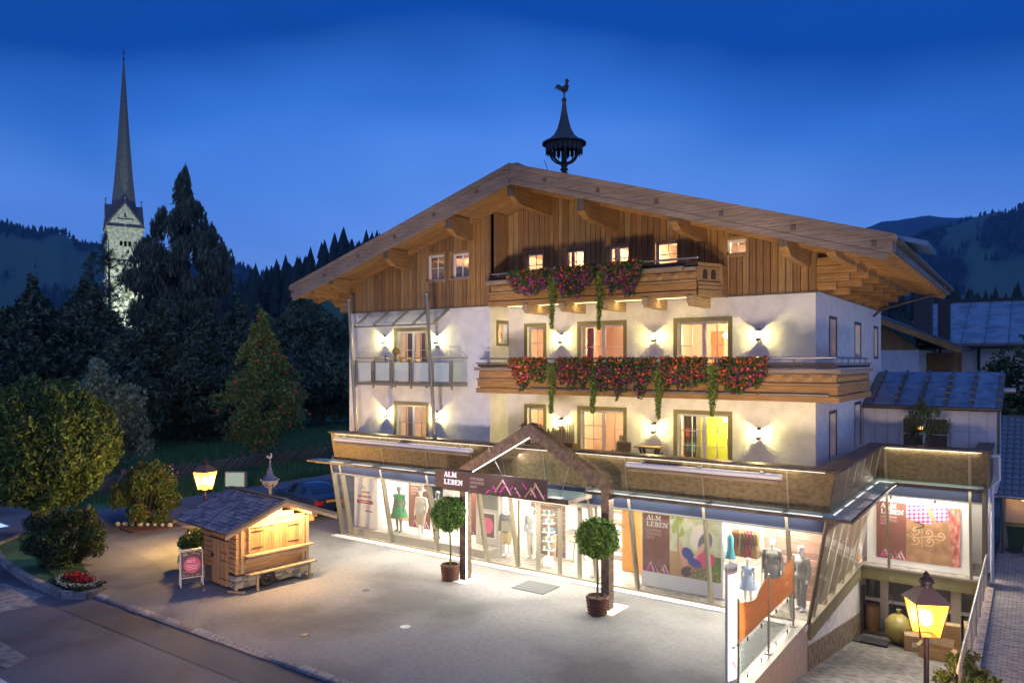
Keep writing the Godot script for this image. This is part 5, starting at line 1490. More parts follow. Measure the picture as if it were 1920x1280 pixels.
	spot(self, Vector3(6.4, 0.66, 10.84), Vector3(-0.5, 8.0, -3.5), lin(1.0, 0.78, 0.66), 80.0, 24.0, 0.7)

# bell turret with a cone roof, a valance of pointed slats, curved braces and a rooster on top; h is the height to the rooster's comb
func turret(parent: Node3D, at: Vector3, s: float, turn: float, post_m: Material, roof_m: Material, bird_m: Material) -> void:
	var T := Transform3D(Basis(Vector3.UP, turn).scaled(Vector3(s, s, s)), at)
	var post := MB.new(); post.T = T
	post.lathe([Vector2(0.11, 0), Vector2(0.11, 0.45), Vector2(0.13, 0.46), Vector2(0.13, 0.5), Vector2(0.10, 0.52), Vector2(0.10, 0.58), Vector2(0.14, 0.6), Vector2(0.14, 0.64), Vector2(0.10, 0.66), Vector2(0.10, 0.72), Vector2(0.13, 0.74), Vector2(0.12, 0.8), Vector2(0.10, 0.85), Vector2(0.09, 1.6)], 10)
	part(parent, "turret_post", post, post_m)
	var br := MB.new(); br.T = T
	for k in 6:
		var a := TAU * k / 6
		var d := Vector3(sin(a), 0, cos(a))
		var prev := d * 0.08 + Vector3(0, 0.82, 0)
		for j in range(1, 7):
			var t := j / 6.0
			var q := d * (0.08 + 0.5 * sin(t * PI / 2)) + Vector3(0, 0.82 + 0.62 * (1 - cos(t * PI / 2)), 0)
			br.bar(prev, q, 0.05, 0.075, d.cross(Vector3.UP))
			prev = q
	part(parent, "turret_brace", br, post_m)
	var rim := MB.new(); rim.T = T
	rim.lathe([Vector2(0.60, 1.4), Vector2(0.66, 1.42), Vector2(0.66, 1.5), Vector2(0.0, 1.52)], 18)
	part(parent, "turret_rim", rim, post_m)
	for k in 24:
		var a := TAU * k / 24
		var sl := MB.new(); sl.T = T * Transform3D(Basis(Vector3.UP, a), Vector3.ZERO)
		var p := PackedVector2Array([Vector2(-0.065, 1.5), Vector2(-0.065, 1.22), Vector2(-0.03, 1.2), Vector2(0, 1.12), Vector2(0.03, 1.2), Vector2(0.065, 1.22), Vector2(0.065, 1.5)])
		sl.T = sl.T * Transform3D(Basis(), Vector3(0, 0, 0.61))
		sl.prism(p, 0.02)
		part(parent, "turret_slat", sl, post_m)
	var cone := MB.new(); cone.T = T
	var prof := [Vector2(0.76, 1.47), Vector2(0.755, 1.52), Vector2(0.55, 1.62), Vector2(0.36, 1.78), Vector2(0.24, 2.0), Vector2(0.155, 2.3), Vector2(0.095, 2.62), Vector2(0.06, 2.9), Vector2(0.055, 3.0)]
	cone.lathe(prof, 14, true)
	part(parent, "turret_roof", cone, roof_m)
	var tip := MB.new(); tip.T = T
	tip.ball(Vector3(0, 2.98, 0), Vector3(0.09, 0.09, 0.09)).rod(Vector3(0, 2.98, 0), Vector3(0, 3.3, 0), 0.028, 8)
	part(parent, "turret_spike", tip, post_m)
	# rooster cut from plate and rounded by a body
	var bird := MB.new(); bird.T = T * Transform3D(Basis(), Vector3(0, 3.24, 0))
	var o := PackedVector2Array([Vector2(-0.03, 0.0), Vector2(0.05, 0.0), Vector2(0.13, 0.09), Vector2(0.16, 0.2), Vector2(0.13, 0.3), Vector2(0.13, 0.36), Vector2(0.19, 0.37), Vector2(0.14, 0.41), Vector2(0.12, 0.47), Vector2(0.08, 0.45), Vector2(0.05, 0.47), Vector2(0.03, 0.41), Vector2(0.04, 0.3), Vector2(-0.01, 0.2), Vector2(-0.09, 0.2), Vector2(-0.17, 0.27), Vector2(-0.25, 0.26), Vector2(-0.31, 0.18), Vector2(-0.33, 0.06), Vector2(-0.29, 0.13), Vector2(-0.24, 0.18), Vector2(-0.25, 0.08), Vector2(-0.2, 0.14), Vector2(-0.19, 0.05), Vector2(-0.14, 0.09), Vector2(-0.09, 0.03)])
	var keep := bird.T
	bird.T = keep * Transform3D(Basis(), Vector3(0, 0, -0.02))
	bird.prism(o, 0.04)
	bird.T = keep
	bird.ball(Vector3(0.03, 0.13, 0), Vector3(0.12, 0.11, 0.07))
	part(parent, "rooster", bird, bird_m)

func hut() -> void:
	# axes: x out of the shutter side, z towards the door end; origin at the near corner on the ground
	var P := Vector3(-14.85, 0, 6.95)
	var h := thing("market_hut", "small timber market hut on a trailer wheel with shingle roof and closed shutters", "hut", P, deg_to_rad(-6.8))
	var z0 := 0.2; var z1 := -2.36; var x0 := -2.05
	var rz := -1.22
	var top := func(z: float) -> float: return 2.72 - 0.375 * absf(z - rz)
	# skirt of split stone
	var core := tri_mat(lin(0.10, 0.095, 0.085), tex.mottle, Vector3(2, 2, 2), 0.9)
	part(h, "skirt", MB.new().bb(x0 + 0.05, -0.03, 0.14, 0.52, z1 + 0.03, -0.15).bb(x0 + 0.05, -0.95, 0.14, 0.52, -0.15, z0 - 0.05).bb(-0.4, -0.03, 0.14, 0.52, -0.15, z0 - 0.03), core)
	var st := [mat(lin(0.26, 0.24, 0.20), 0.85), mat(lin(0.17, 0.16, 0.14), 0.85), mat(lin(0.36, 0.33, 0.27), 0.85)]
	var y := 0.13
	while y < 0.5:
		var hh := rng.randf_range(0.045, 0.07)
		var z := z0 - 0.02
		while z > z1 + 0.1:
			var l := rng.randf_range(0.12, 0.3)
			if not (z - l / 2 < -0.62 and z - l / 2 > -1.15 and y < 0.36):
				part(h, "skirt_stone", MB.new().bb(-0.04, rng.randf_range(-0.005, 0.03), y, y + hh - 0.008, maxf(z - l + 0.01, z1), z), st[rng.randi() % 3])
			z -= l
		for x in [-0.06, -0.24, -2.04]:
			var l := rng.randf_range(0.14, 0.18)
			part(h, "skirt_stone", MB.new().bb(x - l, x, y, y + hh - 0.008, z0 - 0.05, z0 + rng.randf_range(-0.03, 0.01)), st[rng.randi() % 3])
		y += hh
	# log walls: shutter side, door side, far end
	var ly := 0.54
	var k := 0
	while ly < 2.35:
		var hh := 0.155
		var za := z0 - 0.06; var zb := z1 + 0.02
		if ly > top.call(z0) - 0.35:
			var d: float = (2.72 - 0.25 - ly - hh) / 0.375
			za = minf(za, rz + d); zb = maxf(zb, rz - d)
		if za - zb > 0.3:
			var mt: Material = M.hut_z if k % 2 else M.hut_b_z
			if ly > 1.1 and ly < 1.85:
				part(h, "wall_log", MB.new().cbox(-0.16, -0.04, ly, ly + hh - 0.006, -0.25, za, 0.02), mt)
				part(h, "wall_log", MB.new().cbox(-0.16, -0.04, ly, ly + hh - 0.006, zb, -2.1, 0.02), mt)
			else:
				var lm := MB.new()
				lm.bb(-0.16, -0.04 + rng.randf_range(-0.008, 0.008), ly, ly + hh - 0.006, zb, za)
				part(h, "wall_log", lm, mt)
		if ly < 1.7:
			part(h, "wall_log", MB.new().cbox(-0.5, -0.02, ly + 0.02, ly + hh, z0 - 0.14, z0 - 0.04, 0.02), M.hut_x)
			part(h, "wall_log", MB.new().cbox(x0, -1.52, ly + 0.02, ly + hh, z0 - 0.14, z0 - 0.02, 0.02), M.hut_b_x)
		ly += hh
		k += 1
	part(h, "far_wall", MB.new().bb(x0, x0 + 0.1, 0.5, 1.75, z1, z0 - 0.05).bb(x0, -0.16, 0.5, 1.75, z1, z1 + 0.1), M.hut_b_z)
	# corner posts, door of upright boards
	for c in [[-0.12, -0.005, z0 - 0.30, z0 - 0.20], [-0.12, 0.03, -2.2, -2.1], [-0.12, 0.02, z1, z1 + 0.1]]:
		part(h, "post", MB.new().cbox(c[0], c[1], 0.55, 2.0, c[2], c[3], 0.01), M.pale_y)
	var dr := part(h, "door", MB.new().bb(-1.5, -0.52, 0.12, 1.66, z0 - 0.08, z0 - 0.045), M.hut_b_y)
	for j in 8:
		part(dr, "door_board", MB.new().cbox(-1.5 + j * 0.1225, -1.5 + (j + 1) * 0.1225 - 0.008, 0.1, 1.66 + 0.01 * (j % 2), z0 - 0.046, z0 - 0.02 + 0.004 * (j % 3), 0.004), M.hut_y if j % 2 else M.hut_b_y)
	for yy in [0.3, 0.86, 1.1]:
		part(dr, "hinge", MB.new().bb(-0.95, -0.5, yy, yy + 0.025, z0 - 0.012, z0 - 0.004), M.iron)
	part(dr, "bar", MB.new().bar(Vector3(-1.5, 1.52, z0 + 0.02), Vector3(-0.42, 1.52, z0 + 0.02), 0.03, 0.035), M.iron)
	part(dr, "lock", MB.new().rod(Vector3(-1.42, 0.95, z0 - 0.02), Vector3(-1.42, 0.95, z0 + 0.03), 0.06, 10), M.iron)
	# shutters
	var fr := MB.new().bb(-0.06, 0.0, 1.12, 1.9, -2.1, -2.02).bb(-0.06, 0.0, 1.12, 1.9, -0.33, -0.25).bb(-0.06, 0.012, 1.9, 1.97, -2.12, -0.23)
	part(h, "shutter_frame", fr, M.pale_z)
	for j in 11:
		part(h, "shutter_board", MB.new().cbox(-0.05, -0.02 + 0.004 * (j % 3), 1.12, 1.9, -2.02 + j * 0.1536, -2.02 + (j + 1) * 0.1536 - 0.006, 0.004), M.hut_y if j % 3 else M.hut_b_y)
	for q in [[1.25, -0.36, -0.75], [1.76, -0.36, -0.75], [1.25, -1.6, -1.99], [1.76, -1.6, -1.99]]:
		part(h, "hinge", MB.new().bb(-0.015, 0.0, q[0], q[0] + 0.03, q[2], q[1]), M.iron)
	# serving shelf and bench with their legs
	part(h, "shelf", MB.new().cbox(-0.02, 0.24, 1.06, 1.11, -2.42, -0.1, 0.01), M.pale_z)
	part(h, "shelf", MB.new().cbox(-0.02, 0.05, 0.86, 0.98, -2.32, -0.12, 0.01), M.pale_z)
	part(h, "bench", MB.new().cbox(0.0, 0.36, 0.53, 0.575, -2.45, -0.1, 0.01), M.pale_z)
	for z in [-0.42, -2.25]:
		part(h, "bench_leg", MB.new().cbox(0.2, 0.26, 0.0, 0.53, z - 0.03, z + 0.03, 0.006), M.pale_y)
	# wheel, jack, blocks
	var wh := part(h, "wheel", MB.new().tube(PackedVector3Array([Vector3(-0.16, 0.29, -0.88), Vector3(-0.14, 0.29, -0.88), Vector3(0.0, 0.29, -0.88), Vector3(0.03, 0.29, -0.88)]), PackedFloat32Array([0.26, 0.29, 0.29, 0.25]), 24), mat(lin(0.02, 0.02, 0.02), 0.75))
	part(wh, "rim", MB.new().tube(PackedVector3Array([Vector3(0.02, 0.29, -0.88), Vector3(0.037, 0.29, -0.88), Vector3(0.034, 0.29, -0.88)]), PackedFloat32Array([0.165, 0.16, 0.1]), 20), mat(lin(0.11, 0.11, 0.115), 0.4, 0.6))
	for j in 5:
		var a := TAU * j / 5
		part(wh, "wheel_bolt", MB.new().rod(Vector3(0.03, 0.29 + 0.07 * sin(a), -0.88 + 0.07 * cos(a)), Vector3(0.052, 0.29 + 0.07 * sin(a), -0.88 + 0.07 * cos(a)), 0.014, 6), M.steel)
	part(h, "wheel_block", MB.new().bar(Vector3(-0.35, 0.03, 0.22), Vector3(0.15, 0.03, -0.02), 0.12, 0.05).bb(-0.12, -0.06, 0.05, 0.2, 0.08, 0.14), M.pale_x)
	part(h, "wheel_block", MB.new().bb(-0.1, 0.2, 0.0, 0.14, -2.4, -2.15), M.pale_x)
	# roof: deck, shingles on the slope in view, barge boards
	var xa := -2.9; var xb := 0.52; var ze := 0.74; var zf := -3.1
	var dk := MB.new()
	for s in [[rz, ze], [zf, rz]]:
		dk.hexa([Vector3(xa, top.call(s[1]) - 0.06, s[1]), Vector3(xb, top.call(s[1]) - 0.06, s[1]), Vector3(xb, top.call(s[0]) - 0.06, s[0]), Vector3(xa, top.call(s[0]) - 0.06, s[0]), Vector3(xa, top.call(s[1]), s[1]), Vector3(xb, top.call(s[1]), s[1]), Vector3(xb, top.call(s[0]), s[0]), Vector3(xa, top.call(s[0]), s[0])])
	var roof := part(h, "roof", dk, M.dark_x)
	var sm := [mat(lin(0.14, 0.115, 0.12), 0.5), mat(lin(0.20, 0.165, 0.165), 0.5), mat(lin(0.28, 0.235, 0.22), 0.5), mat(lin(0.36, 0.30, 0.27), 0.5)]
	var rows := 14; var cols := 21
	var dz := (ze + 0.03 - rz) / rows; var dx := (xb - xa) / cols
	for r in rows:
		for c in cols:
			var za := ze + 0.03 - r * dz
			var xx := xa + c * dx + (dx / 2 if r % 2 else 0.0)
			var xe := minf(xx + dx - 0.008, xb)
			if xe - xx < 0.03:
				continue
			var l := rng.randf_range(0, 0.006)
			part(roof, "shingle", MB.new().hexa([Vector3(xx, top.call(za) + 0.012, za), Vector3(xe, top.call(za) + 0.012, za), Vector3(xe, top.call(za - dz * 1.5) + 0.002, za - dz * 1.5), Vector3(xx, top.call(za - dz * 1.5) + 0.002, za - dz * 1.5), Vector3(xx, top.call(za) + 0.034 + l, za), Vector3(xe, top.call(za) + 0.034 + l, za), Vector3(xe, top.call(za - dz * 1.5) + 0.006, za - dz * 1.5), Vector3(xx, top.call(za - dz * 1.5) + 0.006, za - dz * 1.5)]), sm[rng.randi() % 4])
	part(roof, "ridge_board", MB.new().bar(Vector3(xa - 0.02, 2.76, rz + 0.04), Vector3(xb + 0.02, 2.76, rz + 0.04), 0.16, 0.025), M.grey_x)
	for s in [[rz, ze + 0.04], [zf, rz]]:
		for x in [xb, xa - 0.04]:
			for b in [[0.03, -0.07, 0.05], [-0.072, -0.18, 0.03]]:
				part(roof, "barge_board", MB.new().hexa([Vector3(x, top.call(s[1]) + b[1], s[1]), Vector3(x + b[2], top.call(s[1]) + b[1], s[1]), Vector3(x + b[2], top.call(s[0]) + b[1], s[0]), Vector3(x, top.call(s[0]) + b[1], s[0]), Vector3(x, top.call(s[1]) + b[0], s[1]), Vector3(x + b[2], top.call(s[1]) + b[0], s[1]), Vector3(x + b[2], top.call(s[0]) + b[0], s[0]), Vector3(x, top.call(s[0]) + b[0], s[0])]), M.pale_z if b[2] < 0.04 else M.grey_z)
	for z in [z0 - 0.15, rz, z1 + 0.1]:
		var t: float = top.call(z) - 0.08
		part(h, "purlin", MB.new().cbox(x0 - 0.6, 0.42, t - 0.16, t, z - 0.06, z + 0.06, 0.02), M.hut_x)
	for z in [z1 - 0.14]:
		part(h, "console_log", MB.new().cbox(-0.15, 0.0, 1.9, 2.02, z - 0.2, z + 0.14, 0.03).cbox(-0.15, 0.0, 1.79, 1.9, z - 0.08, z + 0.14, 0.03), M.hut_z)
	turret(h, Vector3(-0.42, 2.68, rz), 0.38, deg_to_rad(40), M.pale_y, mat(lin(0.10, 0.10, 0.17), 0.5), mat(lin(0.5, 0.42, 0.34), 0.5))
	# two small spot lamps under the gable
	for q in [Vector3(0.36, 2.42, -0.95), Vector3(0.36, 2.36, -1.75)]:
		part(h, "spot_lamp", MB.new().ball(q, Vector3(0.035, 0.035, 0.035), 8, 6), glow(lin(1.0, 0.62, 0.25), 6.0))
		omni(h, q, lin(1.0, 0.60, 0.26), 8.0, 0.03)

func loft(rows: Array) -> MB:
	var mb := MB.new()
	var c: int = rows[0].size()
	for i in rows.size():
		for j in c:
			var a: Vector3 = rows[mini(i + 1, rows.size() - 1)][j] - rows[maxi(i - 1, 0)][j]
			var b: Vector3 = rows[i][mini(j + 1, c - 1)] - rows[i][maxi(j - 1, 0)]
			mb.v.append(rows[i][j])
			mb.n.append(a.cross(b).normalized())
			mb.uv.append(Vector2(float(j) / c, float(i) / rows.size()))
	for i in rows.size() - 1:
		for j in c - 1:
			var k := i * c + j
			mb.ix.append_array([k, k + 1, k + c + 1, k, k + c + 1, k + c])
	return mb

# a car pointing along -z with its wheels on y = 0; st: stations from nose to tail [z, floor, belt, roof, half width, half roof width]
func car(called: String, label: String, at: Vector3, heading: float, st: Array, paint: Material, wheels: Array, r: float, tall: bool) -> Node3D:
	var c := thing(called, label, "car", at, heading)
	var rows := []
	for s in st:
		var w: float = s[4]; var rw: float = s[5]
		var f: float = s[1]; var b: float = s[2]; var t: float = s[3]
		var half := [Vector3(w * 0.86, f, s[0]), Vector3(w * 0.97, f + 0.1, s[0]), Vector3(w, lerpf(f, b, 0.55), s[0]), Vector3(w * 0.985, b - 0.08, s[0]), Vector3(w * 0.95, b, s[0]), Vector3(lerpf(w * 0.95, rw, 0.9), lerpf(b, t, 0.86), s[0]), Vector3(rw * 0.86, t - 0.015, s[0]), Vector3(rw * 0.45, t, s[0])]
		var row := []
		for p in half:
			row.append(p)
		for i in range(half.size() - 1, -1, -1):
			row.append(Vector3(-half[i].x, half[i].y, half[i].z))
		row.reverse()
		rows.append(row)
	var body := loft(rows)
	for e in [0, rows.size() - 1]:
		for j in rows[e].size() / 2 - 1:
			var q: Array = rows[e]; var m: int = q.size() - 1
			if e == 0:
				body.quad(q[m - j], q[m - j - 1], q[j + 1], q[j])
			else:
				body.quad(q[j], q[j + 1], q[m - j - 1], q[m - j])
	part(c, "body", body, paint)
	# glass set a little proud of the cabin
	var gl := mat(lin(0.012, 0.016, 0.022), 0.06)
	gl.metallic_specular = 0.8
	var cab := []
	for i in st.size():
		if st[i][3] - st[i][2] > 0.12:
			cab.append(i)
	var side := func(i: int, u: float, s: float, off: float) -> Vector3:
		var q: Array = st[i]
		var w: float = q[4] * 0.95
		return Vector3(s * (lerpf(w, lerpf(w, q[5], 0.9), u) + off), lerpf(q[2], lerpf(q[2], q[3], 0.86), u), q[0])
	for s in [1.0, -1.0]:
		for n in range(cab.size() - 1):
			var i: int = cab[n]; var j: int = cab[n + 1]
			var a: Vector3 = side.call(i, 0.06, s, 0.008); var b: Vector3 = side.call(j, 0.06, s, 0.008)
			var d: Vector3 = side.call(i, 0.94, s, 0.008); var e: Vector3 = side.call(j, 0.94, s, 0.008)
			var ga := (b - a) * 0.04
			var mb := MB.new()
			if s > 0:
				mb.quad(b - ga, a + ga, d + ga, e - ga)
			else:
				mb.quad(a + ga, b - ga, e - ga, d + ga)
			part(c, "side_window", mb, gl)
	for e in [[cab[0] - 1, cab[0], "windscreen"], [cab[-1] + 1, cab[-1], "rear_window"]]:
		if e[0] < 0 or e[0] >= st.size():
			continue
		var p: Array = st[e[0]]; var q: Array = st[e[1]]
		var n := Vector3(0, 0.01, 0.006 * signf(p[0] - q[0]))
		var lo := Vector3(0, p[3], p[0]); var hi := Vector3(0, q[3] - 0.02, q[0])
		var l2 := lo.lerp(hi, 0.1); var h2 := lo.lerp(hi, 0.94)
		var mb := MB.new()
		var wl: float = lerpf(p[5], q[5], 0.1) * 0.88; var wh: float = q[5] * 0.86
		if e[2] == "rear_window":
			mb.quad(l2 + n + Vector3(-wl, 0, 0), l2 + n + Vector3(wl, 0, 0), h2 + n + Vector3(wh, 0, 0), h2 + n + Vector3(-wh, 0, 0))
		else:
			mb.quad(l2 + n + Vector3(wl, 0, 0), l2 + n + Vector3(-wl, 0, 0), h2 + n + Vector3(-wh, 0, 0), h2 + n + Vector3(wh, 0, 0))
		part(c, e[2], mb, gl)
	for z in wheels:
		for s in [1.0, -1.0]:
			var w: float = st[3][4]
			var wh := part(c, "wheel", MB.new().tube(PackedVector3Array([Vector3(s * (w - 0.2), r, z), Vector3(s * (w - 0.18), r, z), Vector3(s * (w - 0.01), r, z), Vector3(s * (w + 0.012), r, z)]), PackedFloat32Array([r * 0.9, r, r, r * 0.86]), 20), mat(lin(0.015, 0.015, 0.016), 0.8))
			part(wh, "rim", MB.new().tube(PackedVector3Array([Vector3(s * (w - 0.02), r, z), Vector3(s * (w + 0.018), r, z)]), PackedFloat32Array([r * 0.68, r * 0.6]), 16), mat(lin(0.4, 0.4, 0.42), 0.3, 0.8))
	var last: Array = st[-1]
	for s in [1.0, -1.0]:
		part(c, "tail_light", MB.new().cbox(minf(s * 0.42, s * 0.8) if not tall else minf(s * 0.68, s * 0.84), maxf(s * 0.42, s * 0.8) if not tall else maxf(s * 0.68, s * 0.84), last[2] - 0.26, last[2] - 0.08 if not tall else last[2] + 0.1, last[0] - 0.06, last[0] + 0.03, 0.02), mat(lin(0.5, 0.02, 0.015), 0.2))
		part(c, "mirror", MB.new().ball(Vector3(s * (st[4][4] + 0.09), st[4][2] + 0.06, st[4][0] + 0.1), Vector3(0.1, 0.07, 0.06), 10, 6), paint)
	part(c, "number_plate", MB.new().cbox(-0.26, 0.26, last[1] + 0.3, last[1] + 0.41, last[0], last[0] + 0.02, 0.004), mat(lin(0.75, 0.5, 0.04), 0.5))
	part(c, "bumper", MB.new().cbox(-last[4] * 0.95, last[4] * 0.95, last[1] + 0.06, last[1] + 0.24, last[0] - 0.1, last[0] + 0.06, 0.05), paint)
	return c

func forecourt() -> void:
	var navy := mat(lin(0.012, 0.028, 0.085), 0.18, 0.35)
	navy.clearcoat_enabled = true
	navy.clearcoat = 1.0
	car("sedan", "dark blue saloon car with yellow number plate parked behind the hut", Vector3(-23.35, 0, -2.7), deg_to_rad(75.5), [[-2.38, 0.36, 0.62, 0.64, 0.66, 0.5], [-2.25, 0.22, 0.72, 0.74, 0.82, 0.62], [-1.6, 0.2, 0.84, 0.88, 0.89, 0.7], [-1.0, 0.2, 0.9, 0.95, 0.9, 0.74], [-0.25, 0.2, 0.93, 1.34, 0.9, 0.62], [0.3, 0.2, 0.94, 1.42, 0.9, 0.63], [0.9, 0.2, 0.95, 1.38, 0.9, 0.61], [1.25, 0.2, 0.95, 1.28, 0.9, 0.62], [1.85, 0.24, 0.95, 1.03, 0.88, 0.72], [2.2, 0.3, 0.93, 0.99, 0.84, 0.7], [2.36, 0.4, 0.86, 0.9, 0.76, 0.66]], navy, [-1.45, 1.4], 0.32, false)
	var black := mat(lin(0.008, 0.011, 0.022), 0.15, 0.3)
	black.clearcoat_enabled = true
	black.clearcoat = 1.0
	car("off_road_car", "tall black off-road car parked behind the blue saloon", Vector3(-21.9, 0, -6.4), deg_to_rad(66.0), [[-2.3, 0.45, 0.85, 0.88, 0.74, 0.6], [-2.2, 0.3, 0.98, 1.02, 0.88, 0.72], [-1.5, 0.28, 1.05, 1.09, 0.94, 0.76], [-1.05, 0.28, 1.08, 1.14, 0.95, 0.78], [-0.4, 0.28, 1.1, 1.78, 0.95, 0.74], [0.5, 0.28, 1.12, 1.86, 0.95, 0.76], [1.5, 0.28, 1.12, 1.84, 0.95, 0.75], [2.1, 0.3, 1.12, 1.72, 0.94, 0.74], [2.35, 0.4, 1.1, 1.2, 0.9, 0.78]], black, [-1.4, 1.4], 0.38, true)
	# dark rubber mat before the doors
	single("entrance_mat", "flat grey mat on the asphalt in front of the shop doors", "mat", MB.new().cbox(-8.37, -7.2, 0.0, 0.018, 0.88, 1.86, 0.006), mat(lin(0.10, 0.10, 0.10), 0.95))
	# covers in the asphalt
	for c in [["small round pale water cover in the middle of the forecourt", Vector3(-8.72, 0, 6.26), 0.14, 0.5], ["small dark drain cover near the kerb", Vector3(-10.44, 0, 8.17), 0.13, 0.05], ["small dark cover near the hut's wheel", Vector3(-11.9, 0, 4.6), 0.12, 0.06]]:
		single("manhole_cover", c[0], "cover", MB.new().lathe([Vector2(c[2], 0.0), Vector2(c[2], 0.008), Vector2(c[2] * 0.8, 0.009), Vector2(c[2] * 0.78, 0.006), Vector2(0.0, 0.006)], 16), mat(lin(c[3], c[3], c[3] * 0.9), 0.6, 0.3)).position = c[1]
	# advertising board on the pavement
	var a := thing("pavement_sign", "white-framed advertising board with pink disc beside the hut", "sign", Vector3(-16.8, 0, 7.38), atan2(0.91, 0.41))
	for s in [1.0, -1.0]:
		var T := Transform3D(Basis(Vector3.RIGHT, -0.13 * s), Vector3(0, 0, 0.17 * s))
		var f := MB.new(); f.T = T
		f.rod(Vector3(-0.32, 0, 0), Vector3(-0.32, 1.08, 0), 0.018, 8).rod(Vector3(0.32, 0, 0), Vector3(0.32, 1.08, 0), 0.018, 8).rod(Vector3(-0.32, 0.28, 0), Vector3(0.32, 0.28, 0), 0.016, 8).tube(PackedVector3Array([Vector3(-0.32, 1.08, 0), Vector3(-0.29, 1.13, 0), Vector3(0.29, 1.13, 0), Vector3(0.32, 1.08, 0)]), PackedFloat32Array([0.018]), 8)
		part(a, "frame", f, mat(lin(0.7, 0.68, 0.66), 0.35))
		var bd := MB.new(); bd.T = T
		var board := part(a, "board", bd.bb(-0.3, 0.3, 0.29, 1.07, -0.008, 0.008), mat(lin(0.085, 0.05, 0.055), 0.5))
		if s > 0:
			var disc := MB.new(); disc.T = T
			var dp := PackedVector2Array()
			for k in 28:
				dp.append(Vector2(0.245 * cos(TAU * k / 28) + 0.01, 0.66 + 0.245 * sin(TAU * k / 28)))
			disc.T = T * Transform3D(Basis(), Vector3(0, 0, 0.009))
			disc.prism(dp, 0.003)
			part(board, "pink_disc", disc, mat(lin(0.72, 0.10, 0.24), 0.5))
			for k in 16:
				var fl := MB.new(); fl.T = T
				var q := Vector3(rng.randf_range(-0.28, 0.28), rng.randf_range(0.3, 0.45) if k < 9 else rng.randf_range(0.9, 1.05), 0.009)
				if k >= 9:
					q.x = rng.randf_range(0.05, 0.28)
				fl.bar(q, q + Vector3(rng.randf_range(-0.1, 0.1), rng.randf_range(-0.04, 0.08), 0.001), 0.003, 0.014, Vector3(0, 1, 0.2))
				part(board, "printed_sprig", fl, mat(lin(0.5, 0.36, 0.34), 0.6))
			lettering(board, "SET", T * Vector3(-0.13, 0.7, 0.014), 0.09, mat(lin(0.85, 0.75, 0.75), 0.5), true, true, T.basis)
			for k in 3:
				part(board, "printed_line", _tbox(T, -0.17 + 0.02 * k, 0.18 - 0.02 * k, 0.64 - 0.055 * k, 0.66 - 0.055 * k, 0.0125, 0.014), mat(lin(0.85, 0.6, 0.65), 0.5))
			lettering(board, "ALM", T * Vector3(-0.26, 0.99, 0.01), 0.035, mat(lin(0.7, 0.6, 0.6), 0.5), true, true, T.basis)
			lettering(board, "LEBEN", T * Vector3(-0.26, 0.945, 0.01), 0.035, mat(lin(0.7, 0.6, 0.6), 0.5), true, true, T.basis)
	# potted ball trees either side of the portal
	var pt: Node3D
	for t in [["ball-clipped potted tree in a wicker basket left of the portal's lit post", Vector3(-10.5, 0, 2.25)], ["ball-clipped potted tree in a wicker basket before the right portal post", Vector3(-5.05, 0, 2.42)]]:
		if pt == null:
			pt = thing("potted_tree", t[0], "potted tree", t[1], 0.0, "potted ball trees at the entrance")
			var bk := MB.new()
			bk.lathe([Vector2(0.0, 0.0), Vector2(0.24, 0.0), Vector2(0.3, 0.5), Vector2(0.275, 0.5), Vector2(0.26, 0.42), Vector2(0.0, 0.42)], 20)
			part(pt, "basket", bk, mat(lin(0.10, 0.045, 0.025), 0.85))
			var wv := MB.new()
			for j in 11:
				var y := 0.025 + j * 0.045
				var path := PackedVector3Array()
				for i in 33:
					var an := TAU * i / 32
					var r := 0.245 + 0.06 * y / 0.5 + 0.012 * sin(an * 8 + PI * (j % 2))
					path.append(Vector3(sin(an) * r, y, cos(an) * r))
				wv.tube(path, PackedFloat32Array([0.022]), 5, false)
			stuffed(part(pt, "wicker_strand", wv, mat(lin(0.17, 0.075, 0.04), 0.8)))
			part(pt, "soil", MB.new().lathe([Vector2(0.27, 0.4), Vector2(0.0, 0.44)], 16), mat(lin(0.03, 0.02, 0.012), 0.95))
			part(pt, "trunk", MB.new().tube(PackedVector3Array([Vector3(0, 0.4, 0), Vector3(0.02, 0.9, 0.01), Vector3(-0.02, 1.5, 0), Vector3(-0.03, 1.95, 0)]), PackedFloat32Array([0.035, 0.03, 0.027, 0.022]), 8), mat(lin(0.16, 0.15, 0.06), 0.9))
			for k in 7:
				var an := TAU * k / 7
				part(pt, "branch", MB.new().tube(PackedVector3Array([Vector3(-0.03, 1.7, 0), Vector3(sin(an) * 0.2 - 0.03, 1.95, cos(an) * 0.2), Vector3(sin(an) * 0.4, 2.15 + 0.1 * (k % 3), cos(an) * 0.4)]), PackedFloat32Array([0.014, 0.01, 0.005]), 5), mat(lin(0.12, 0.1, 0.05), 0.9))
			crown(pt, "foliage", 2600, func(i: int) -> Vector3:
				var d := Vector3(rng.randfn(), rng.randfn(), rng.randfn()).normalized()
				var lump := 1.0 + 0.11 * sin(d.x * 7.0 + 1.0) * sin(d.y * 6.0 + d.z * 4.0) + 0.07 * sin(d.z * 15.0) * sin(d.x * 12.0)
				if rng.randf() < 0.05:
					lump *= 1.12
				return Vector3(-0.03, 2.12, 0) + d * Vector3(0.56, 0.51, 0.56) * lump * pow(rng.randf(), 0.3), 0.085, [lin(0.11, 0.20, 0.03), lin(0.16, 0.26, 0.05), lin(0.08, 0.15, 0.02)])
		else:
			dup(pt, t[0], t[1], 2.0, "potted ball trees at the entrance")
	# bench, planter and info box behind the hut
	var be := thing("slab_bench", "low dark wooden bench behind the hut's roof", "bench", Vector3(-22.05, 0, 3.75), 0.06)
	part(be, "seat", MB.new().cbox(-0.75, 0.75, 0.40, 0.47, -0.26, 0.26, 0.02), M.grey_x)
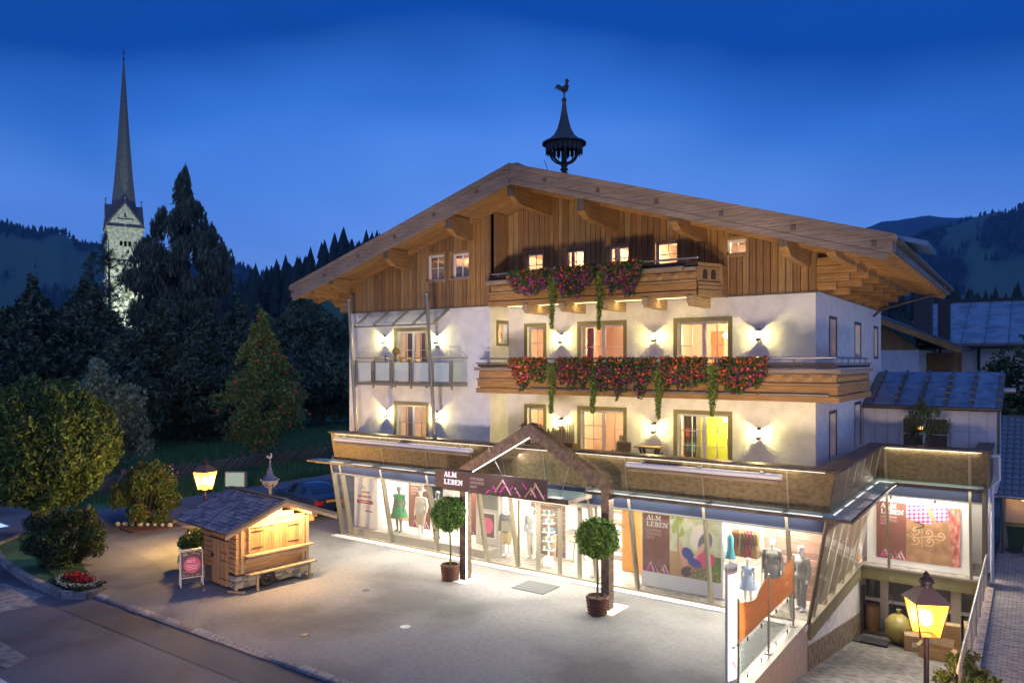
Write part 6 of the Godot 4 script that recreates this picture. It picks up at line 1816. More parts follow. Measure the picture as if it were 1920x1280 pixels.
	for s in [-0.5, 0.5]:
		part(be, "leg", MB.new().cbox(s - 0.1, s + 0.1, 0.0, 0.4, -0.16, 0.16, 0.02), M.grey_y)
	var pl := thing("plant_tub", "small dark green plant tub between advertising board and bench", "plant tub", Vector3(-21.0, 0, 4.6))
	part(pl, "tub", MB.new().lathe([Vector2(0.0, 0.0), Vector2(0.17, 0.0), Vector2(0.23, 0.3), Vector2(0.25, 0.3), Vector2(0.25, 0.36), Vector2(0.21, 0.36), Vector2(0.2, 0.3), Vector2(0.0, 0.3)], 16), mat(lin(0.015, 0.035, 0.025), 0.5))
	crown(pl, "foliage", 60, func(i: int) -> Vector3: return Vector3(rng.randf_range(-0.15, 0.15), 0.36 + rng.randf_range(0, 0.08), rng.randf_range(-0.15, 0.15)), 0.07, [lin(0.10, 0.06, 0.03), lin(0.06, 0.10, 0.03)])
	var ib := thing("info_box", "pale green lit information box behind the hut roof", "information box", Vector3(-29.8, 0, -3.2), 0.55)
	part(ib, "cabinet", MB.new().cbox(-0.55, 0.55, 0.4, 1.2, -0.2, 0.1, 0.02), mat(lin(0.55, 0.42, 0.2), 0.5))
	part(ib, "screen_face", MB.new().bb(-0.5, 0.5, 0.44, 1.16, 0.101, 0.108), glow(lin(0.62, 0.78, 0.55), 0.32))
	for s in [-0.4, 0.4]:
		part(ib, "leg", MB.new().bb(s - 0.03, s + 0.03, 0, 0.4, -0.08, -0.02), M.steel)

func _tbox(T: Transform3D, x0: float, x1: float, y0: float, y1: float, z0: float, z1: float) -> MB:
	var mb := MB.new(); mb.T = T
	return mb.bb(x0, x1, y0, y1, z0, z1)

var leaf_mesh := {}

# a small spray of pointed leaves, unit size
func spray(kind: String) -> ArrayMesh:
	if leaf_mesh.has(kind):
		return leaf_mesh[kind]
	var r := RandomNumberGenerator.new()
	r.seed = 91
	var mb := MB.new()
	var n := 5
	if kind == "needle":
		n = 7
	elif kind == "flower":
		n = 3
	for i in n:
		var d := Vector3(r.randfn(), r.randfn(), r.randfn()).normalized()
		var c := Vector3(r.randf_range(-0.6, 0.6), r.randf_range(-0.6, 0.6), r.randf_range(-0.6, 0.6))
		var s := d.cross(Vector3(r.randfn(), r.randfn(), r.randfn())).normalized()
		var l := 0.62; var w := 0.26
		if kind == "needle":
			w = 0.10; l = 0.8
		elif kind == "hang":
			d = Vector3(r.randfn() * 0.25, -1, r.randfn() * 0.25).normalized(); s = d.cross(Vector3(r.randfn(), 0.1, r.randfn())).normalized()
			w = 0.16; l = 0.9
		elif kind == "flower":
			c *= 0.3; l = 0.55; w = 0.5
		mb.quad(c - d * l, c + s * w, c + d * l, c - s * w)
	leaf_mesh[kind] = mb.mesh()
	return leaf_mesh[kind]

func crown(parent: Node3D, called: String, count: int, sampler: Callable, size: float, colors: Array, kind := "leaf", upright := false) -> MultiMeshInstance3D:
	var mm := MultiMesh.new()
	mm.transform_format = MultiMesh.TRANSFORM_3D
	mm.use_colors = true
	mm.mesh = spray(kind)
	mm.instance_count = count
	for i in count:
		var p: Vector3 = sampler.call(i)
		var s := size * rng.randf_range(0.7, 1.3)
		var b: Basis
		if kind == "hang" or upright:
			b = Basis(Vector3.UP, rng.randf() * TAU).scaled(Vector3(s, s, s))
		else:
			b = Basis(Quaternion(Vector3(rng.randfn(), rng.randfn(), rng.randfn()).normalized(), rng.randf() * TAU)).scaled(Vector3(s, s, s))
		mm.set_instance_transform(i, Transform3D(b, p))
		var c: Color = colors[rng.randi() % colors.size()]
		var v := rng.randf_range(0.8, 1.2)
		mm.set_instance_color(i, Color(c.r * v, c.g * v, c.b * v))
	var o := MultiMeshInstance3D.new()
	o.name = called
	o.multimesh = mm
	if not M.has("leaf"):
		var m := mat(Color.WHITE, 0.6)
		m.vertex_color_use_as_albedo = true
		m.vertex_color_is_srgb = true
		m.backlight_enabled = true
		m.backlight = Color(0.45, 0.45, 0.35)
		M.leaf = m
	o.material_override = M.leaf
	parent.add_child(o, true)
	stuffed(o)
	return o

# tapered trunk with forking limbs that reach into the crown
func trunk(parent: Node3D, h: float, r: float, limbs: int, spread: float, from: float, m: Material, droop := 0.0) -> void:
	var path := PackedVector3Array(); var rad := PackedFloat32Array()
	for i in 9:
		var t := i / 8.0
		path.append(Vector3(0.06 * h * 0.15 * sin(t * 5.0), h * t, 0.05 * h * 0.15 * cos(t * 4.0) - 0.0075 * h))
		rad.append(r * (1.25 if i == 0 else 1.0) * (1.0 - 0.92 * t))
	part(parent, "trunk", MB.new().tube(path, rad, 9), m)
	var mb := MB.new()
	for i in limbs:
		var t := from + (0.95 - from) * i / limbs
		var a := i * 2.4
		var st := Vector3(path[int(t * 8)].x, h * t, path[int(t * 8)].z)
		var l := spread * (1.05 - t * 0.75)
		var d := Vector3(sin(a), 0, cos(a))
		var mid := st + d * l * 0.5 + Vector3(0, l * 0.35, 0)
		var e := st + d * l + Vector3(0, l * (0.45 - droop), 0)
		mb.tube(PackedVector3Array([st, mid, e]), PackedFloat32Array([r * 0.45 * (1 - t * 0.6), r * 0.28 * (1 - t * 0.6), r * 0.06]), 5, false)
	part(parent, "branch", mb, m)

# random point in a lumpy ellipsoid shell: clumps with gaps between them
func clumped(c: Vector3, rad: Vector3, clumps: int, sd: int, clump_r: float, inner := 0.35) -> Callable:
	var r := RandomNumberGenerator.new()
	r.seed = sd
	var cs := []
	for i in clumps:
		var d := Vector3(r.randfn(), r.randfn(), r.randfn()).normalized()
		cs.append(c + d * rad * pow(r.randf_range(inner, 1.0), 0.5))
	return func(i: int) -> Vector3:
		var q: Vector3 = cs[i % clumps]
		var d := Vector3(rng.randfn(), rng.randfn(), rng.randfn()).normalized()
		return q + d * clump_r * pow(rng.randf(), 0.4)

func street_things() -> void:
	# slanting picket fence along the side street
	var f := thing("slanted_fence", "weathered fence of crossing slanted laths along the side street", "fence")
	var pts := [Vector3(-33.2, 0, 4.2), Vector3(-35.6, 0, 0.2), Vector3(-36.3, 0, -3.5), Vector3(-36.9, 0, -9.5), Vector3(-36.5, 0, -14.0), Vector3(-36.6, 0, -19.0)]
	var lm := [M.grey_y, M.grey_x, M.barge_y]
	for i in pts.size() - 1:
		var a: Vector3 = pts[i]; var b: Vector3 = pts[i + 1]
		var d := (b - a).normalized()
		var n := Vector3(-d.z, 0, d.x)
		var L := a.distance_to(b)
		var t := 0.0
		var k := 0
		while t < L:
			var p := a + d * t + n * 0.03 * (k % 2)
			var ln := rng.randf_range(1.15, 1.4)
			var up := (Vector3.UP * 0.62 + d * rng.randf_range(0.72, 0.82)).normalized()
			part(f, "lath", MB.new().bar(p + Vector3(0, 0.12, 0), p + Vector3(0, 0.12, 0) + up * ln, 0.02, 0.085, n), lm[rng.randi() % 3])
			if k % 5 == 0:
				for s in [0.0, 0.16]:
					var q = a + d * (t + s + 0.5) - n * 0.08
					part(f, "stake", MB.new().rod(q, q + (Vector3.UP * 0.85 - d * 0.55).normalized() * rng.randf_range(1.3, 1.6), 0.028, 5, 0.018), M.barge_y)
			t += 0.175
			k += 1
	var post := MB.new()
	for s in [0.0, 0.35]:
		post.rod(Vector3(-33.2 + s, 0, 4.5 + s * 0.3), Vector3(-33.25 + s * 1.4, 0.9, 4.3), 0.09, 7, 0.07)
	part(f, "end_post", post, M.barge_y)
	# way signs on a post
	var s := thing("signpost", "grey signpost with red, blue and white direction boards beside the flower bed", "signpost", Vector3(-31.57, 0, 1.4), 0.62)
	part(s, "post", MB.new().rod(Vector3(0, 0, 0), Vector3(0, 1.75, 0), 0.03, 8), M.steel)
	part(s, "red_board", MB.new().cbox(-0.53, 0.5, 1.5, 1.72, 0.035, 0.055, 0.004), mat(lin(0.42, 0.14, 0.12), 0.5))
	part(s, "blue_board", MB.new().cbox(-0.24, 0.03, 0.92, 1.42, 0.035, 0.055, 0.004), mat(lin(0.02, 0.05, 0.28), 0.4))
	var arrow := MB.new(); arrow.T = Transform3D(Basis(), Vector3(0, 0.62, 0.036))
	part(s, "white_board", arrow.prism(PackedVector2Array([Vector2(-0.42, 0), Vector2(0.28, 0), Vector2(0.42, 0.14), Vector2(0.28, 0.28), Vector2(-0.42, 0.28)]), 0.02), mat(lin(0.7, 0.7, 0.7), 0.5))
	part(s, "arrow_tip", MB.new().tri(Vector3(0.26, 0.63, 0.058), Vector3(0.41, 0.76, 0.058), Vector3(0.26, 0.89, 0.058)), mat(lin(0.05, 0.15, 0.5), 0.5))
	for k in 6:
		part(s, "printed_mark", MB.new().bb(-0.36 + k * 0.1, -0.30 + k * 0.1, 0.70, 0.80, 0.056, 0.059), mat(lin(0.1, 0.15, 0.4), 0.5))
		part(s, "printed_mark", MB.new().bb(-0.22 + k * 0.1, -0.15 + k * 0.1, 1.57, 1.65, 0.056, 0.059), mat(lin(0.7, 0.6, 0.55), 0.5))
	part(s, "printed_mark", MB.new().bb(-0.14, -0.08, 1.05, 1.35, 0.056, 0.059), mat(lin(0.7, 0.7, 0.75), 0.5))

func shrub(called: String, label: String, at: Vector3, rad: Vector3, count: int, size: float, cols: Array, category := "shrub", clumps := 40, group := "") -> Node3D:
	var o := thing(called, label, category, at, 0.0, group)
	var st := MB.new()
	for k in 9:
		var a := TAU * k / 9
		st.tube(PackedVector3Array([Vector3(sin(a) * 0.1, 0, cos(a) * 0.1), Vector3(sin(a) * rad.x * 0.4, rad.y * 0.9, cos(a) * rad.z * 0.4), Vector3(sin(a) * rad.x * 0.75, rad.y * 1.5, cos(a) * rad.z * 0.75)]), PackedFloat32Array([0.03, 0.02, 0.008]), 5)
	part(o, "stem", st, mat(lin(0.09, 0.07, 0.04), 0.9))
	crown(o, "foliage", count, clumped(Vector3(0, rad.y, 0), rad, clumps, int(absf(at.x * 31)) + 5, minf(rad.x, rad.y) * 0.32), size, cols)
	return o

func plants() -> void:
	var bark := tri_mat(lin(0.14, 0.11, 0.08), tex.mottle, Vector3(2, 0.6, 2), 0.95)
	var green := [lin(0.055, 0.085, 0.02), lin(0.085, 0.12, 0.03), lin(0.04, 0.06, 0.015)]
	# clipped lime at the corner
	var t := thing("clipped_tree", "dense round-clipped broadleaf tree on the road corner", "tree", Vector3(-27.55, 0, 7.16))
	trunk(t, 4.6, 0.3, 12, 2.2, 0.38, bark)
	crown(t, "crown", 15000, func(i: int) -> Vector3:
		var d := Vector3(rng.randfn(), rng.randfn(), rng.randfn()).normalized()
		var lump := 1.0 + 0.07 * sin(d.x * 9.0 + 2.0) * sin(d.y * 8.0) + 0.05 * sin(d.z * 13.0)
		return Vector3(-0.1, 3.75, 0) + d * Vector3(2.7, 2.5, 2.7) * lump * pow(rng.randf(), 0.14), 0.15, [lin(0.10, 0.17, 0.03), lin(0.14, 0.21, 0.04), lin(0.07, 0.12, 0.03), lin(0.12, 0.14, 0.04)])
	# silver-leaved tree behind the fence
	t = thing("silver_tree", "open silvery-leaved tree behind the fence left of the lantern", "tree", Vector3(-40.6, 0, -1.5))
	trunk(t, 5.6, 0.16, 16, 2.4, 0.15, bark)
	crown(t, "crown", 6000, clumped(Vector3(0, 3.2, 0), Vector3(2.7, 2.7, 2.7), 60, 4, 0.75), 0.15, [lin(0.24, 0.30, 0.17), lin(0.33, 0.38, 0.24), lin(0.15, 0.20, 0.10)])
	crown(t, "crown", 700, clumped(Vector3(0.2, 6.0, 0), Vector3(0.7, 1.0, 0.7), 9, 14, 0.4), 0.14, [lin(0.24, 0.30, 0.17), lin(0.33, 0.38, 0.24)])
	# rowan with red berries
	t = thing("rowan_tree", "rowan tree with clusters of red berries on the meadow behind the fence", "tree", Vector3(-39.07, 0, -11.67))
	trunk(t, 10.2, 0.2, 22, 3.0, 0.16, bark)
	var rw := clumped(Vector3(0, 5.6, 0), Vector3(3.1, 4.6, 3.1), 110, 8, 0.85)
	var taper := func(i: int) -> Vector3:
		var p: Vector3 = rw.call(i)
		var k: float = clampf((10.9 - p.y) / 6.5, 0.28, 1.0)
		return Vector3(p.x * k, p.y, p.z * k)
	crown(t, "crown", 9500, taper, 0.15, [lin(0.17, 0.27, 0.06), lin(0.25, 0.34, 0.08), lin(0.12, 0.19, 0.05), lin(0.28, 0.27, 0.06)])
	var bm := MultiMesh.new()
	bm.transform_format = MultiMesh.TRANSFORM_3D
	bm.mesh = MB.new().ball(Vector3.ZERO, Vector3(1, 0.7, 1), 7, 4).mesh()
	bm.instance_count = 150
	for i in 150:
		var p: Vector3 = rw.call(i)
		var k: float = clampf((10.9 - p.y) / 6.5, 0.28, 1.0)
		p = Vector3(p.x * k * 1.1, p.y, p.z * k * 1.1)
		var s := rng.randf_range(0.08, 0.15)
		bm.set_instance_transform(i, Transform3D(Basis.from_scale(Vector3(s, s, s)), p))
	var bi := MultiMeshInstance3D.new()
	bi.name = "berries"
	bi.multimesh = bm
	bi.material_override = mat(lin(0.75, 0.10, 0.03), 0.5)
	t.add_child(bi)
	stuffed(bi)
	# shrubs and beds near the road
	shrub("round_bush", "rounded green bush on the corner island below the clipped tree", Vector3(-22.1, 0.05, 8.75), Vector3(1.35, 0.98, 1.1), 6000, 0.095, [lin(0.06, 0.085, 0.02), lin(0.085, 0.11, 0.03), lin(0.045, 0.06, 0.015)])
	var fb := thing("flower_bed", "low round bed of red and white flowers at the tip of the kerb island", "flower bed", Vector3(-19.35, 0.08, 9.62))
	crown(fb, "foliage", 1500, func(i: int) -> Vector3: return Vector3(rng.randf_range(-0.95, 0.95), rng.randf_range(0, 0.2), rng.randf_range(-0.42, 0.42)), 0.06, green)
	crown(fb, "red_blossom", 300, func(i: int) -> Vector3: return Vector3(rng.randf_range(-0.6, 0.6), rng.randf_range(0.2, 0.34), rng.randf_range(-0.3, 0.15)), 0.05, [lin(0.5, 0.02, 0.02), lin(0.38, 0.015, 0.02)], "flower")
	crown(fb, "white_blossom", 520, func(i: int) -> Vector3:
		var a := rng.randf() * TAU
		return Vector3(sin(a) * rng.randf_range(0.75, 1.05), rng.randf_range(0.12, 0.24), cos(a) * rng.randf_range(0.32, 0.5)), 0.035, [lin(0.7, 0.7, 0.62), lin(0.6, 0.6, 0.5)], "flower")
	# planted bed with bark mulch in front of the side street
	struct("mulch_bed_ground", flat_poly([[-27.5, 3.6], [-26.1, 2.6], [-24.8, 2.9], [-25.3, 4.75], [-26.6, 4.6]], 0.05, 0.08), tri_mat(lin(0.16, 0.06, 0.035), tex.speck, Vector3(1, 1, 1), 0.95))
	var stones := thing("border_stones", "row of pale round stones edging the mulch bed", "stones")
	for k in 8:
		part(stones, "stone", MB.new().ball(Vector3(-27.2 + 0.30 * k, 0.1, 4.35 - 0.16 * k), Vector3(0.14, 0.09, 0.1) * rng.randf_range(0.7, 1.2), 9, 6), mat(lin(0.4, 0.37, 0.32), 0.85))
	var tall := shrub("flowering_shrub", "tall bushy perennial shrub with a few pink flowers in the mulch bed", Vector3(-26.8, 0.0, 3.3), Vector3(1.3, 1.25, 1.15), 5500, 0.11, [lin(0.06, 0.12, 0.025), lin(0.10, 0.16, 0.03), lin(0.16, 0.12, 0.03), lin(0.05, 0.08, 0.02)])
	crown(tall, "blossom", 26, func(i: int) -> Vector3: return Vector3(rng.randf_range(-0.4, 1.4), rng.randf_range(2.0, 2.7), rng.randf_range(-0.7, 0.7)), 0.06, [lin(0.6, 0.3, 0.4), lin(0.6, 0.6, 0.6), lin(0.5, 0.12, 0.25)], "flower")
	shrub("low_shrub", "low leafy shrub between advertising board and hut door", Vector3(-18.6, 0, 5.9), Vector3(0.7, 0.62, 0.8), 1500, 0.09, [lin(0.08, 0.13, 0.02), lin(0.12, 0.17, 0.03)])
	shrub("rose_shrub", "lantern-lit leafy shrub growing over the path wall's coping", Vector3(3.75, 0.0, 2.6), Vector3(0.5, 0.42, 0.75), 900, 0.07, [lin(0.14, 0.18, 0.03), lin(0.18, 0.20, 0.04), lin(0.08, 0.11, 0.02)])
	# plants on the right
	t = thing("terrace_tree", "thin hanging-leaved potted tree before the annex window", "potted tree", Vector3(1.95, 3.28, -7.9))
	part(t, "pot", MB.new().lathe([Vector2(0.0, 0), Vector2(0.16, 0), Vector2(0.22, 0.4), Vector2(0.18, 0.4), Vector2(0.0, 0.36)], 14), M.bronze_metal)
	trunk(t, 2.1, 0.03, 9, 0.7, 0.5, bark, 0.6)
	crown(t, "foliage", 420, clumped(Vector3(0, 1.6, 0), Vector3(0.6, 0.75, 0.5), 16, 3, 0.22), 0.075, [lin(0.06, 0.09, 0.02), lin(0.09, 0.12, 0.03)], "hang")
	shrub("dark_hedge_tree", "dark bushy tree behind the annex at the right edge", Vector3(5.6, 0, -26.0), Vector3(3.0, 4.2, 2.5), 6500, 0.2, green, "tree", 60)
	shrub("yard_tree", "small leafy tree before the white wall of the barn", Vector3(1.8, 0, -31.0), Vector3(1.3, 3.2, 1.2), 2200, 0.16, green, "tree", 30)
	# rough grass on the verge and the meadow edge
	var gm := MultiMesh.new()
	var blade := MB.new()
	for k in 6:
		var a := k * 1.1
		var d := Vector3(sin(a), 0, cos(a))
		var o := Vector3(sin(a * 2.3), 0, cos(a * 1.7)) * 0.10
		blade.tri(o - d * 0.02, o + d * 0.02, o + Vector3(d.z * 0.12, 0.3 + 0.05 * (k % 3), -d.x * 0.12))
	gm.transform_format = MultiMesh.TRANSFORM_3D
	gm.use_colors = true
	gm.mesh = blade.mesh()
	var spots := []
	for i in 16000:
		var z := rng.randf_range(-42.0, 3.5)
		var x := -31.4 - pow(rng.randf(), 1.5) * 26.0
		if x > -33.0 and z > 2.0 or x > -31.3:
			continue
		spots.append(Vector3(x, -0.04, z))
	for i in 2500:
		var u := rng.randf()
		spots.append(Vector3(lerpf(-28.2, -19.6, u), 0.06, lerpf(7.4, 9.6, u) + rng.randf_range(-0.6, 0.35)))
	gm.instance_count = spots.size()
	for i in spots.size():
		var s := rng.randf_range(0.6, 1.5) if spots[i].x < -31 else 0.4
		gm.set_instance_transform(i, Transform3D(Basis(Vector3.UP, rng.randf() * TAU).scaled(Vector3(s, s, s)), spots[i]))
		var v := rng.randf_range(0.6, 1.2)
		var cc := lin(0.09 * v, 0.21 * v, 0.07 * v)
		gm.set_instance_color(i, cc)
	var gi := MultiMeshInstance3D.new()
	gi.name = "meadow_grass"
	gi.multimesh = gm
	gi.material_override = M.leaf
	add_child(gi)
	stuffed(gi)

# ---------------------------------------------------------------- figures
# capsules [ax, ay, az, bx, by, bz, ra, rb] joined with a smooth minimum and meshed as surface nets
func figure(caps: Array, cell: float, k := 0.03) -> ArrayMesh:
	var lo := Vector3(9, 9, 9); var hi := -lo
	var A := PackedVector3Array(); var B := PackedVector3Array(); var ra := PackedFloat32Array(); var rb := PackedFloat32Array()
	for c in caps:
		var a := Vector3(c[0], c[1], c[2]); var b := Vector3(c[3], c[4], c[5])
		A.append(a); B.append(b - a); ra.append(c[6]); rb.append(c[7])
		var r: float = maxf(c[6], c[7]) + cell * 2
		lo = lo.min(a.min(b) - Vector3(r, r, r)); hi = hi.max(a.max(b) + Vector3(r, r, r))
	var n := Vector3i((hi - lo) / cell) + Vector3i(2, 2, 2)
	var field := func(p: Vector3) -> float:
		var d := 9.0
		for i in A.size():
			var l := B[i].length_squared()
			var t := clampf((p - A[i]).dot(B[i]) / l, 0, 1) if l > 0.0 else 0.0
			var e := p.distance_to(A[i] + B[i] * t) - lerpf(ra[i], rb[i], t)
			var h := clampf(0.5 + 0.5 * (d - e) / k, 0, 1)
			d = lerpf(d, e, h) - k * h * (1.0 - h)
		return d
	var val := PackedFloat32Array()
	val.resize(n.x * n.y * n.z)
	for z in n.z:
		for y in n.y:
			for x in n.x:
				val[(z * n.y + y) * n.x + x] = field.call(lo + Vector3(x, y, z) * cell)
	var id := PackedInt32Array()
	id.resize(val.size())
	var mb := MB.new()
	var sx := 1; var sy := n.x; var sz := n.x * n.y
	var corner := [0, sx, sy, sx + sy, sz, sx + sz, sy + sz, sx + sy + sz]
	var edges := [[0, 1], [2, 3], [4, 5], [6, 7], [0, 2], [1, 3], [4, 6], [5, 7], [0, 4], [1, 5], [2, 6], [3, 7]]
	var off := [Vector3(0, 0, 0), Vector3(1, 0, 0), Vector3(0, 1, 0), Vector3(1, 1, 0), Vector3(0, 0, 1), Vector3(1, 0, 1), Vector3(0, 1, 1), Vector3(1, 1, 1)]
	for z in n.z - 1:
		for y in n.y - 1:
			for x in n.x - 1:
				var o := (z * n.y + y) * n.x + x
				var neg := 0
				for c in corner:
					if val[o + c] < 0:
						neg += 1
				if neg == 0 or neg == 8:
					continue
				var s := Vector3.ZERO
				var m := 0
				for e in edges:
					var va := val[o + corner[e[0]]]; var vb := val[o + corner[e[1]]]
					if (va < 0) != (vb < 0):
						s += off[e[0]].lerp(off[e[1]], va / (va - vb))
						m += 1
				var p := lo + (Vector3(x, y, z) + s / m) * cell
				id[o] = mb.v.size()
				mb.v.append(p)
				var h := cell * 0.5
				mb.n.append(Vector3(field.call(p + Vector3(h, 0, 0)) - field.call(p - Vector3(h, 0, 0)), field.call(p + Vector3(0, h, 0)) - field.call(p - Vector3(0, h, 0)), field.call(p + Vector3(0, 0, h)) - field.call(p - Vector3(0, 0, h))).normalized())
				mb.uv.append(Vector2(p.x, p.y))
	for z in range(1, n.z - 1):
		for y in range(1, n.y - 1):
			for x in range(1, n.x - 1):
				var o := (z * n.y + y) * n.x + x
				for ax in 3:
					var st: int = [sx, sy, sz][ax]; var u: int = [sy, sz, sx][ax]; var w: int = [sz, sx, sy][ax]
					if (val[o] < 0) != (val[o + st] < 0):
						var q := [id[o], id[o - u], id[o - u - w], id[o - w]]
						if val[o] < 0:
							mb.ix.append_array([q[0], q[2], q[1], q[0], q[3], q[2]])
						else:
							mb.ix.append_array([q[0], q[1], q[2], q[0], q[2], q[3]])
	return mb.mesh()

func body_caps(step: float, bend := 0.0) -> Array:
	var c := [[-0.05, 0.96, 0, 0.05, 0.96, 0, 0.125, 0.125], [0, 1.0, 0, 0, 1.2, 0.0, 0.115, 0.12], [-0.06, 1.32, 0, 0.06, 1.32, 0, 0.12, 0.12], [-0.14, 1.44, 0, 0.14, 1.44, 0, 0.06, 0.06], [0, 1.45, 0, 0, 1.58, 0.02, 0.055, 0.05], [0, 1.66, 0.03, 0, 1.72, 0.015, 0.078, 0.095], [0, 1.63, 0.06, 0, 1.60, 0.05, 0.05, 0.045], [0, 1.665, 0.115, 0, 1.64, 0.125, 0.012, 0.016]]
	for s in [-1.0, 1.0]:
		var f: float = step * s
		c.append_array([[0.09 * s, 0.93, 0, 0.10 * s, 0.50, 0.04 + f * 0.6, 0.095, 0.06], [0.10 * s, 0.50, 0.04 + f * 0.6, 0.11 * s, 0.09, f, 0.06, 0.04], [0.11 * s, 0.05, f - 0.03, 0.13 * s, 0.035, f + 0.16, 0.045, 0.035]])
		c.append_array([[0.19 * s, 1.43, 0, 0.24 * s, 1.14, -0.03 + bend * 0.3, 0.055, 0.042], [0.24 * s, 1.14, -0.03 + bend * 0.3, 0.25 * s, 0.90 + bend, 0.06 + bend, 0.042, 0.03], [0.25 * s, 0.88 + bend, 0.07 + bend, 0.25 * s, 0.80 + bend, 0.09 + bend, 0.035, 0.025]])
	return c

func mannequin(label: String, at: Vector3, turn: float, skin: Material, garments: Array, group := "shop window mannequins") -> Node3D:
	var o := thing("mannequin", label, "mannequin", at, turn, group)
	if not leaf_mesh.has("mannequin"):
		leaf_mesh.mannequin = figure(body_caps(0.05), 0.028)
	part(o, "body", leaf_mesh.mannequin, skin)
	for g in garments:
		part(o, g[0], g[1], g[2])
	return o

func garment(kind: String) -> Variant:
	if leaf_mesh.has(kind):
		return leaf_mesh[kind]
	var m
	if kind == "jacket":
		m = figure([[-0.05, 0.95, 0, 0.05, 0.95, 0, 0.15, 0.15], [0, 1.0, 0, 0, 1.25, 0, 0.14, 0.15], [-0.07, 1.33, 0, 0.07, 1.33, 0, 0.14, 0.14], [-0.15, 1.45, 0, 0.15, 1.45, 0, 0.065, 0.065], [0.2, 1.43, 0, 0.25, 1.14, -0.03, 0.072, 0.06], [0.25, 1.14, -0.03, 0.255, 0.93, 0.05, 0.06, 0.052], [-0.2, 1.43, 0, -0.25, 1.14, -0.03, 0.072, 0.06], [-0.25, 1.14, -0.03, -0.255, 0.93, 0.05, 0.06, 0.052]], 0.03)
	elif kind == "trousers":
		m = figure([[-0.05, 0.98, 0, 0.05, 0.98, 0, 0.135, 0.135], [0.09, 0.93, 0, 0.10, 0.50, 0.05, 0.115, 0.08], [0.10, 0.50, 0.05, 0.11, 0.12, 0.04, 0.08, 0.065], [-0.09, 0.93, 0, -0.10, 0.50, 0.01, 0.115, 0.08], [-0.10, 0.50, 0.01, -0.11, 0.12, -0.04, 0.08, 0.065]], 0.03)
	elif kind == "shorts":
		m = figure([[-0.05, 0.98, 0, 0.05, 0.98, 0, 0.135, 0.135], [0.09, 0.93, 0, 0.10, 0.52, 0.05, 0.125, 0.10], [-0.09, 0.93, 0, -0.10, 0.52, 0.01, 0.125, 0.10]], 0.03)
	elif kind == "dress":
		var mb := MB.new()
		var prof := [Vector2(0.31, 0.55), Vector2(0.29, 0.7), Vector2(0.23, 0.9), Vector2(0.15, 1.08), Vector2(0.14, 1.16), Vector2(0.165, 1.28), Vector2(0.17, 1.36), Vector2(0.13, 1.45), Vector2(0.09, 1.47)]
		mb.lathe(prof, 30)
		for i in mb.v.size():
			var p := mb.v[i]
			var a := atan2(p.x, p.z)
			var fold := 1.0 + (0.07 * sin(a * 11.0) if p.y < 1.0 else 0.0)
			mb.v[i] = Vector3(p.x * fold * 1.12, p.y, p.z * fold * 0.85)
		mb.ball(Vector3(0.2, 1.41, 0), Vector3(0.085, 0.08, 0.085)).ball(Vector3(-0.2, 1.41, 0), Vector3(0.085, 0.08, 0.085))
		m = mb.mesh()
	elif kind == "hat":
		m = MB.new().lathe([Vector2(0.2, 1.755), Vector2(0.2, 1.765), Vector2(0.12, 1.78), Vector2(0.11, 1.86), Vector2(0.07, 1.89), Vector2(0.0, 1.88)], 18).mesh()
	leaf_mesh[kind] = m
	return m

func ellipse(im: Image, cx: float, cy: float, rx: float, ry: float, c: Color, ang := 0.0, soft := 0.15) -> void:
	var w := im.get_width(); var h := im.get_height()
	var r := maxf(rx, ry) * 1.05
	for y in range(maxi(0, int((cy - r) * h)), mini(h, int((cy + r) * h) + 1)):
		for x in range(maxi(0, int((cx - r * h / w) * w)), mini(w, int((cx + r * h / w) * w) + 1)):
			var d := Vector2((x + 0.5) / w - cx, (y + 0.5) / h - cy).rotated(-ang)
			var e := Vector2(d.x / rx, d.y / ry).length()
			if e < 1.0:
				im.set_pixel(x, y, im.get_pixel(x, y).lerp(c, clampf((1.0 - e) / soft, 0, 1)))

func photo_mat(im: Image) -> StandardMaterial3D:
	var m := mat(Color.WHITE, 0.5)
	m.albedo_texture = ImageTexture.create_from_image(im)
	return m

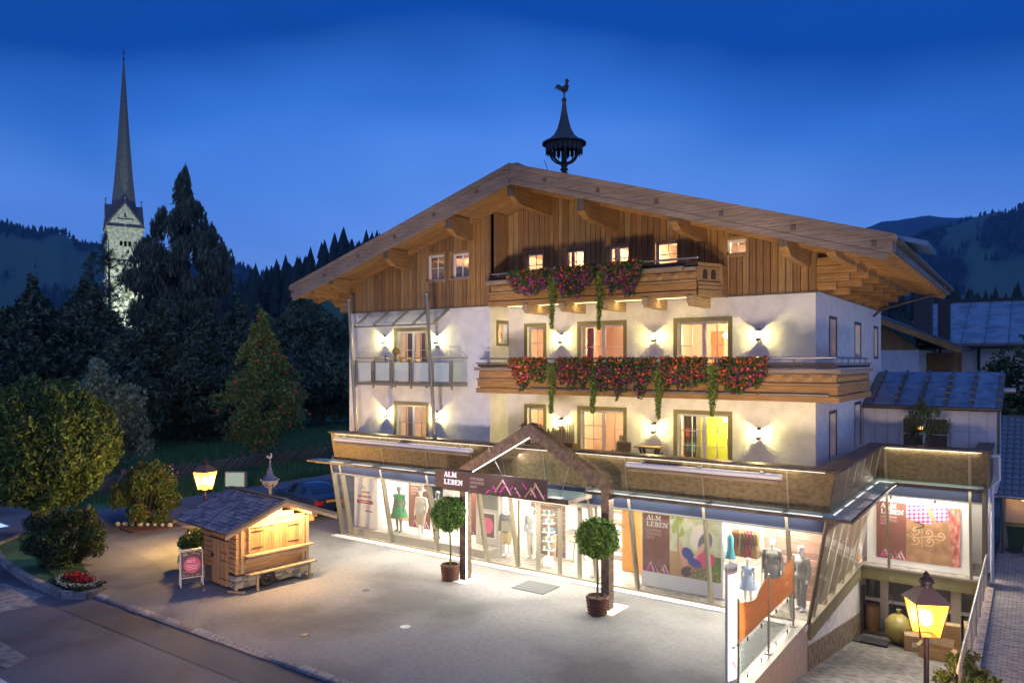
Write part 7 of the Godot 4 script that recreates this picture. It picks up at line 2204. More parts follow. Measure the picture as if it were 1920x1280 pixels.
func picnic_photo() -> StandardMaterial3D:
	var im := Image.create(256, 256, false, Image.FORMAT_RGB8)
	var f := noise(0.02, FastNoiseLite.TYPE_SIMPLEX_SMOOTH, 3, 6)
	for y in 256:
		for x in 256:
			var g := clampf(0.5 + f.get_noise_2d(x, y), 0, 1)
			var c := Color(0.93, 0.93, 0.84).lerp(Color(0.72, 0.80, 0.5), g * 0.7)
			if y > 150:
				c = Color(0.80, 0.62, 0.42).lerp(Color(0.36, 0.50, 0.16), clampf((x - 90) / 110.0 + g - 0.5, 0, 1))
			im.set_pixel(x, y, c)
	for k in 26:
		ellipse(im, 0.06 + 0.22 * fmod(k * 0.37, 1.0), 0.02 + 0.3 * fmod(k * 0.61, 1.0), 0.05, 0.035, Color(0.62, 0.72, 0.28), k, 0.8)
	ellipse(im, 0.17, 0.45, 0.018, 0.3, Color(0.72, 0.6, 0.45))
	ellipse(im, 0.6, 0.32, 0.2, 0.25, Color(0.97, 0.94, 0.88), 0.3)
	ellipse(im, 0.70, 0.38, 0.13, 0.2, Color(0.45, 0.45, 0.5), 0.5)
	ellipse(im, 0.28, 0.68, 0.07, 0.26, Color(0.9, 0.68, 0.55), -0.25)
	ellipse(im, 0.56, 0.60, 0.06, 0.26, Color(0.92, 0.72, 0.6), 0.55)
	ellipse(im, 0.36, 0.6, 0.13, 0.1, Color(0.24, 0.28, 0.6), 0.5)
	ellipse(im, 0.72, 0.66, 0.2, 0.14, Color(0.86, 0.36, 0.48), -0.15)
	ellipse(im, 0.5, 0.74, 0.15, 0.08, Color(0.25, 0.29, 0.62), 0.3)
	ellipse(im, 0.34, 0.9, 0.12, 0.09, Color(0.36, 0.28, 0.26), -0.5)
	ellipse(im, 0.55, 0.89, 0.16, 0.1, Color(0.55, 0.42, 0.36))
	for k in 60:
		ellipse(im, 0.42 + 0.58 * fmod(k * 0.618, 1.0), 0.82 + 0.17 * fmod(k * 0.41, 1.0), 0.02, 0.02, [Color(0.36, 0.55, 0.14), Color(0.55, 0.7, 0.25), Color(0.85, 0.4, 0.45)][k % 3])
	return photo_mat(im)

func leather_photo() -> StandardMaterial3D:
	var im := Image.create(256, 320, false, Image.FORMAT_RGB8)
	var f := noise(0.015, FastNoiseLite.TYPE_SIMPLEX_SMOOTH, 4, 16)
	for y in 320:
		for x in 256:
			var c := Color(0.56, 0.40, 0.26).lerp(Color(0.70, 0.54, 0.38), clampf(0.5 + 0.8 * f.get_noise_2d(x, y), 0, 1))
			var cut := 80.0 + 22.0 * sin(x * 0.018)
			if y < cut and x < 205:
				var q := (int(x / 11.0) % 2) + (int((y + x * 0.15) / 11.0) % 2)
				c = [Color(0.93, 0.86, 0.90), Color(0.80, 0.45, 0.62), Color(0.62, 0.16, 0.38)][q]
			if x > 196 + y * 0.08 and y > 12:
				c = Color(0.62, 0.24, 0.20).lerp(Color(0.85, 0.62, 0.55), clampf(0.5 + f.get_noise_2d(x * 2, y), 0, 1))
			im.set_pixel(x, y, c)
	ellipse(im, 0.47, 0.15, 0.05, 0.2, Color(0.66, 0.5, 0.36), -0.5)
	for r in [[0.17, 0.45], [0.42, 0.47], [0.17, 0.62], [0.44, 0.62], [0.64, 0.5]]:
		for k in 40:
			var a := k * 0.22
			ellipse(im, r[0] + 0.012 * a * cos(a), r[1] + 0.010 * a * sin(a), 0.011, 0.009, Color(0.84, 0.70, 0.52))
	for k in 60:
		ellipse(im, k / 80.0, 0.56 + 0.03 * sin(k * 0.1) - 0.02, 0.008, 0.006, Color(0.84, 0.70, 0.52))
		ellipse(im, 0.30 + 0.004 * sin(k), 0.38 + k * 0.006, 0.006, 0.006, Color(0.82, 0.68, 0.5))
		ellipse(im, 0.17 + 0.16 * absf(sin(k * 0.05)) , 0.3 + k * 0.002, 0.012, 0.012, Color(0.22, 0.15, 0.1))
	return photo_mat(im)

func poster_panel(label: String, x0: float, x1: float, xs: float, y0: float, y1: float, z: float, photo: Material, words: bool) -> void:
	var o := thing("wall_poster", label, "poster")
	var rust := mat(lin(0.20, 0.065, 0.045), 0.5)
	part(o, "brown_field", MB.new().bb(x0, xs, y0, y1, z - 0.02, z), rust)
	if photo:
		part(o, "photograph", MB.new().quad(Vector3(xs, y0, z + 0.001), Vector3(x1, y0, z + 0.001), Vector3(x1, y1, z + 0.001), Vector3(xs, y1, z + 0.001)), photo)
		part(o, "backing", MB.new().bb(xs, x1, y0, y1, z - 0.02, z - 0.002), M.white)
	var white := mat(lin(0.8, 0.78, 0.75), 0.5)
	if words:
		var px := x0 + 0.13
		lettering(o, "ALM", Vector3(px, y1 - 0.26, z + 0.002), 0.15, white)
		lettering(o, "LEBEN", Vector3(px, y1 - 0.46, z + 0.002), 0.15, white)
		for k in 3:
			lettering(o, ["AUSTRIAN", "LIFESTYLE", "SHOP"][k], Vector3(px, y1 - 0.58 - 0.115 * k, z + 0.002), 0.07, mat(lin(0.6, 0.42, 0.36), 0.5), false)
	zigzag(o, x0 + 0.02, xs - 0.03, y0, 0.34, z + 0.004, Basis(), 0.9)

func shop_contents() -> void:
	var red := mat(lin(0.45, 0.04, 0.04), 0.5)
	# display platform and white cabinet with its notice
	single("display_platform", "long low display platform behind the left shop windows", "platform", MB.new().bb(-17.9, -10.95, 0.052, 0.30, -2.4, -0.35), mat(lin(0.36, 0.33, 0.27), 0.6))
	var cb := thing("white_cabinet", "tall white cabinet with an apartment notice behind the leftmost shop window", "cabinet")
	part(cb, "carcass", MB.new().bb(-17.93, -16.6, 0.302, 2.5, -1.2, -0.55), M.white_wall)
	part(cb, "notice", MB.new().bb(-17.78, -16.82, 0.9, 2.1, -0.549, -0.535), mat(lin(0.74, 0.76, 0.72), 0.5))
	lettering(cb, "active", Vector3(-17.47, 1.66, -0.53), 0.11, red, true, false)
	lettering(cb, "apartments", Vector3(-17.72, 1.49, -0.53), 0.10, red, true, false)
	part(cb, "red_band", MB.new().bb(-17.76, -16.84, 1.28, 1.42, -0.534, -0.53), red)
	lettering(cb, "Ferienapartments", Vector3(-17.66, 1.32, -0.529), 0.05, M.white, true, false)
	var sw := MB.new()
	for k in 7:
		var a := 0.5 + k * 0.32
		sw.bar(Vector3(-17.4 - 0.13 * cos(a), 1.83 + 0.1 * sin(a), -0.531), Vector3(-17.4 - 0.13 * cos(a + 0.34), 1.83 + 0.1 * sin(a + 0.34), -0.530), 0.004, 0.035, Vector3(0, 1, 0.1))
	part(cb, "blue_swoosh", sw.box(Vector3(-17.46, 2.0, -0.532), Vector3(0.05, 0.05, 0.004)), mat(lin(0.03, 0.25, 0.5), 0.5))
	var ar := MB.new(); ar.T = Transform3D(Basis(), Vector3(-17.3, 0.99, -0.533))
	part(cb, "red_arrow", ar.prism(PackedVector2Array([Vector2(0, 0), Vector2(0.1, -0.05), Vector2(0.1, -0.02), Vector2(0.44, -0.02), Vector2(0.44, 0.02), Vector2(0.1, 0.02), Vector2(0.1, 0.05)]), 0.004), red)
	for k in 5:
		part(cb, "printed_line", MB.new().bb(-17.4, -17.0 - 0.05 * (k % 2), 1.20 - 0.035 * k, 1.206 - 0.035 * k, -0.534, -0.532), mat(lin(0.3, 0.3, 0.3), 0.5))
	poster_panel("tall brown poster with white lettering behind the mannequin in the green dress", -15.9, -14.75, -14.75, 0.35, 2.45, -1.6, null, true)
	poster_panel("brown zigzag poster half hidden by the left potted tree", -13.3, -12.1, -12.1, 0.4, 2.3, -1.7, null, false)
	# mannequins
	var grey_skin := mat(lin(0.17, 0.16, 0.15), 0.5)
	var white_skin := mat(lin(0.78, 0.75, 0.70), 0.45)
	mannequin("dark mannequin in a green dress behind the second shop window", Vector3(-15.7, 0.3, -0.85), 0.2, grey_skin, [["dress", garment("dress"), mat(lin(0.04, 0.22, 0.07), 0.8)], ["belt", MB.new().lathe([Vector2(0.165, 1.09), Vector2(0.165, 1.13)], 20), red], ["hem_band", MB.new().lathe([Vector2(0.35, 0.56), Vector2(0.345, 0.6)], 20), mat(lin(0.4, 0.15, 0.05), 0.8)]])
	mannequin("white mannequin in pale clothes and a hat behind the second shop window", Vector3(-14.45, 0.3, -0.75), 0.1, white_skin, [["jacket", garment("jacket"), mat(lin(0.62, 0.56, 0.42), 0.85)], ["trousers", garment("shorts"), mat(lin(0.60, 0.45, 0.26), 0.85)], ["hat", garment("hat"), mat(lin(0.25, 0.22, 0.18), 0.8)]])
	mannequin("dark mannequin half behind the mullion left of the potted tree", Vector3(-13.65, 0.3, -0.8), -0.2, grey_skin, [["jacket", garment("jacket"), mat(lin(0.12, 0.10, 0.09), 0.85)]])
	mannequin("white mannequin in grey jacket and tan shorts left of the entrance doors", Vector3(-10.55, 0.06, -0.95), 0.3, white_skin, [["jacket", garment("jacket"), mat(lin(0.16, 0.155, 0.14), 0.85)], ["shorts", garment("shorts"), mat(lin(0.50, 0.38, 0.20), 0.85)], ["sign_card", MB.new().box(Vector3(0.02, 1.12, 0.2), Vector3(0.3, 0.36, 0.02)), mat(lin(0.36, 0.33, 0.22), 0.8)]])
	mannequin("white mannequin in a light jacket before the plank wall inside the doors", Vector3(-9.7, 0.06, -1.3), 0.2, white_skin, [["jacket", garment("jacket"), mat(lin(0.5, 0.5, 0.47), 0.85)], ["trousers", garment("trousers"), mat(lin(0.62, 0.56, 0.46), 0.85)]])
	mannequin("white mannequin in a grey jacket and dark skirt behind the orange banner", Vector3(-1.34, 0.06, -1.4), 0.1, white_skin, [["jacket", garment("jacket"), mat(lin(0.14, 0.135, 0.115), 0.85)], ["skirt", MB.new().lathe([Vector2(0.24, 0.6), Vector2(0.2, 0.95), Vector2(0.15, 1.05)], 18), mat(lin(0.10, 0.10, 0.095), 0.85)]])
	mannequin("white mannequin in a grey suit at the glass corner of the shop", Vector3(-0.42, 0.06, -1.0), -0.5, white_skin, [["jacket", garment("jacket"), mat(lin(0.27, 0.26, 0.22), 0.85)], ["trousers", garment("trousers"), mat(lin(0.22, 0.215, 0.19), 0.85)]])
	mannequin("small mannequin in a pale blue dress beside the clothes rack", Vector3(-1.85, 0.06, -0.75), 0.2, white_skin, [["dress", garment("dress"), mat(lin(0.45, 0.55, 0.68), 0.8)]]).scale = Vector3(0.72, 0.72, 0.72)
	# poster walls
	poster_panel("wide wall poster of a seated picnicker right of the portal", -5.1, -2.6, -4.2, 0.52, 2.33, -0.62, picnic_photo(), true)
	var pw := thing("poster_wall", "white panelled display wall carrying the picnic poster", "display wall")
	part(pw, "wall", MB.new().bb(-5.14, -2.56, 0.052, 2.5, -0.76, -0.645), M.white_wall)
	for k in 4:
		part(pw, "base_panel", MB.new().cbox(-5.12 + 0.63 * k, -5.12 + 0.63 * (k + 1) - 0.012, 0.06, 0.51, -0.645, -0.63, 0.004), M.white_wall)
	poster_panel("wide wall poster of leather trousers in the set-back side window", 0.45, 2.95, 1.37, 0.28, 2.22, -7.58, leather_photo(), true)
	pw = thing("poster_wall", "white panelled display wall carrying the leather trousers poster", "display wall")
	part(pw, "wall", MB.new().bb(0.15, 3.22, 0.052, 2.5, -7.75, -7.61), M.white_wall)
	for k in 4:
		part(pw, "base_panel", MB.new().cbox(0.3 + 0.68 * k, 0.3 + 0.68 * (k + 1) - 0.012, 0.06, 0.27, -7.609, -7.595, 0.004), M.white_wall)
	for k in 2:
		part(pw, "spot_lamp", MB.new().rod(Vector3(0.95 + 1.3 * k, 2.5, -7.2), Vector3(0.95 + 1.3 * k, 2.38, -7.3), 0.05, 8), M.steel)
		part(pw, "spot_lamp_glass", MB.new().ball(Vector3(0.95 + 1.3 * k, 2.36, -7.31), Vector3(0.045, 0.045, 0.045), 8, 6), glow(lin(1, 0.93, 0.8), 10.0))
		spot(pw, Vector3(0.95 + 1.3 * k, 2.3, -7.32), Vector3(1.0 + 1.35 * k, 1.75, -7.6), lin(1, 0.92, 0.8), 0.6, 38.0, 0.04)
	# dividing wall before the entrance with a framed pink poster
	pw = thing("poster_wall", "white dividing wall with a framed pink poster beside the lit portal post", "display wall")
	part(pw, "wall", MB.new().bb(-12.05, -11.0, 0.31, 2.4, -1.2, -1.1), mat(lin(0.62, 0.58, 0.5), 0.7))
	part(pw, "grey_panel", MB.new().bb(-11.9, -11.05, 1.62, 2.38, -1.098, -1.08), mat(lin(0.25, 0.24, 0.22), 0.6))
	part(pw, "frame", MB.new().bb(-11.85, -11.15, 0.55, 1.5, -1.098, -1.08), M.white)
	part(pw, "print", MB.new().bb(-11.8, -11.2, 0.6, 1.45, -1.079, -1.075), mat(lin(0.16, 0.10, 0.09), 0.6))
	var disc := MB.new(); disc.T = Transform3D(Basis(), Vector3(-11.5, 1.02, -1.074))
	var dp := PackedVector2Array()
	for k in 24:
		dp.append(Vector2(0.26 * cos(TAU * k / 24), 0.3 * sin(TAU * k / 24)))
	part(pw, "pink_disc", disc.prism(dp, 0.004), mat(lin(0.7, 0.12, 0.25), 0.5))
	# plank wall inside the doors and at the right window
	for w in [["wall of reddish weathered planks inside the entrance doors", -10.2, -8.7, -1.95], ["wall of reddish weathered planks behind the suited mannequins", -1.75, 0.05, -1.95]]:
		var pk := thing("plank_wall", w[0], "plank wall")
		for k in 12:
			var s := rng.randf_range(0.75, 1.2)
			part(pk, "plank", MB.new().cbox(w[1] + rng.randf_range(0, 0.02), w[2], 0.06 + 0.2 * k, 0.06 + 0.2 * k + 0.19, w[3] - 0.03, w[3] + rng.randf_range(0, 0.015), 0.008), tri_mat(lin(0.42 * s, 0.24 * s, 0.19 * s), tex.wood_u, Vector3(0.6, 2.5, 2.5), 0.8))
	# clothes rack
	var rk := thing("clothes_rack", "hanging rail of orange and red summer dresses behind the pylon sign", "clothes rack")
	part(rk, "rail", MB.new().rod(Vector3(-2.55, 2.1, -1.25), Vector3(-1.6, 2.1, -1.25), 0.015, 8).rod(Vector3(-2.55, 0.06, -1.25), Vector3(-2.55, 2.1, -1.25), 0.015, 8).rod(Vector3(-1.6, 0.06, -1.25), Vector3(-1.6, 2.1, -1.25), 0.015, 8), M.steel)
	var dc := [lin(0.65, 0.28, 0.04), lin(0.6, 0.12, 0.02), lin(0.7, 0.45, 0.08), lin(0.35, 0.22, 0.06), lin(0.65, 0.05, 0.04), lin(0.6, 0.04, 0.12), lin(0.7, 0.3, 0.05), lin(0.6, 0.5, 0.3)]
	for k in 8:
		var x := -2.42 + 0.1 * k
		var hg := MB.new()
		var pr := [[2.04, 0.03, 0.01], [1.97, 0.16, 0.025], [1.65, 0.11, 0.03], [1.5, 0.16, 0.04], [1.28, 0.22, 0.045]]
		for i in pr.size() - 1:
			var a: Array = pr[i + 1]; var b: Array = pr[i]
			hg.hexa([Vector3(x - a[2], a[0], -1.25 + a[1]), Vector3(x + a[2], a[0], -1.25 + a[1]), Vector3(x + a[2], a[0], -1.25 - a[1]), Vector3(x - a[2], a[0], -1.25 - a[1]), Vector3(x - b[2], b[0], -1.25 + b[1]), Vector3(x + b[2], b[0], -1.25 + b[1]), Vector3(x + b[2], b[0], -1.25 - b[1]), Vector3(x - b[2], b[0], -1.25 - b[1])])
		var dm := tri_mat(dc[k], tex.copper, Vector3(3, 3, 3), 0.85)
		part(rk, "dress", hg, dm)
	single("hanging_dress", "short teal dress hanging between picnic poster and orange dresses", "dress", MB.new().lathe([Vector2(0.16, 1.25), Vector2(0.09, 1.55), Vector2(0.1, 1.85), Vector2(0.03, 1.95)], 14).mesh(), mat(lin(0.06, 0.28, 0.34), 0.85)).position = Vector3(-2.4, 0, -0.85)
	# shelves, counter and steps inside the entrance
	var sh := thing("shop_shelf", "wall shelf with mugs and tan bags seen through the entrance doors", "shelf")
	part(sh, "back_panel", MB.new().bb(-9.2, -7.6, 0.3, 2.5, -5.6, -5.5), M.white_wall)
	for k in 4:
		part(sh, "board", MB.new().bb(-9.15, -7.65, 0.8 + 0.45 * k, 0.83 + 0.45 * k, -5.5, -5.15), M.pale_x)
	for k in 7:
		single("mug", "pale mug on the upper shelf inside the shop", "mug", MB.new().lathe([Vector2(0.0, 0), Vector2(0.06, 0), Vector2(0.075, 0.2), Vector2(0.06, 0.2), Vector2(0.05, 0.02), Vector2(0.0, 0.02)], 12).mesh(), mat(lin(0.5, 0.45, 0.36), 0.5), "mugs on the shop shelf").position = Vector3(-9.0 + 0.2 * k, 1.73, -5.32)
	for k in 3:
		var bg := thing("handbag", ["tan leather bag on the lower shop shelf, beside the wall end", "tan leather bag in the middle of the lower shop shelf", "brown bag at the door-side end of the lower shop shelf"][k], "bag", Vector3(-8.8 + 0.45 * k, 1.28, -5.3))
		part(bg, "body", MB.new().cbox(-0.17, 0.17, 0.0, 0.26, -0.08, 0.08, 0.03), mat([lin(0.42, 0.2, 0.07), lin(0.46, 0.25, 0.1), lin(0.2, 0.1, 0.05)][k], 0.5))
		part(bg, "handle", MB.new().tube(PackedVector3Array([Vector3(-0.1, 0.26, 0), Vector3(-0.07, 0.36, 0), Vector3(0.07, 0.36, 0), Vector3(0.1, 0.26, 0)]), PackedFloat32Array([0.012]), 6), mat(lin(0.3, 0.14, 0.05), 0.5))
	var cs := thing("card_stand", "slim white stand of cards and small goods just inside the glass doors", "display stand", Vector3(-8.65, 0.052, -0.75), 0.3)
	part(cs, "base", MB.new().cbox(-0.15, 0.15, 0, 0.3, -0.15, 0.15, 0.01), M.white)
	part(cs, "column", MB.new().cbox(-0.03, 0.03, 0.3, 1.9, -0.03, 0.03, 0.005), M.white)
	for k in 5:
		part(cs, "tray", MB.new().bb(-0.2, 0.2, 0.55 + 0.3 * k, 0.57 + 0.3 * k, -0.12, 0.12), M.white)
		for j in 4:
			part(cs, "card", MB.new().cbox(-0.18 + 0.09 * j, -0.1 + 0.09 * j, 0.57 + 0.3 * k, 0.7 + 0.3 * k + 0.03 * (j % 2), 0.02, 0.06, 0.004), mat([lin(0.5, 0.52, 0.5), lin(0.15, 0.3, 0.2), lin(0.55, 0.5, 0.3), lin(0.25, 0.25, 0.3)][(j + k) % 4], 0.6))
	var sp := thing("inner_steps", "two broad steps leading up inside the shop", "steps")
	part(sp, "step", MB.new().bb(-8.6, -5.3, 0.052, 0.22, -6.1, -2.8), mat(lin(0.30, 0.26, 0.22), 0.6))
	part(sp, "step", MB.new().bb(-8.6, -5.3, 0.222, 0.40, -6.1, -3.2), mat(lin(0.34, 0.30, 0.26), 0.6))
	var ct := thing("shop_counter", "orange wooden counter wall with niche shelves inside the doors", "counter")
	part(ct, "wall", MB.new().bb(-7.5, -5.35, 0.41, 2.6, -5.0, -4.85), mat(lin(0.55, 0.22, 0.03), 0.55))
	for k in 2:
		part(ct, "shelf", MB.new().bb(-7.3, -5.5, 1.4 + 0.5 * k, 1.44 + 0.5 * k, -4.85, -4.5), mat(lin(0.58, 0.28, 0.06), 0.5))
		for j in 7:
			part(ct, "jar", MB.new().rod(Vector3(-7.15 + 0.24 * j, 1.44 + 0.5 * k, -4.68), Vector3(-7.15 + 0.24 * j, 1.6 + 0.5 * k + 0.04 * (j % 2), -4.68), 0.06, 10), mat([lin(0.6, 0.5, 0.4), lin(0.2, 0.12, 0.08), lin(0.7, 0.66, 0.6)][j % 3], 0.4))
	part(ct, "desk", MB.new().cbox(-7.0, -5.5, 0.41, 1.35, -4.1, -3.6, 0.02), M.white)
	var tb := thing("round_stool", "small tan wooden stool table beside the card stand", "stool", Vector3(-8.2, 0.052, -1.9))
	part(tb, "top", MB.new().lathe([Vector2(0, 0.7), Vector2(0.28, 0.7), Vector2(0.28, 0.74), Vector2(0, 0.74)], 16), M.hut_x)
	for k in 3:
		var a := TAU * k / 3
		part(tb, "leg", MB.new().rod(Vector3(sin(a) * 0.26, 0, cos(a) * 0.26), Vector3(sin(a) * 0.15, 0.7, cos(a) * 0.15), 0.02, 6), M.hut_y)
	single("tall_basket", "tall tan wicker column with a blue disc by the plank wall", "basket", MB.new().lathe([Vector2(0.0, 0.06), Vector2(0.15, 0.06), Vector2(0.17, 0.9), Vector2(0.0, 0.9)], 14).mesh(), M.hut_y).position = Vector3(-9.05, 0, -1.6)
	single("blue_disc", "small blue and white round sign standing on the wicker column", "disc", MB.new().rod(Vector3(-9.05, 1.03, -1.6), Vector3(-9.03, 1.03, -1.57), 0.13, 18).mesh(), mat(lin(0.05, 0.14, 0.5), 0.4))
	var pb := thing("pegboard", "tall orange perforated wooden panel right of the entrance portal", "panel")
	var plate := MB.new().cbox(-6.35, -5.25, 0.06, 2.45, -1.78, -1.7, 0.01)
	part(pb, "panel", plate, mat(lin(0.58, 0.25, 0.035), 0.5))
	var holes := MB.new()
	for i in 8:
		for j in 14:
			if (i + j) % 2 == 0:
				holes.rod(Vector3(-6.25 + 0.13 * i, 0.4 + 0.14 * j, -1.70), Vector3(-6.25 + 0.13 * i, 0.4 + 0.14 * j, -1.697), 0.014, 6)
	stuffed(part(pb, "peg_hole", holes, mat(lin(0.12, 0.05, 0.01), 0.8)))
	var gt := thing("security_gate", "slim white security gate just behind the entrance doors", "gate", Vector3(-6.75, 0.052, -0.6))
	part(gt, "frame", MB.new().bb(-0.14, -0.1, 0.3, 1.5, -0.06, 0.06).bb(0.1, 0.14, 0.3, 1.5, -0.06, 0.06).bb(-0.1, 0.1, 1.46, 1.5, -0.06, 0.06), M.white)
	part(gt, "foot", MB.new().cbox(-0.14, 0.14, 0.0, 0.3, -0.1, 0.1, 0.01), M.white)
	# bags in the side window
	for k in 3:
		single("pile_of_shoes", ["pale shoe boxes on the lowest shelf of the side window", "orange goods on the middle shelf of the side window", "white bundle on the top shelf of the side window"][k], "goods", MB.new().cbox(-0.28, 0.05, 0.35 + 0.6 * k, 0.62 + 0.6 * k, -7.0, -6.6, 0.05).mesh(), mat([lin(0.4, 0.2, 0.08), lin(0.6, 0.28, 0.08), lin(0.7, 0.65, 0.55)][k], 0.7))
	single("side_shelf", "orange shelf unit at the inner end of the glass side", "shelf", MB.new().bb(-0.34, 0.1, 0.3, 0.33, -7.05, -6.5).bb(-0.34, 0.1, 0.9, 0.93, -7.05, -6.5).bb(-0.34, 0.1, 1.5, 1.53, -7.05, -6.5).bb(-0.36, -0.34, 0.06, 2.2, -7.05, -6.5).mesh(), mat(lin(0.5, 0.22, 0.05), 0.6))
	terrace()

func terrace() -> void:
	var t := thing("terrace_table", "small high wooden table with crossed legs on the roof terrace", "table", Vector3(-5.15, 3.28, -1.25))
	part(t, "top", MB.new().cbox(-0.42, 0.42, 1.0, 1.05, -0.3, 0.3, 0.01), M.pale_x)
	for s in [-1.0, 1.0]:
		part(t, "leg", MB.new().bar(Vector3(-0.1 * s, 0, 0.12), Vector3(0.3 * s, 1.0, 0.12), 0.09, 0.05), M.grey_y)
		part(t, "leg", MB.new().bar(Vector3(-0.1 * s, 0, -0.12), Vector3(0.3 * s, 1.0, -0.12), 0.09, 0.05), M.grey_y)
	var c := thing("wicker_chair", "high-backed yellow wicker chair beside the terrace table", "chair", Vector3(-5.75, 3.28, -0.85))
	part(c, "seat", MB.new().cbox(-0.24, 0.24, 0.55, 0.62, -0.24, 0.24, 0.02), M.pale_x)
	var bk := part(c, "backrest", MB.new().bb(-0.24, 0.24, 0.62, 1.2, 0.19, 0.21), mat(lin(0.30, 0.2, 0.06), 0.85))
	for k in 7:
		for j in 7:
			part(bk, "woven_strip", MB.new().cbox(-0.24 + 0.069 * j, -0.24 + 0.069 * j + 0.06, 0.63 + 0.082 * k, 0.70 + 0.082 * k, 0.212, 0.232 + 0.012 * ((j + k) % 2), 0.012), mat(lin(0.52, 0.38, 0.13), 0.8) if (j + k) % 2 else mat(lin(0.44, 0.31, 0.1), 0.8))
	for s in [-0.2, 0.2]:
		for q in [-0.2, 0.2]:
			part(c, "leg", MB.new().bb(s - 0.025, s + 0.025, 0, 0.55, q - 0.025, q + 0.025), M.pale_y)
	var f := thing("folding_chair", "dark folding metal chair on the terrace left of the green room's door", "chair", Vector3(-4.55, 3.28, -0.95), -0.5)
	part(f, "seat", MB.new().cbox(-0.2, 0.2, 0.44, 0.47, -0.2, 0.2, 0.008), M.iron)
	part(f, "backrest", MB.new().cbox(-0.2, 0.2, 0.72, 0.92, 0.18, 0.2, 0.006), mat(lin(0.06, 0.08, 0.05), 0.5))
	part(f, "frame", MB.new().rod(Vector3(-0.2, 0, 0.22), Vector3(-0.2, 0.95, 0.19), 0.013, 6).rod(Vector3(0.2, 0, 0.22), Vector3(0.2, 0.95, 0.19), 0.013, 6).rod(Vector3(-0.19, 0, -0.2), Vector3(-0.19, 0.46, 0.15), 0.013, 6).rod(Vector3(0.19, 0, -0.2), Vector3(0.19, 0.46, 0.15), 0.013, 6), M.iron)
	var sc := thing("bamboo_screen", "screen of bamboo canes standing in a wooden trough on the terrace", "screen")
	part(sc, "trough", MB.new().cbox(-8.75, -7.65, 3.28, 4.28, -0.95, -0.65, 0.01), tri_mat(lin(0.25, 0.17, 0.06), tex.wood_u, Vector3(1, 3, 3), 0.8))
	var cane := [mat(lin(0.42, 0.31, 0.12), 0.6), mat(lin(0.34, 0.24, 0.09), 0.6)]
	for k in 24:
		var x := -8.72 + 0.045 * k
		part(sc, "cane", MB.new().rod(Vector3(x, 4.2, -0.8), Vector3(x + rng.randf_range(-0.02, 0.02), 4.66 + 0.015 * k + rng.randf_range(-0.06, 0.08), -0.8), 0.018, 5), cane[k % 2])
	var br := thing("bare_shrub", "thin reddish-brown shrub in the corner of the terrace behind the portal apex", "shrub", Vector3(-9.15, 3.28, -0.55))
	var tw := MB.new()
	for k in 14:
		var a := k * 2.4
		tw.tube(PackedVector3Array([Vector3(sin(a) * 0.06, 0.3, cos(a) * 0.06), Vector3(sin(a) * 0.25, 1.1, cos(a) * 0.2), Vector3(sin(a) * (0.3 + 0.02 * k), 1.5 + 0.04 * k, cos(a) * 0.3)]), PackedFloat32Array([0.012, 0.008, 0.003]), 4)
	part(br, "stem", tw, mat(lin(0.16, 0.07, 0.04), 0.9))
	part(br, "pot", MB.new().lathe([Vector2(0.0, 0), Vector2(0.2, 0), Vector2(0.26, 0.36), Vector2(0.0, 0.34)], 14), M.bronze_metal)
	crown(br, "foliage", 260, clumped(Vector3(0, 1.25, 0), Vector3(0.45, 0.5, 0.35), 14, 8, 0.16), 0.05, [lin(0.14, 0.06, 0.03), lin(0.10, 0.08, 0.03)])
	var cu := thing("seat_cushion", "turquoise cushion on a wooden lounger seen through the portal gable", "cushion", Vector3(-9.75, 4.05, 0.2))
	part(cu, "cover", MB.new().ball(Vector3(0, 0.12, 0), Vector3(0.34, 0.12, 0.22), 14, 8), mat(lin(0.05, 0.33, 0.36), 0.8))
	single("wooden_lounger", "plain wooden lounger against the terrace parapet carrying the turquoise cushion", "lounger", MB.new().cbox(-10.4, -9.1, 3.95, 4.05, -0.1, 0.4, 0.02).bb(-10.35, -10.25, 3.28, 3.95, 0.0, 0.1).bb(-9.25, -9.15, 3.28, 3.95, 0.0, 0.1).mesh(), M.pale_x)
	# on the glass balcony
	var ta := thing("balcony_table", "small table under a white cloth on the glass balcony", "table", Vector3(-15.15, 6.22, -0.15))
	part(ta, "cloth", MB.new().lathe([Vector2(0.42, 0.5), Vector2(0.36, 0.74), Vector2(0.34, 0.78), Vector2(0.0, 0.78)], 20), M.white_wall)
	part(ta, "leg", MB.new().rod(Vector3(0, 0, 0), Vector3(0, 0.76, 0), 0.03, 8), M.iron)
	single("dried_flower_ball", "golden brown dried flower ball standing on the white balcony table", "ornament", MB.new().ball(Vector3(0, 0.42, 0), Vector3(0.15, 0.15, 0.15), 14, 9).lathe([Vector2(0.06, 0), Vector2(0.04, 0.1), Vector2(0.05, 0.3)], 10).mesh(), tri_mat(lin(0.46, 0.26, 0.07), tex.speck, Vector3(3, 3, 3), 0.9)).position = Vector3(-15.2, 7.0, -0.15)
	for k in 2:
		single("fruit", ["orange-brown fruit beside the flower ball on the balcony table", "small red fruit right of the balcony table's edge"][k], "fruit", MB.new().ball(Vector3.ZERO, Vector3(0.08, 0.075, 0.08), 10, 7).mesh(), mat([lin(0.5, 0.22, 0.06), lin(0.4, 0.06, 0.03)][k], 0.4)).position = [Vector3(-14.88, 7.07, -0.1), Vector3(-14.3, 7.05, 0.05)][k]
	var bc := thing("balcony_chair", "pale metal chair at the left end of the glass balcony", "chair", Vector3(-16.2, 6.22, -0.2), 0.5)
	part(bc, "seat", MB.new().cbox(-0.2, 0.2, 0.44, 0.47, -0.2, 0.2, 0.008), M.white)
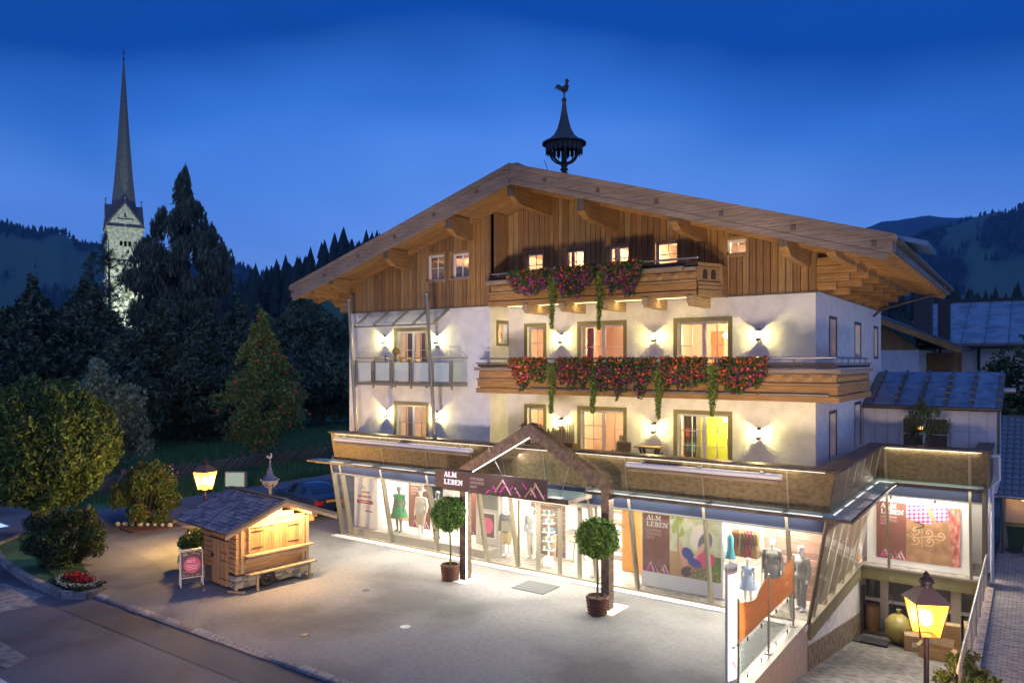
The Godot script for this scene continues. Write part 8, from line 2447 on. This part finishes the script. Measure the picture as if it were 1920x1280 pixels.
	part(bc, "backrest", MB.new().cbox(-0.2, 0.2, 0.6, 1.02, -0.21, -0.19, 0.008), mat(lin(0.6, 0.58, 0.4), 0.5))
	part(bc, "frame", MB.new().rod(Vector3(-0.21, 0, -0.2), Vector3(-0.21, 1.05, -0.22), 0.014, 6).rod(Vector3(0.21, 0, -0.2), Vector3(0.21, 1.05, -0.22), 0.014, 6).rod(Vector3(-0.2, 0, 0.2), Vector3(-0.2, 0.45, 0.18), 0.014, 6).rod(Vector3(0.2, 0, 0.2), Vector3(0.2, 0.45, 0.18), 0.014, 6), M.iron)
	room_things()

func room_things() -> void:
	# what the lit windows show: curtains, pictures, furniture, the green room
	var gw := mat(lin(0.36, 0.50, 0.03), 0.85)
	single("green_wall_panel", "lime green painted wall in the room behind the right terrace door", "wall panel", MB.new().bb(-4.6, -2.4, 3.32, 5.75, -4.2, -4.1).mesh(), gw)
	var sh := thing("bookshelf", "dark shelf with turquoise boxes left in the green room", "shelf")
	part(sh, "carcass", MB.new().bb(-4.75, -4.35, 3.32, 5.3, -3.6, -3.2), mat(lin(0.03, 0.03, 0.03), 0.6))
	for k in 6:
		part(sh, "box", MB.new().bb(-4.7 + 0.17 * (k % 2), -4.56 + 0.17 * (k % 2), 3.5 + 0.5 * (k / 2), 3.8 + 0.5 * (k / 2), -3.2, -3.15), mat([lin(0.05, 0.4, 0.33), lin(0.5, 0.1, 0.05), lin(0.04, 0.12, 0.2)][k % 3], 0.6))
	var pe := thing("person", "person in a white shirt and dark trousers standing in the green room", "person", Vector3(-2.95, 3.3, -3.1), 0.5)
	var skin := mat(lin(0.50, 0.32, 0.24), 0.6)
	part(pe, "body", figure(body_caps(0.06, 0.05), 0.024), skin)
	part(pe, "shirt", garment("jacket"), M.white_wall)
	part(pe, "trousers", garment("trousers"), mat(lin(0.05, 0.035, 0.03), 0.85))
	part(pe, "hair", MB.new().ball(Vector3(0, 1.735, -0.005), Vector3(0.102, 0.095, 0.105), 14, 9), mat(lin(0.06, 0.03, 0.015), 0.8))
	var fc := MB.new()
	for s in [-1.0, 1.0]:
		fc.ball(Vector3(0.033 * s, 1.685, 0.098), Vector3(0.012, 0.008, 0.006), 8, 5)
		for q in 5:
			fc.rod(Vector3(0.232 * s + 0.009 * q * s, 0.845, 0.14), Vector3(0.23 * s + 0.01 * q * s, 0.77 + 0.01 * absf(q - 2.0), 0.155), 0.008, 5, 0.006)
	part(pe, "eye", fc, mat(lin(0.2, 0.12, 0.08), 0.5))
	# bedroom with a wall picture and cushions
	var so := thing("sofa", "dark sofa with red patterned cushions behind the middle terrace door", "sofa", Vector3(-7.0, 3.3, -4.3))
	part(so, "seat", MB.new().cbox(-0.9, 0.9, 0.1, 0.45, -0.4, 0.5, 0.04), mat(lin(0.06, 0.05, 0.05), 0.9))
	part(so, "backrest", MB.new().cbox(-0.9, 0.9, 0.45, 0.95, -0.45, -0.25, 0.04), mat(lin(0.06, 0.05, 0.05), 0.9))
	for k in 3:
		part(so, "cushion", MB.new().ball(Vector3(-0.45 + 0.45 * k, 0.68, 0.0), Vector3(0.26, 0.24, 0.13), 12, 8), tri_mat([lin(0.3, 0.1, 0.09), lin(0.12, 0.1, 0.1), lin(0.45, 0.08, 0.08)][k], tex.copper, Vector3(4, 4, 4), 0.9))
	for p in [["dark framed picture with pale shapes in the middle terrace room", -7.55, -6.75, 4.5, 5.25, lin(0.5, 0.48, 0.44)], ["small yellow and dark picture in the middle terrace room", -6.6, -6.3, 4.55, 5.2, lin(0.5, 0.45, 0.05)]]:
		var pc := thing("wall_picture", p[0], "picture")
		part(pc, "frame", MB.new().bb(p[1], p[2], p[3], p[4], -5.19, -5.16), mat(lin(0.05, 0.035, 0.03), 0.6))
		for k in 6:
			part(pc, "shape", MB.new().cbox(p[1] + 0.05 + (p[2] - p[1] - 0.1) * (k % 3) / 3.0, p[1] + 0.02 + (p[2] - p[1] - 0.1) * (k % 3 + 1) / 3.0, p[3] + 0.06 + 0.32 * (k / 3), p[3] + 0.32 + 0.32 * (k / 3), -5.16, -5.15, 0.003), mat(p[5], 0.7))
	# curtains
	var cm := [mat(lin(0.20, 0.075, 0.045), 0.9), mat(lin(0.42, 0.06, 0.04), 0.9), mat(lin(0.42, 0.34, 0.27), 0.9)]
	for c in [["brown striped curtain drawn across the right half of the glass balcony's door", -14.82, -14.15, 6.15, 8.15, AZ - 0.5, 0], ["brown curtain at the left side of the glass balcony's door", -15.58, -15.2, 6.15, 8.15, AZ - 0.5, 0], ["beige curtain at the left of the terrace door under the glass balcony", -15.58, -15.15, 3.4, 5.3, AZ - 0.5, 2], ["red curtain at the left of the middle balcony door", -7.95, -7.7, 6.15, 8.2, BZ - 0.45, 1], ["orange cupboard-coloured curtain in the middle balcony room", -7.25, -7.1, 6.15, 8.0, BZ - 2.0, 1], ["pale curtain at the third gable window", -6.85, -6.65, 10.1, 10.9, BZ - 0.4, 2], ["red curtain at the second gable window", -8.55, -8.42, 10.1, 10.9, BZ - 0.4, 1]]:
		var mb := MB.new()
		var n := 14
		for i in n:
			var xa := lerpf(c[1], c[2], float(i) / n); var xb := lerpf(c[1], c[2], float(i + 1) / n)
			var za: float = c[5] + 0.04 * sin(i * 1.9); var zb: float = c[5] + 0.04 * sin((i + 1) * 1.9)
			mb.quad(Vector3(xa, c[3], za), Vector3(xb, c[3], zb), Vector3(xb, c[4], zb), Vector3(xa, c[4], za))
		single("curtain", c[0], "curtain", mb.mesh(), cm[c[6]])
	for d in [["orange wooden inner door in the right balcony room", -3.2, -2.85, 6.1, 8.1], ["orange wooden wardrobe in the right balcony room", -4.5, -4.1, 6.1, 8.1], ["orange door frame in the middle balcony room", -6.95, -6.55, 6.1, 8.0]]:
		single("inner_door", d[0], "door", MB.new().cbox(d[1], d[2], d[3], d[4], -5.18, -5.1, 0.01).mesh(), mat(lin(0.5, 0.2, 0.06), 0.6))
	single("room_chair", "dark chair back inside the right balcony room", "chair", MB.new().cbox(-3.75, -3.45, 6.9, 7.15, -3.3, -3.26, 0.01).bb(-3.73, -3.70, 6.1, 6.9, -3.3, -3.27).bb(-3.5, -3.47, 6.1, 6.9, -3.3, -3.27).bb(-3.73, -3.47, 6.5, 6.54, -3.27, -2.9).mesh(), mat(lin(0.06, 0.035, 0.02), 0.6))

func flowers() -> void:
	# window boxes of geraniums and petunias on both balconies, with trailing ivy between
	var green := [lin(0.06, 0.12, 0.025), lin(0.10, 0.17, 0.04), lin(0.04, 0.08, 0.02)]
	var orange := [lin(0.85, 0.13, 0.03), lin(0.85, 0.2, 0.05), lin(0.7, 0.06, 0.03)]
	var purple := [lin(0.36, 0.02, 0.26), lin(0.5, 0.05, 0.34), lin(0.2, 0.015, 0.2)]
	var names := ["left end of the main balcony", "main balcony between the first two ivy strands", "main balcony above the portal", "middle of the main balcony", "main balcony near the house corner", "left end of the top balcony", "middle of the top balcony", "right end of the top balcony"]
	var at := [[-9.34, -7.95, 7.0, 6.25, 0.45, 0.85], [-7.5, -6.25, 7.0, 6.25, 0.45, 0.7], [-6.1, -4.15, 7.0, 6.1, 0.45, 0.5], [-3.95, -2.6, 7.0, 6.2, 0.45, 0.7], [-2.2, -0.95, 7.0, 6.15, 0.45, 0.7], [-9.85, -8.3, 9.98, 9.2, -0.2, 0.35], [-8.0, -6.5, 9.98, 9.15, -0.2, 0.4], [-6.2, -4.9, 9.98, 9.2, -0.2, 0.4]]
	for k in at.size():
		var a: Array = at[k]
		var o := thing("flower_box", "box of orange and purple flowers, " + names[k], "flower box", Vector3((a[0] + a[1]) / 2, a[2], a[4]), 0.0, "flower boxes on the balconies")
		var w: float = (a[1] - a[0]) / 2; var h: float = a[2] - a[3]
		part(o, "trough", MB.new().cbox(-w * 0.85, w * 0.85, -0.22, -0.05, -0.1, 0.08, 0.02), M.dark_x)
		var nz := noise(1.0, FastNoiseLite.TYPE_SIMPLEX_SMOOTH, 3, 50 + k)
		var pick := func(lo: float, hi: float, front: float) -> Vector3:
			var u := rng.randf_range(-1, 1)
			var t := lo + (hi - lo) * rng.randf()
			var edge: float = 1.0 + 0.55 * nz.get_noise_1d(u * w * 2.0) - 0.45 * pow(absf(u), 4.0)
			return Vector3(u * w + rng.randfn() * 0.03, 0.13 + 0.05 * nz.get_noise_1d(u * 9.0) - t * h * edge * 1.12, 0.03 + (0.19 + 0.06 * nz.get_noise_2d(u * 5.0, t * 5.0)) * sin(clampf(t * 1.25 + 0.25, 0, 1) * PI * 0.6) * (front + (1 - front) * rng.randf()))
		crown(o, "foliage", 1500, func(i: int) -> Vector3: return pick.call(0.0, 0.95, 0.0), 0.06, green)
		crown(o, "orange_blossom", int(300 * a[5]), func(i: int) -> Vector3: return pick.call(-0.05, 0.85, 0.8), 0.062, orange, "flower")
		crown(o, "purple_blossom", int(330 * (1.0 - a[5])) + 30, func(i: int) -> Vector3: return pick.call(0.25, 1.0, 0.8), 0.055, purple, "flower")
		stuffed(o.get_child(1))
	var vines := [["trailing ivy strand between the two left flower boxes of the main balcony", -7.72, 6.95, 5.38, 0.5], ["trailing ivy strand above the portal on the main balcony", -6.2, 6.9, 5.42, 0.5], ["trailing ivy strand right of the middle of the main balcony", -4.03, 6.9, 5.36, 0.5], ["trailing ivy strand near the corner flower box of the main balcony", -2.42, 6.9, 5.5, 0.5], ["trailing ivy strand at the left of the top balcony's middle box", -8.12, 9.9, 8.12, -0.18], ["trailing ivy strand at the right of the top balcony's middle box", -6.36, 9.9, 8.05, -0.18]]
	for v in vines:
		var o := thing("ivy_strand", v[0], "hanging plant", Vector3(v[1], v[2], v[4]), 0.0, "trailing ivy strands on the balconies")
		var len2: float = v[2] - v[3]
		var st := MB.new()
		for k in 6:
			var a := k * 1.05
			st.tube(PackedVector3Array([Vector3(0.09 * sin(a), 0, 0), Vector3(0.1 * sin(a), -len2 * 0.5, 0.03 * cos(a)), Vector3(0.05 * sin(a) - 0.03, -len2 * (0.75 + 0.04 * k), 0.02)]), PackedFloat32Array([0.006, 0.005, 0.003]), 4)
		part(o, "stem", st, mat(lin(0.12, 0.12, 0.03), 0.9))
		crown(o, "foliage", 620, func(i: int) -> Vector3:
			var t := pow(rng.randf(), 1.25)
			return Vector3(rng.randfn() * 0.085 * (1.15 - t) - 0.03 * t, -t * len2, 0.03 + rng.randfn() * 0.04), 0.05, [lin(0.20, 0.26, 0.04), lin(0.14, 0.20, 0.03), lin(0.26, 0.30, 0.07)])

func church() -> void:
	var c := thing("church", "floodlit stone church tower with slender tall grey spire, far beyond the trees", "church", Vector3(-145.05, 0, -57.25), deg_to_rad(67.0))
	var stone := tri_mat(lin(0.50, 0.50, 0.42), tex.mottle, Vector3(0.22, 0.22, 0.22), 0.9, 0.0, tex.fine, 3.0)
	var slate := tri_mat(lin(0.16, 0.165, 0.16), tex.mottle, Vector3(0.3, 0.3, 0.3), 0.6)
	var w := 3.2
	var tw := MB.new()
	wall(tw, -w, w, 0.0, 33.3, w, 1.2, [[-0.95, -0.42, 29.9, 32.1], [-0.2, 0.33, 29.8, 32.2], [0.55, 1.08, 29.9, 32.1]])
	tw.bb(-w, -w + 1.2, 0, 33.3, -w, w - 1.202).bb(w - 1.2, w, 0, 33.3, -w, w - 1.202).bb(-w + 1.2, w - 1.2, 0, 33.3, -w, -w + 1.2).bb(-2.0, 2.0, 28.0, 33.3, 1.0, 1.3)
	part(c, "tower_wall", tw, stone)
	# courses of big ashlar blocks near the top
	for r in 8:
		for k in 6:
			if r in [2, 3, 4] and k in [2, 3]:
				continue
			part(c, "ashlar_block", MB.new().cbox(-w + 1.066 * k + 0.03, -w + 1.066 * (k + 1) - 0.03, 27.0 + 0.78 * r, 27.0 + 0.78 * (r + 1) - 0.05, w, w + rng.randf_range(0.01, 0.05), 0.01), stone)
	for y in [23.2, 26.6, 33.3]:
		part(c, "cornice", MB.new().bb(-w - 0.25, w + 0.25, y, y + 0.4, -w - 0.25, w + 0.25), stone)
	for x in [-0.685, 0.065, 0.815]:
		part(c, "window_arch", MB.new().rod(Vector3(x, 32.1, w - 0.3), Vector3(x, 32.1, w + 0.06), 0.3, 10), stone)
		part(c, "window", MB.new().bb(x - 0.25, x + 0.25, 29.9, 32.0, w - 0.9, w - 0.85), M.iron)
	part(c, "clock_face", MB.new().rod(Vector3(0.5, 20.8, w), Vector3(0.5, 20.8, w + 0.1), 1.1, 24), mat(lin(0.3, 0.3, 0.2), 0.6))
	for k in 4:
		var T := Transform3D(Basis(Vector3.UP, k * PI / 2), Vector3.ZERO)
		var g := MB.new(); g.T = T * Transform3D(Basis(), Vector3(0, 33.7, w - 0.5))
		part(c, "gable", g.prism(PackedVector2Array([Vector2(-w, 0), Vector2(w, 0), Vector2(0, 4.6)]), 0.5), stone)
		var gr := MB.new(); gr.T = T
		gr.bar(Vector3(-w - 0.3, 33.6, w - 1.4), Vector3(0, 38.4, w - 1.4), 3.2, 0.22, Vector3(0.7, 0.7, 0)).bar(Vector3(w + 0.3, 33.6, w - 1.4), Vector3(0, 38.4, w - 1.4), 3.2, 0.22, Vector3(-0.7, 0.7, 0))
		part(c, "gable_roof", gr, slate)
		var fn := MB.new(); fn.T = T
		part(c, "gable_finial", fn.rod(Vector3(0, 38.3, w), Vector3(0, 39.4, w), 0.09, 6).ball(Vector3(0, 39.5, w), Vector3(0.2, 0.2, 0.2)), slate)
		var sw := MB.new(); sw.T = T
		part(c, "gable_slit", sw.bb(-0.16, 0.16, 35.6, 36.4, w + 0.001, w + 0.02).bb(-1.4, 1.4, 35.2, 35.35, w + 0.001, w + 0.06), M.iron)
	part(c, "spire", MB.new().lathe([Vector2(3.0, 33.7), Vector2(2.35, 38.0), Vector2(1.75, 44.0), Vector2(1.2, 51.0), Vector2(0.7, 58.5), Vector2(0.28, 65.0), Vector2(0.10, 67.6)], 8, true, PI / 8), slate)
	part(c, "cross", MB.new().rod(Vector3(0, 67.4, 0), Vector3(0, 70.0, 0), 0.07, 6).bb(-0.4, 0.4, 69.0, 69.12, -0.05, 0.05).ball(Vector3(0, 67.8, 0), Vector3(0.24, 0.24, 0.24)), M.iron)
	# nave behind the tower
	var nv := MB.new(); nv.T = Transform3D(Basis(), Vector3(0, 0, -22))
	part(c, "nave_wall", nv.prism(PackedVector2Array([Vector2(-10.5, 0), Vector2(10.5, 0), Vector2(10.5, 10.0), Vector2(0, 24.0), Vector2(-10.5, 10.0)]), 20.0), mat(lin(0.66, 0.68, 0.64), 0.9))
	var nr := MB.new()
	nr.bar(Vector3(-11.5, 9.0, -12), Vector3(0, 24.3, -12), 21.0, 0.4, Vector3(-0.7, 0.7, 0)).bar(Vector3(11.5, 9.0, -12), Vector3(0, 24.3, -12), 21.0, 0.4, Vector3(0.7, 0.7, 0))
	part(c, "nave_roof", nr, slate)
	for s in [-1.0, 1.0]:
		part(c, "floodlight_lamp", MB.new().box(Vector3(9.0 * s, 1.0, 22.0), Vector3(0.5, 0.5, 0.4)), glow(lin(0.85, 1.0, 0.85), 3.0))
		spot(c, Vector3(9.0 * s, 1.4, 21.6), Vector3(0.5 * s, 24.0, 0.0), lin(0.86, 1.0, 0.80), 1100.0, 30.0, 0.3)
		spot(c, Vector3(9.0 * s, 1.4, 21.6), Vector3(8.0 * s, 12.0, -2.0), lin(0.86, 1.0, 0.86), 700.0, 34.0, 0.3)

const FWD := Vector3(-0.5736, 0, -0.8192)
const RIGHT_DIR := Vector3(0.8192, 0, -0.5736)

func bearing(t: float, d: float, y: float) -> Vector3: # a place d metres out along the street axis, t of that to its side
	return Vector3(4.93, 0, 20.82) + (FWD + RIGHT_DIR * t) * d + Vector3(0, y, 0)

func table(a: Array, t: float) -> float:
	if t <= a[0][0]:
		return a[0][1]
	for i in a.size() - 1:
		if t < a[i + 1][0]:
			return lerpf(a[i][1], a[i + 1][1], (t - a[i][0]) / (a[i + 1][0] - a[i][0]))
	return a[-1][1]

# a ridge: crest table [bearing, slope of the crest as height over distance], its distance, and how much of it is wooded
func ridge(called: String, crest: Array, dist: float, t0: float, t1: float, wooded: float, trees: int, tree_h: float, sd: int, low := 0.4) -> void:
	var nz := noise(1.0, FastNoiseLite.TYPE_SIMPLEX_SMOOTH, 4, sd)
	var height := func(t: float, d: float) -> float:
		var k := d / dist
		var rise: float = smoothstep(low, 1.0, k) if k < 1.0 else 1.0 - 0.5 * smoothstep(1.0, 1.5, k)
		var top := 7.0 + table(crest, t) * dist
		return top * rise * (1.0 + 0.05 * nz.get_noise_2d(t * 14.0, d / dist * 5.0) * (1.0 if k < 0.93 else 0.0)) - 1.0
	var nt := 110; var nd := 26
	var mb := MB.new()
	var col := PackedColorArray()
	for j in nd + 1:
		var d: float = dist * lerpf(low - 0.02, 1.5, float(j) / nd)
		for i in nt + 1:
			var t := lerpf(t0, t1, float(i) / nt)
			var p := bearing(t, d, height.call(t, d))
			mb.v.append(p)
			var e := bearing(t + 0.01, d, height.call(t + 0.01, d)) - p
			var g := bearing(t, d * 1.02, height.call(t, d * 1.02)) - p
			mb.n.append(e.cross(g).normalized())
			var open: bool = nz.get_noise_2d(t * 5.0 + 9.0, d / dist * 3.2) > wooded
			col.append(Color(0.055, 0.115, 0.06) if open else Color(0.016, 0.034, 0.026))
	for j in nd:
		for i in nt:
			var k := j * (nt + 1) + i
			mb.ix.append_array([k, k + nt + 2, k + 1, k, k + nt + 1, k + nt + 2])
	var arr := []
	arr.resize(Mesh.ARRAY_MAX)
	arr[Mesh.ARRAY_VERTEX] = mb.v
	arr[Mesh.ARRAY_NORMAL] = mb.n
	arr[Mesh.ARRAY_COLOR] = col
	arr[Mesh.ARRAY_INDEX] = mb.ix
	var m := ArrayMesh.new()
	m.add_surface_from_arrays(Mesh.PRIMITIVE_TRIANGLES, arr)
	var vm := mat(Color.WHITE, 0.95)
	vm.vertex_color_use_as_albedo = true
	struct(called, m, vm)
	# the wood on it
	var cone := MB.new().lathe([Vector2(0.22, 0.1), Vector2(0.10, 0.5), Vector2(0.17, 0.48), Vector2(0.0, 1.0)], 6)
	var mm := MultiMesh.new()
	mm.transform_format = MultiMesh.TRANSFORM_3D
	mm.use_colors = true
	mm.mesh = cone.mesh()
	var r := RandomNumberGenerator.new()
	r.seed = sd
	var spots := []
	var guard := 0
	while spots.size() < trees and guard < trees * 8:
		guard += 1
		var t := r.randf_range(t0, t1); var d: float = dist * r.randf_range(low + 0.12, 1.12)
		if nz.get_noise_2d(t * 5.0 + 9.0, d / dist * 3.2) < wooded + r.randf_range(-0.05, 0.03):
			spots.append([bearing(t, d, height.call(t, d) - 0.5), r.randf_range(0.6, 1.2) * tree_h])
	mm.instance_count = spots.size()
	for i in spots.size():
		var s: float = spots[i][1]
		mm.set_instance_transform(i, Transform3D(Basis(Vector3.UP, r.randf() * TAU).scaled(Vector3(s * 0.9, s, s * 0.9)), spots[i][0]))
		var v := r.randf_range(0.6, 1.2)
		mm.set_instance_color(i, Color(0.016 * v, 0.034 * v, 0.024 * v))
	var o := MultiMeshInstance3D.new()
	o.name = numbered("forest")
	o.multimesh = mm
	o.material_override = vm
	add_child(o)
	stuffed(o)

func big_tree(called: String, label: String, at: Vector3, h: float, rad: float, count: int, size: float, cols: Array, kind := "leaf", clumps := 70, base := 0.2, group := "") -> Node3D:
	var t := thing(called, label, "tree", at, 0.0, group)
	var bark := mat(lin(0.07, 0.06, 0.05), 0.95)
	trunk(t, h * 0.96, h * 0.018, 20, rad * 0.8, base, bark, 0.2)
	var c := clumped(Vector3(0, h * (0.5 + base * 0.5), 0), Vector3(rad, h * (0.5 - base * 0.5), rad), clumps, int(absf(at.x * 7 + at.z)), rad * 0.26)
	var shape := func(i: int) -> Vector3:
		var p: Vector3 = c.call(i)
		var k: float = clampf((h * 1.03 - p.y) / (h * 0.45), 0.1, 1.0)
		return Vector3(p.x * k, p.y, p.z * k)
	crown(t, "crown", count, shape, size, cols, kind)
	return t

func conifer(label: String, at: Vector3, h: float, rad: float, count: int) -> void:
	var t := thing("conifer", label, "tree", at, 0.0, "conifers beyond the meadow")
	var bark := mat(lin(0.07, 0.055, 0.04), 0.95)
	part(t, "trunk", MB.new().rod(Vector3.ZERO, Vector3(0, h, 0), h * 0.016, 7, 0.03), bark)
	crown(t, "crown", count, func(i: int) -> Vector3:
		var y := pow(rng.randf(), 1.3)
		var tier := 0.75 + 0.25 * sin(y * 60.0)
		var a := rng.randf() * TAU
		var rr := rad * (1.02 - y) * tier * sqrt(rng.randf_range(0.15, 1.0)) * (0.8 + 0.2 * sin(a * 5.0 + y * 20.0))
		return Vector3(sin(a) * rr, h * (0.06 + 0.95 * y) - rr * 0.25, cos(a) * rr), h * 0.035, [lin(0.035, 0.055, 0.03), lin(0.045, 0.07, 0.035)], "needle")

func landscape() -> void:
	turret(find_child("guest_house", false, false), Vector3(-9.1, 13.35, -2.53), 1.07, 0.6, mat(lin(0.05, 0.045, 0.045), 0.8), mat(lin(0.06, 0.065, 0.07), 0.6), mat(lin(0.03, 0.03, 0.03), 0.6))
	# valley floor out to the hills
	var vf := MB.new()
	for q in [[-7000, -140, -7000, 7000], [60, 7000, -7000, 7000], [-140, 60, -7000, -130], [-140, 60, 40, 7000]]:
		vf.quad(Vector3(q[0], -0.1, q[3]), Vector3(q[1], -0.1, q[3]), Vector3(q[1], -0.1, q[2]), Vector3(q[0], -0.1, q[2]))
	struct("valley_ground", vf, M.grass_ground)
	var px := func(l: Array) -> Array:
		var o := []
		for q in l:
			o.append([(q[0] - 960) / 1400.0, (679 - q[1]) / 1400.0])
		return o
	ridge("hill", px.call([[-900, 470], [-300, 450], [0, 432], [60, 440], [120, 445], [148, 470], [165, 466], [195, 474], [260, 492], [340, 503], [430, 502], [455, 508], [486, 523], [520, 514], [545, 503], [580, 501], [640, 505], [900, 520], [1300, 545]]), 1900.0, -1.4, 0.4, 0.12, 9000, 16.0, 11)
	ridge("hill", px.call([[250, 640], [430, 575], [520, 548], [580, 520], [640, 496], [760, 486], [1000, 490], [1400, 560]]), 420.0, -0.55, 0.3, 0.05, 700, 17.0, 17, 0.5)
	ridge("mountain", px.call([[1300, 520], [1500, 470], [1640, 430], [1700, 418], [1740, 414], [1790, 417], [1830, 415], [1900, 420], [2100, 400], [2600, 430]]), 3800.0, 0.2, 1.4, 0.5, 0, 16.0, 23)
	ridge("mountain", px.call([[1450, 640], [1600, 530], [1680, 478], [1740, 445], [1790, 431], [1830, 416], [1860, 407], [1880, 405], [1892, 413], [1920, 402], [2000, 384], [2300, 400], [2700, 440]]), 2100.0, 0.3, 1.4, 0.22, 9000, 17.0, 29)
	ridge("hill", px.call([[1300, 640], [1600, 610], [1760, 590], [1860, 585], [1920, 590], [2300, 575], [2700, 580]]), 250.0, 0.25, 1.3, 0.1, 420, 11.0, 31, 0.5)
	# a white farmhouse on the near slope and a lattice mast on the ridge
	var f := thing("hillside_house", "pale flat-roofed house on the wooded slope above the barn", "house", bearing(0.60, 236, 18.0), 0.6)
	part(f, "wall", MB.new().bb(-5, 5, -4, 4.6, -4, 4).bb(5, 9, -4, 3.0, -3, 3), mat(lin(0.62, 0.62, 0.6), 0.9))
	part(f, "roof", MB.new().bb(-5.8, 5.8, 4.6, 5.0, -4.8, 4.8).bb(5, 9.5, 3.0, 3.3, -3.5, 3.5), mat(lin(0.12, 0.12, 0.13), 0.8))
	for k in 3:
		part(f, "window", MB.new().bb(-3.8 + 3.0 * k, -2.4 + 3.0 * k, 1.0, 2.6, 4.0, 4.03), mat(lin(0.05, 0.06, 0.08), 0.2))
	var ms := thing("lattice_mast", "small lattice mast on the saddle of the left ridge", "mast", bearing((154 - 960) / 1400.0, 1850, 270.0))
	var lm := MB.new()
	for s in [-1.0, 1.0]:
		lm.rod(Vector3(s * 3, 0, 0), Vector3(s * 0.4, 34, 0), 0.4, 4)
	for k in 3:
		lm.rod(Vector3(-7 + k, 22 + 5 * k, 0), Vector3(7 - k, 22 + 5 * k, 0), 0.35, 4)
	part(ms, "frame", lm, M.iron)
	# trees between the meadow and the church
	var dk := [lin(0.07, 0.10, 0.05), lin(0.10, 0.135, 0.065), lin(0.05, 0.075, 0.04)]
	var names := ["broad dark tree at the left picture edge behind the clipped tree", "broad dark tree behind the gap between clipped and silver trees", "broad dark tree in front of the church's base", "bushy dark tree below the tall birch", "bushy dark tree between birch and rowan", "dark tree far left of the church behind the first row", "dark tree left of the church tower's foot", "dark bush below the larch before the church", "dark tree right of the church's foot, under the birch", "low dark tree right of the silver tree"]
	var dt := [[-69.9, -9.8, 14.0, 6.5], [-66.8, -13.6, 13.4, 6.0], [-60.7, -16.7, 12.2, 5.5], [-55.5, -17.4, 10.0, 5.0], [-57.8, -23.4, 11.5, 5.5], [-80.0, -2.0, 15.5, 7.5], [-78.0, -18.0, 14.5, 6.5], [-62.0, -22.0, 12.5, 5.0], [-61.0, -27.5, 12.0, 5.0], [-54.0, -9.0, 8.0, 4.2]]
	for k in dt.size():
		var q: Array = dt[k]
		big_tree("broadleaf_tree", names[k], Vector3(q[0], 0, q[1]), q[2], q[3], 5200, 0.42, dk, "leaf", 80, 0.05, "dark trees beyond the meadow")
	var b := big_tree("birch_tree", "tall weeping birch right of the church tower", Vector3(-69.8, 0, -24.5), 28.0, 5.4, 9000, 0.40, [lin(0.09, 0.125, 0.075), lin(0.12, 0.155, 0.095), lin(0.065, 0.09, 0.055)], "hang", 95, 0.2)
	big_tree("larch_tree", "thin open larch standing directly before the church tower", Vector3(-99.0, 0, -31.0), 25.0, 6.5, 2600, 0.34, dk, "needle", 60, 0.12)
	big_tree("larch_tree", "smaller open tree before the church nave, right of the tower", Vector3(-94.0, 0, -36.0), 18.0, 5.5, 2400, 0.36, dk, "leaf", 50, 0.1)
	for k in 7:
		var q: Array = [[-80.0, -38.0, 15.0, 5.5], [-75.0, -46.0, 17.0, 6.0], [-66.0, -32.5, 11.5, 5.0], [-59.0, -34.5, 9.0, 4.6], [-58.0, -40.0, 9.5, 5.0], [-92.0, -58.0, 19.0, 7.0], [-104.0, -82.0, 20.0, 7.0]][k]
		big_tree("broadleaf_tree", "dark tree " + ["behind the rowan's left side", "behind the rowan's top", "right behind the rowan", "beside the house's left wall across the meadow", "before the chalet across the meadow", "left of the chalet on the slope", "on the slope above the chalet"][k], Vector3(q[0], 0, q[1]), q[2], q[3], 3600, 0.45, [lin(0.09, 0.13, 0.065), lin(0.12, 0.165, 0.08)], "leaf", 60, 0.05, "dark trees beyond the meadow")
	var cl := ["tallest conifer of the dark group on the slope left of the roof tip", "second conifer of the dark group on the slope left of the roof tip", "shortest conifer at the left of the group on the slope", "conifer right of the group, just above the roof tip"]
	var cp := [[500, 340.0, 26.0], [520, 350.0, 30.0], [478, 345.0, 22.0], [560, 330.0, 30.0]]
	for k in 4:
		var t: float = (cp[k][0] - 960) / 1400.0
		conifer(cl[k], bearing(t, cp[k][1], 22.0), cp[k][2], 5.5, 900)
	# chalet across the meadow with a few lit windows
	var ch := thing("chalet", "small dark chalet with pale roof across the meadow left of the house", "house", bearing(-0.245, 125, 3.5), 0.5)
	part(ch, "wall", MB.new().bb(-5, 5, -4, 5.0, -4, 4), mat(lin(0.10, 0.05, 0.035), 0.9))
	var cr := MB.new()
	cr.bar(Vector3(0, 8.6, 0), Vector3(6.5, 5.2, 0), 10.0, 0.3).bar(Vector3(0, 8.6, 0), Vector3(-6.5, 5.2, 0), 10.0, 0.3)
	part(ch, "roof", cr, mat(lin(0.2, 0.23, 0.28), 0.6))
	for k in 2:
		part(ch, "window", MB.new().bb(-3 + 4 * k, -1.8 + 4 * k, 1.0, 2.4, 4.0, 4.04), mat(lin(0.4, 0.42, 0.45), 0.4))
	var lw := thing("lit_house", "dark house with small orange lit windows glimpsed between birch and rowan", "house", bearing(-0.372, 118, 0.0), 0.5)
	part(lw, "wall", MB.new().bb(-5, 5, 0, 14.0, -4, 4), mat(lin(0.05, 0.045, 0.04), 0.9))
	for k in 4:
		part(lw, "lit_window", MB.new().bb(-3.4 + 2.1 * (k % 3), -2.5 + 2.1 * (k % 3), 11.0 + 1.2 * (k / 3), 11.9 + 1.2 * (k / 3), 4.0, 4.05), glow(lin(1.0, 0.55, 0.15), 1.2))
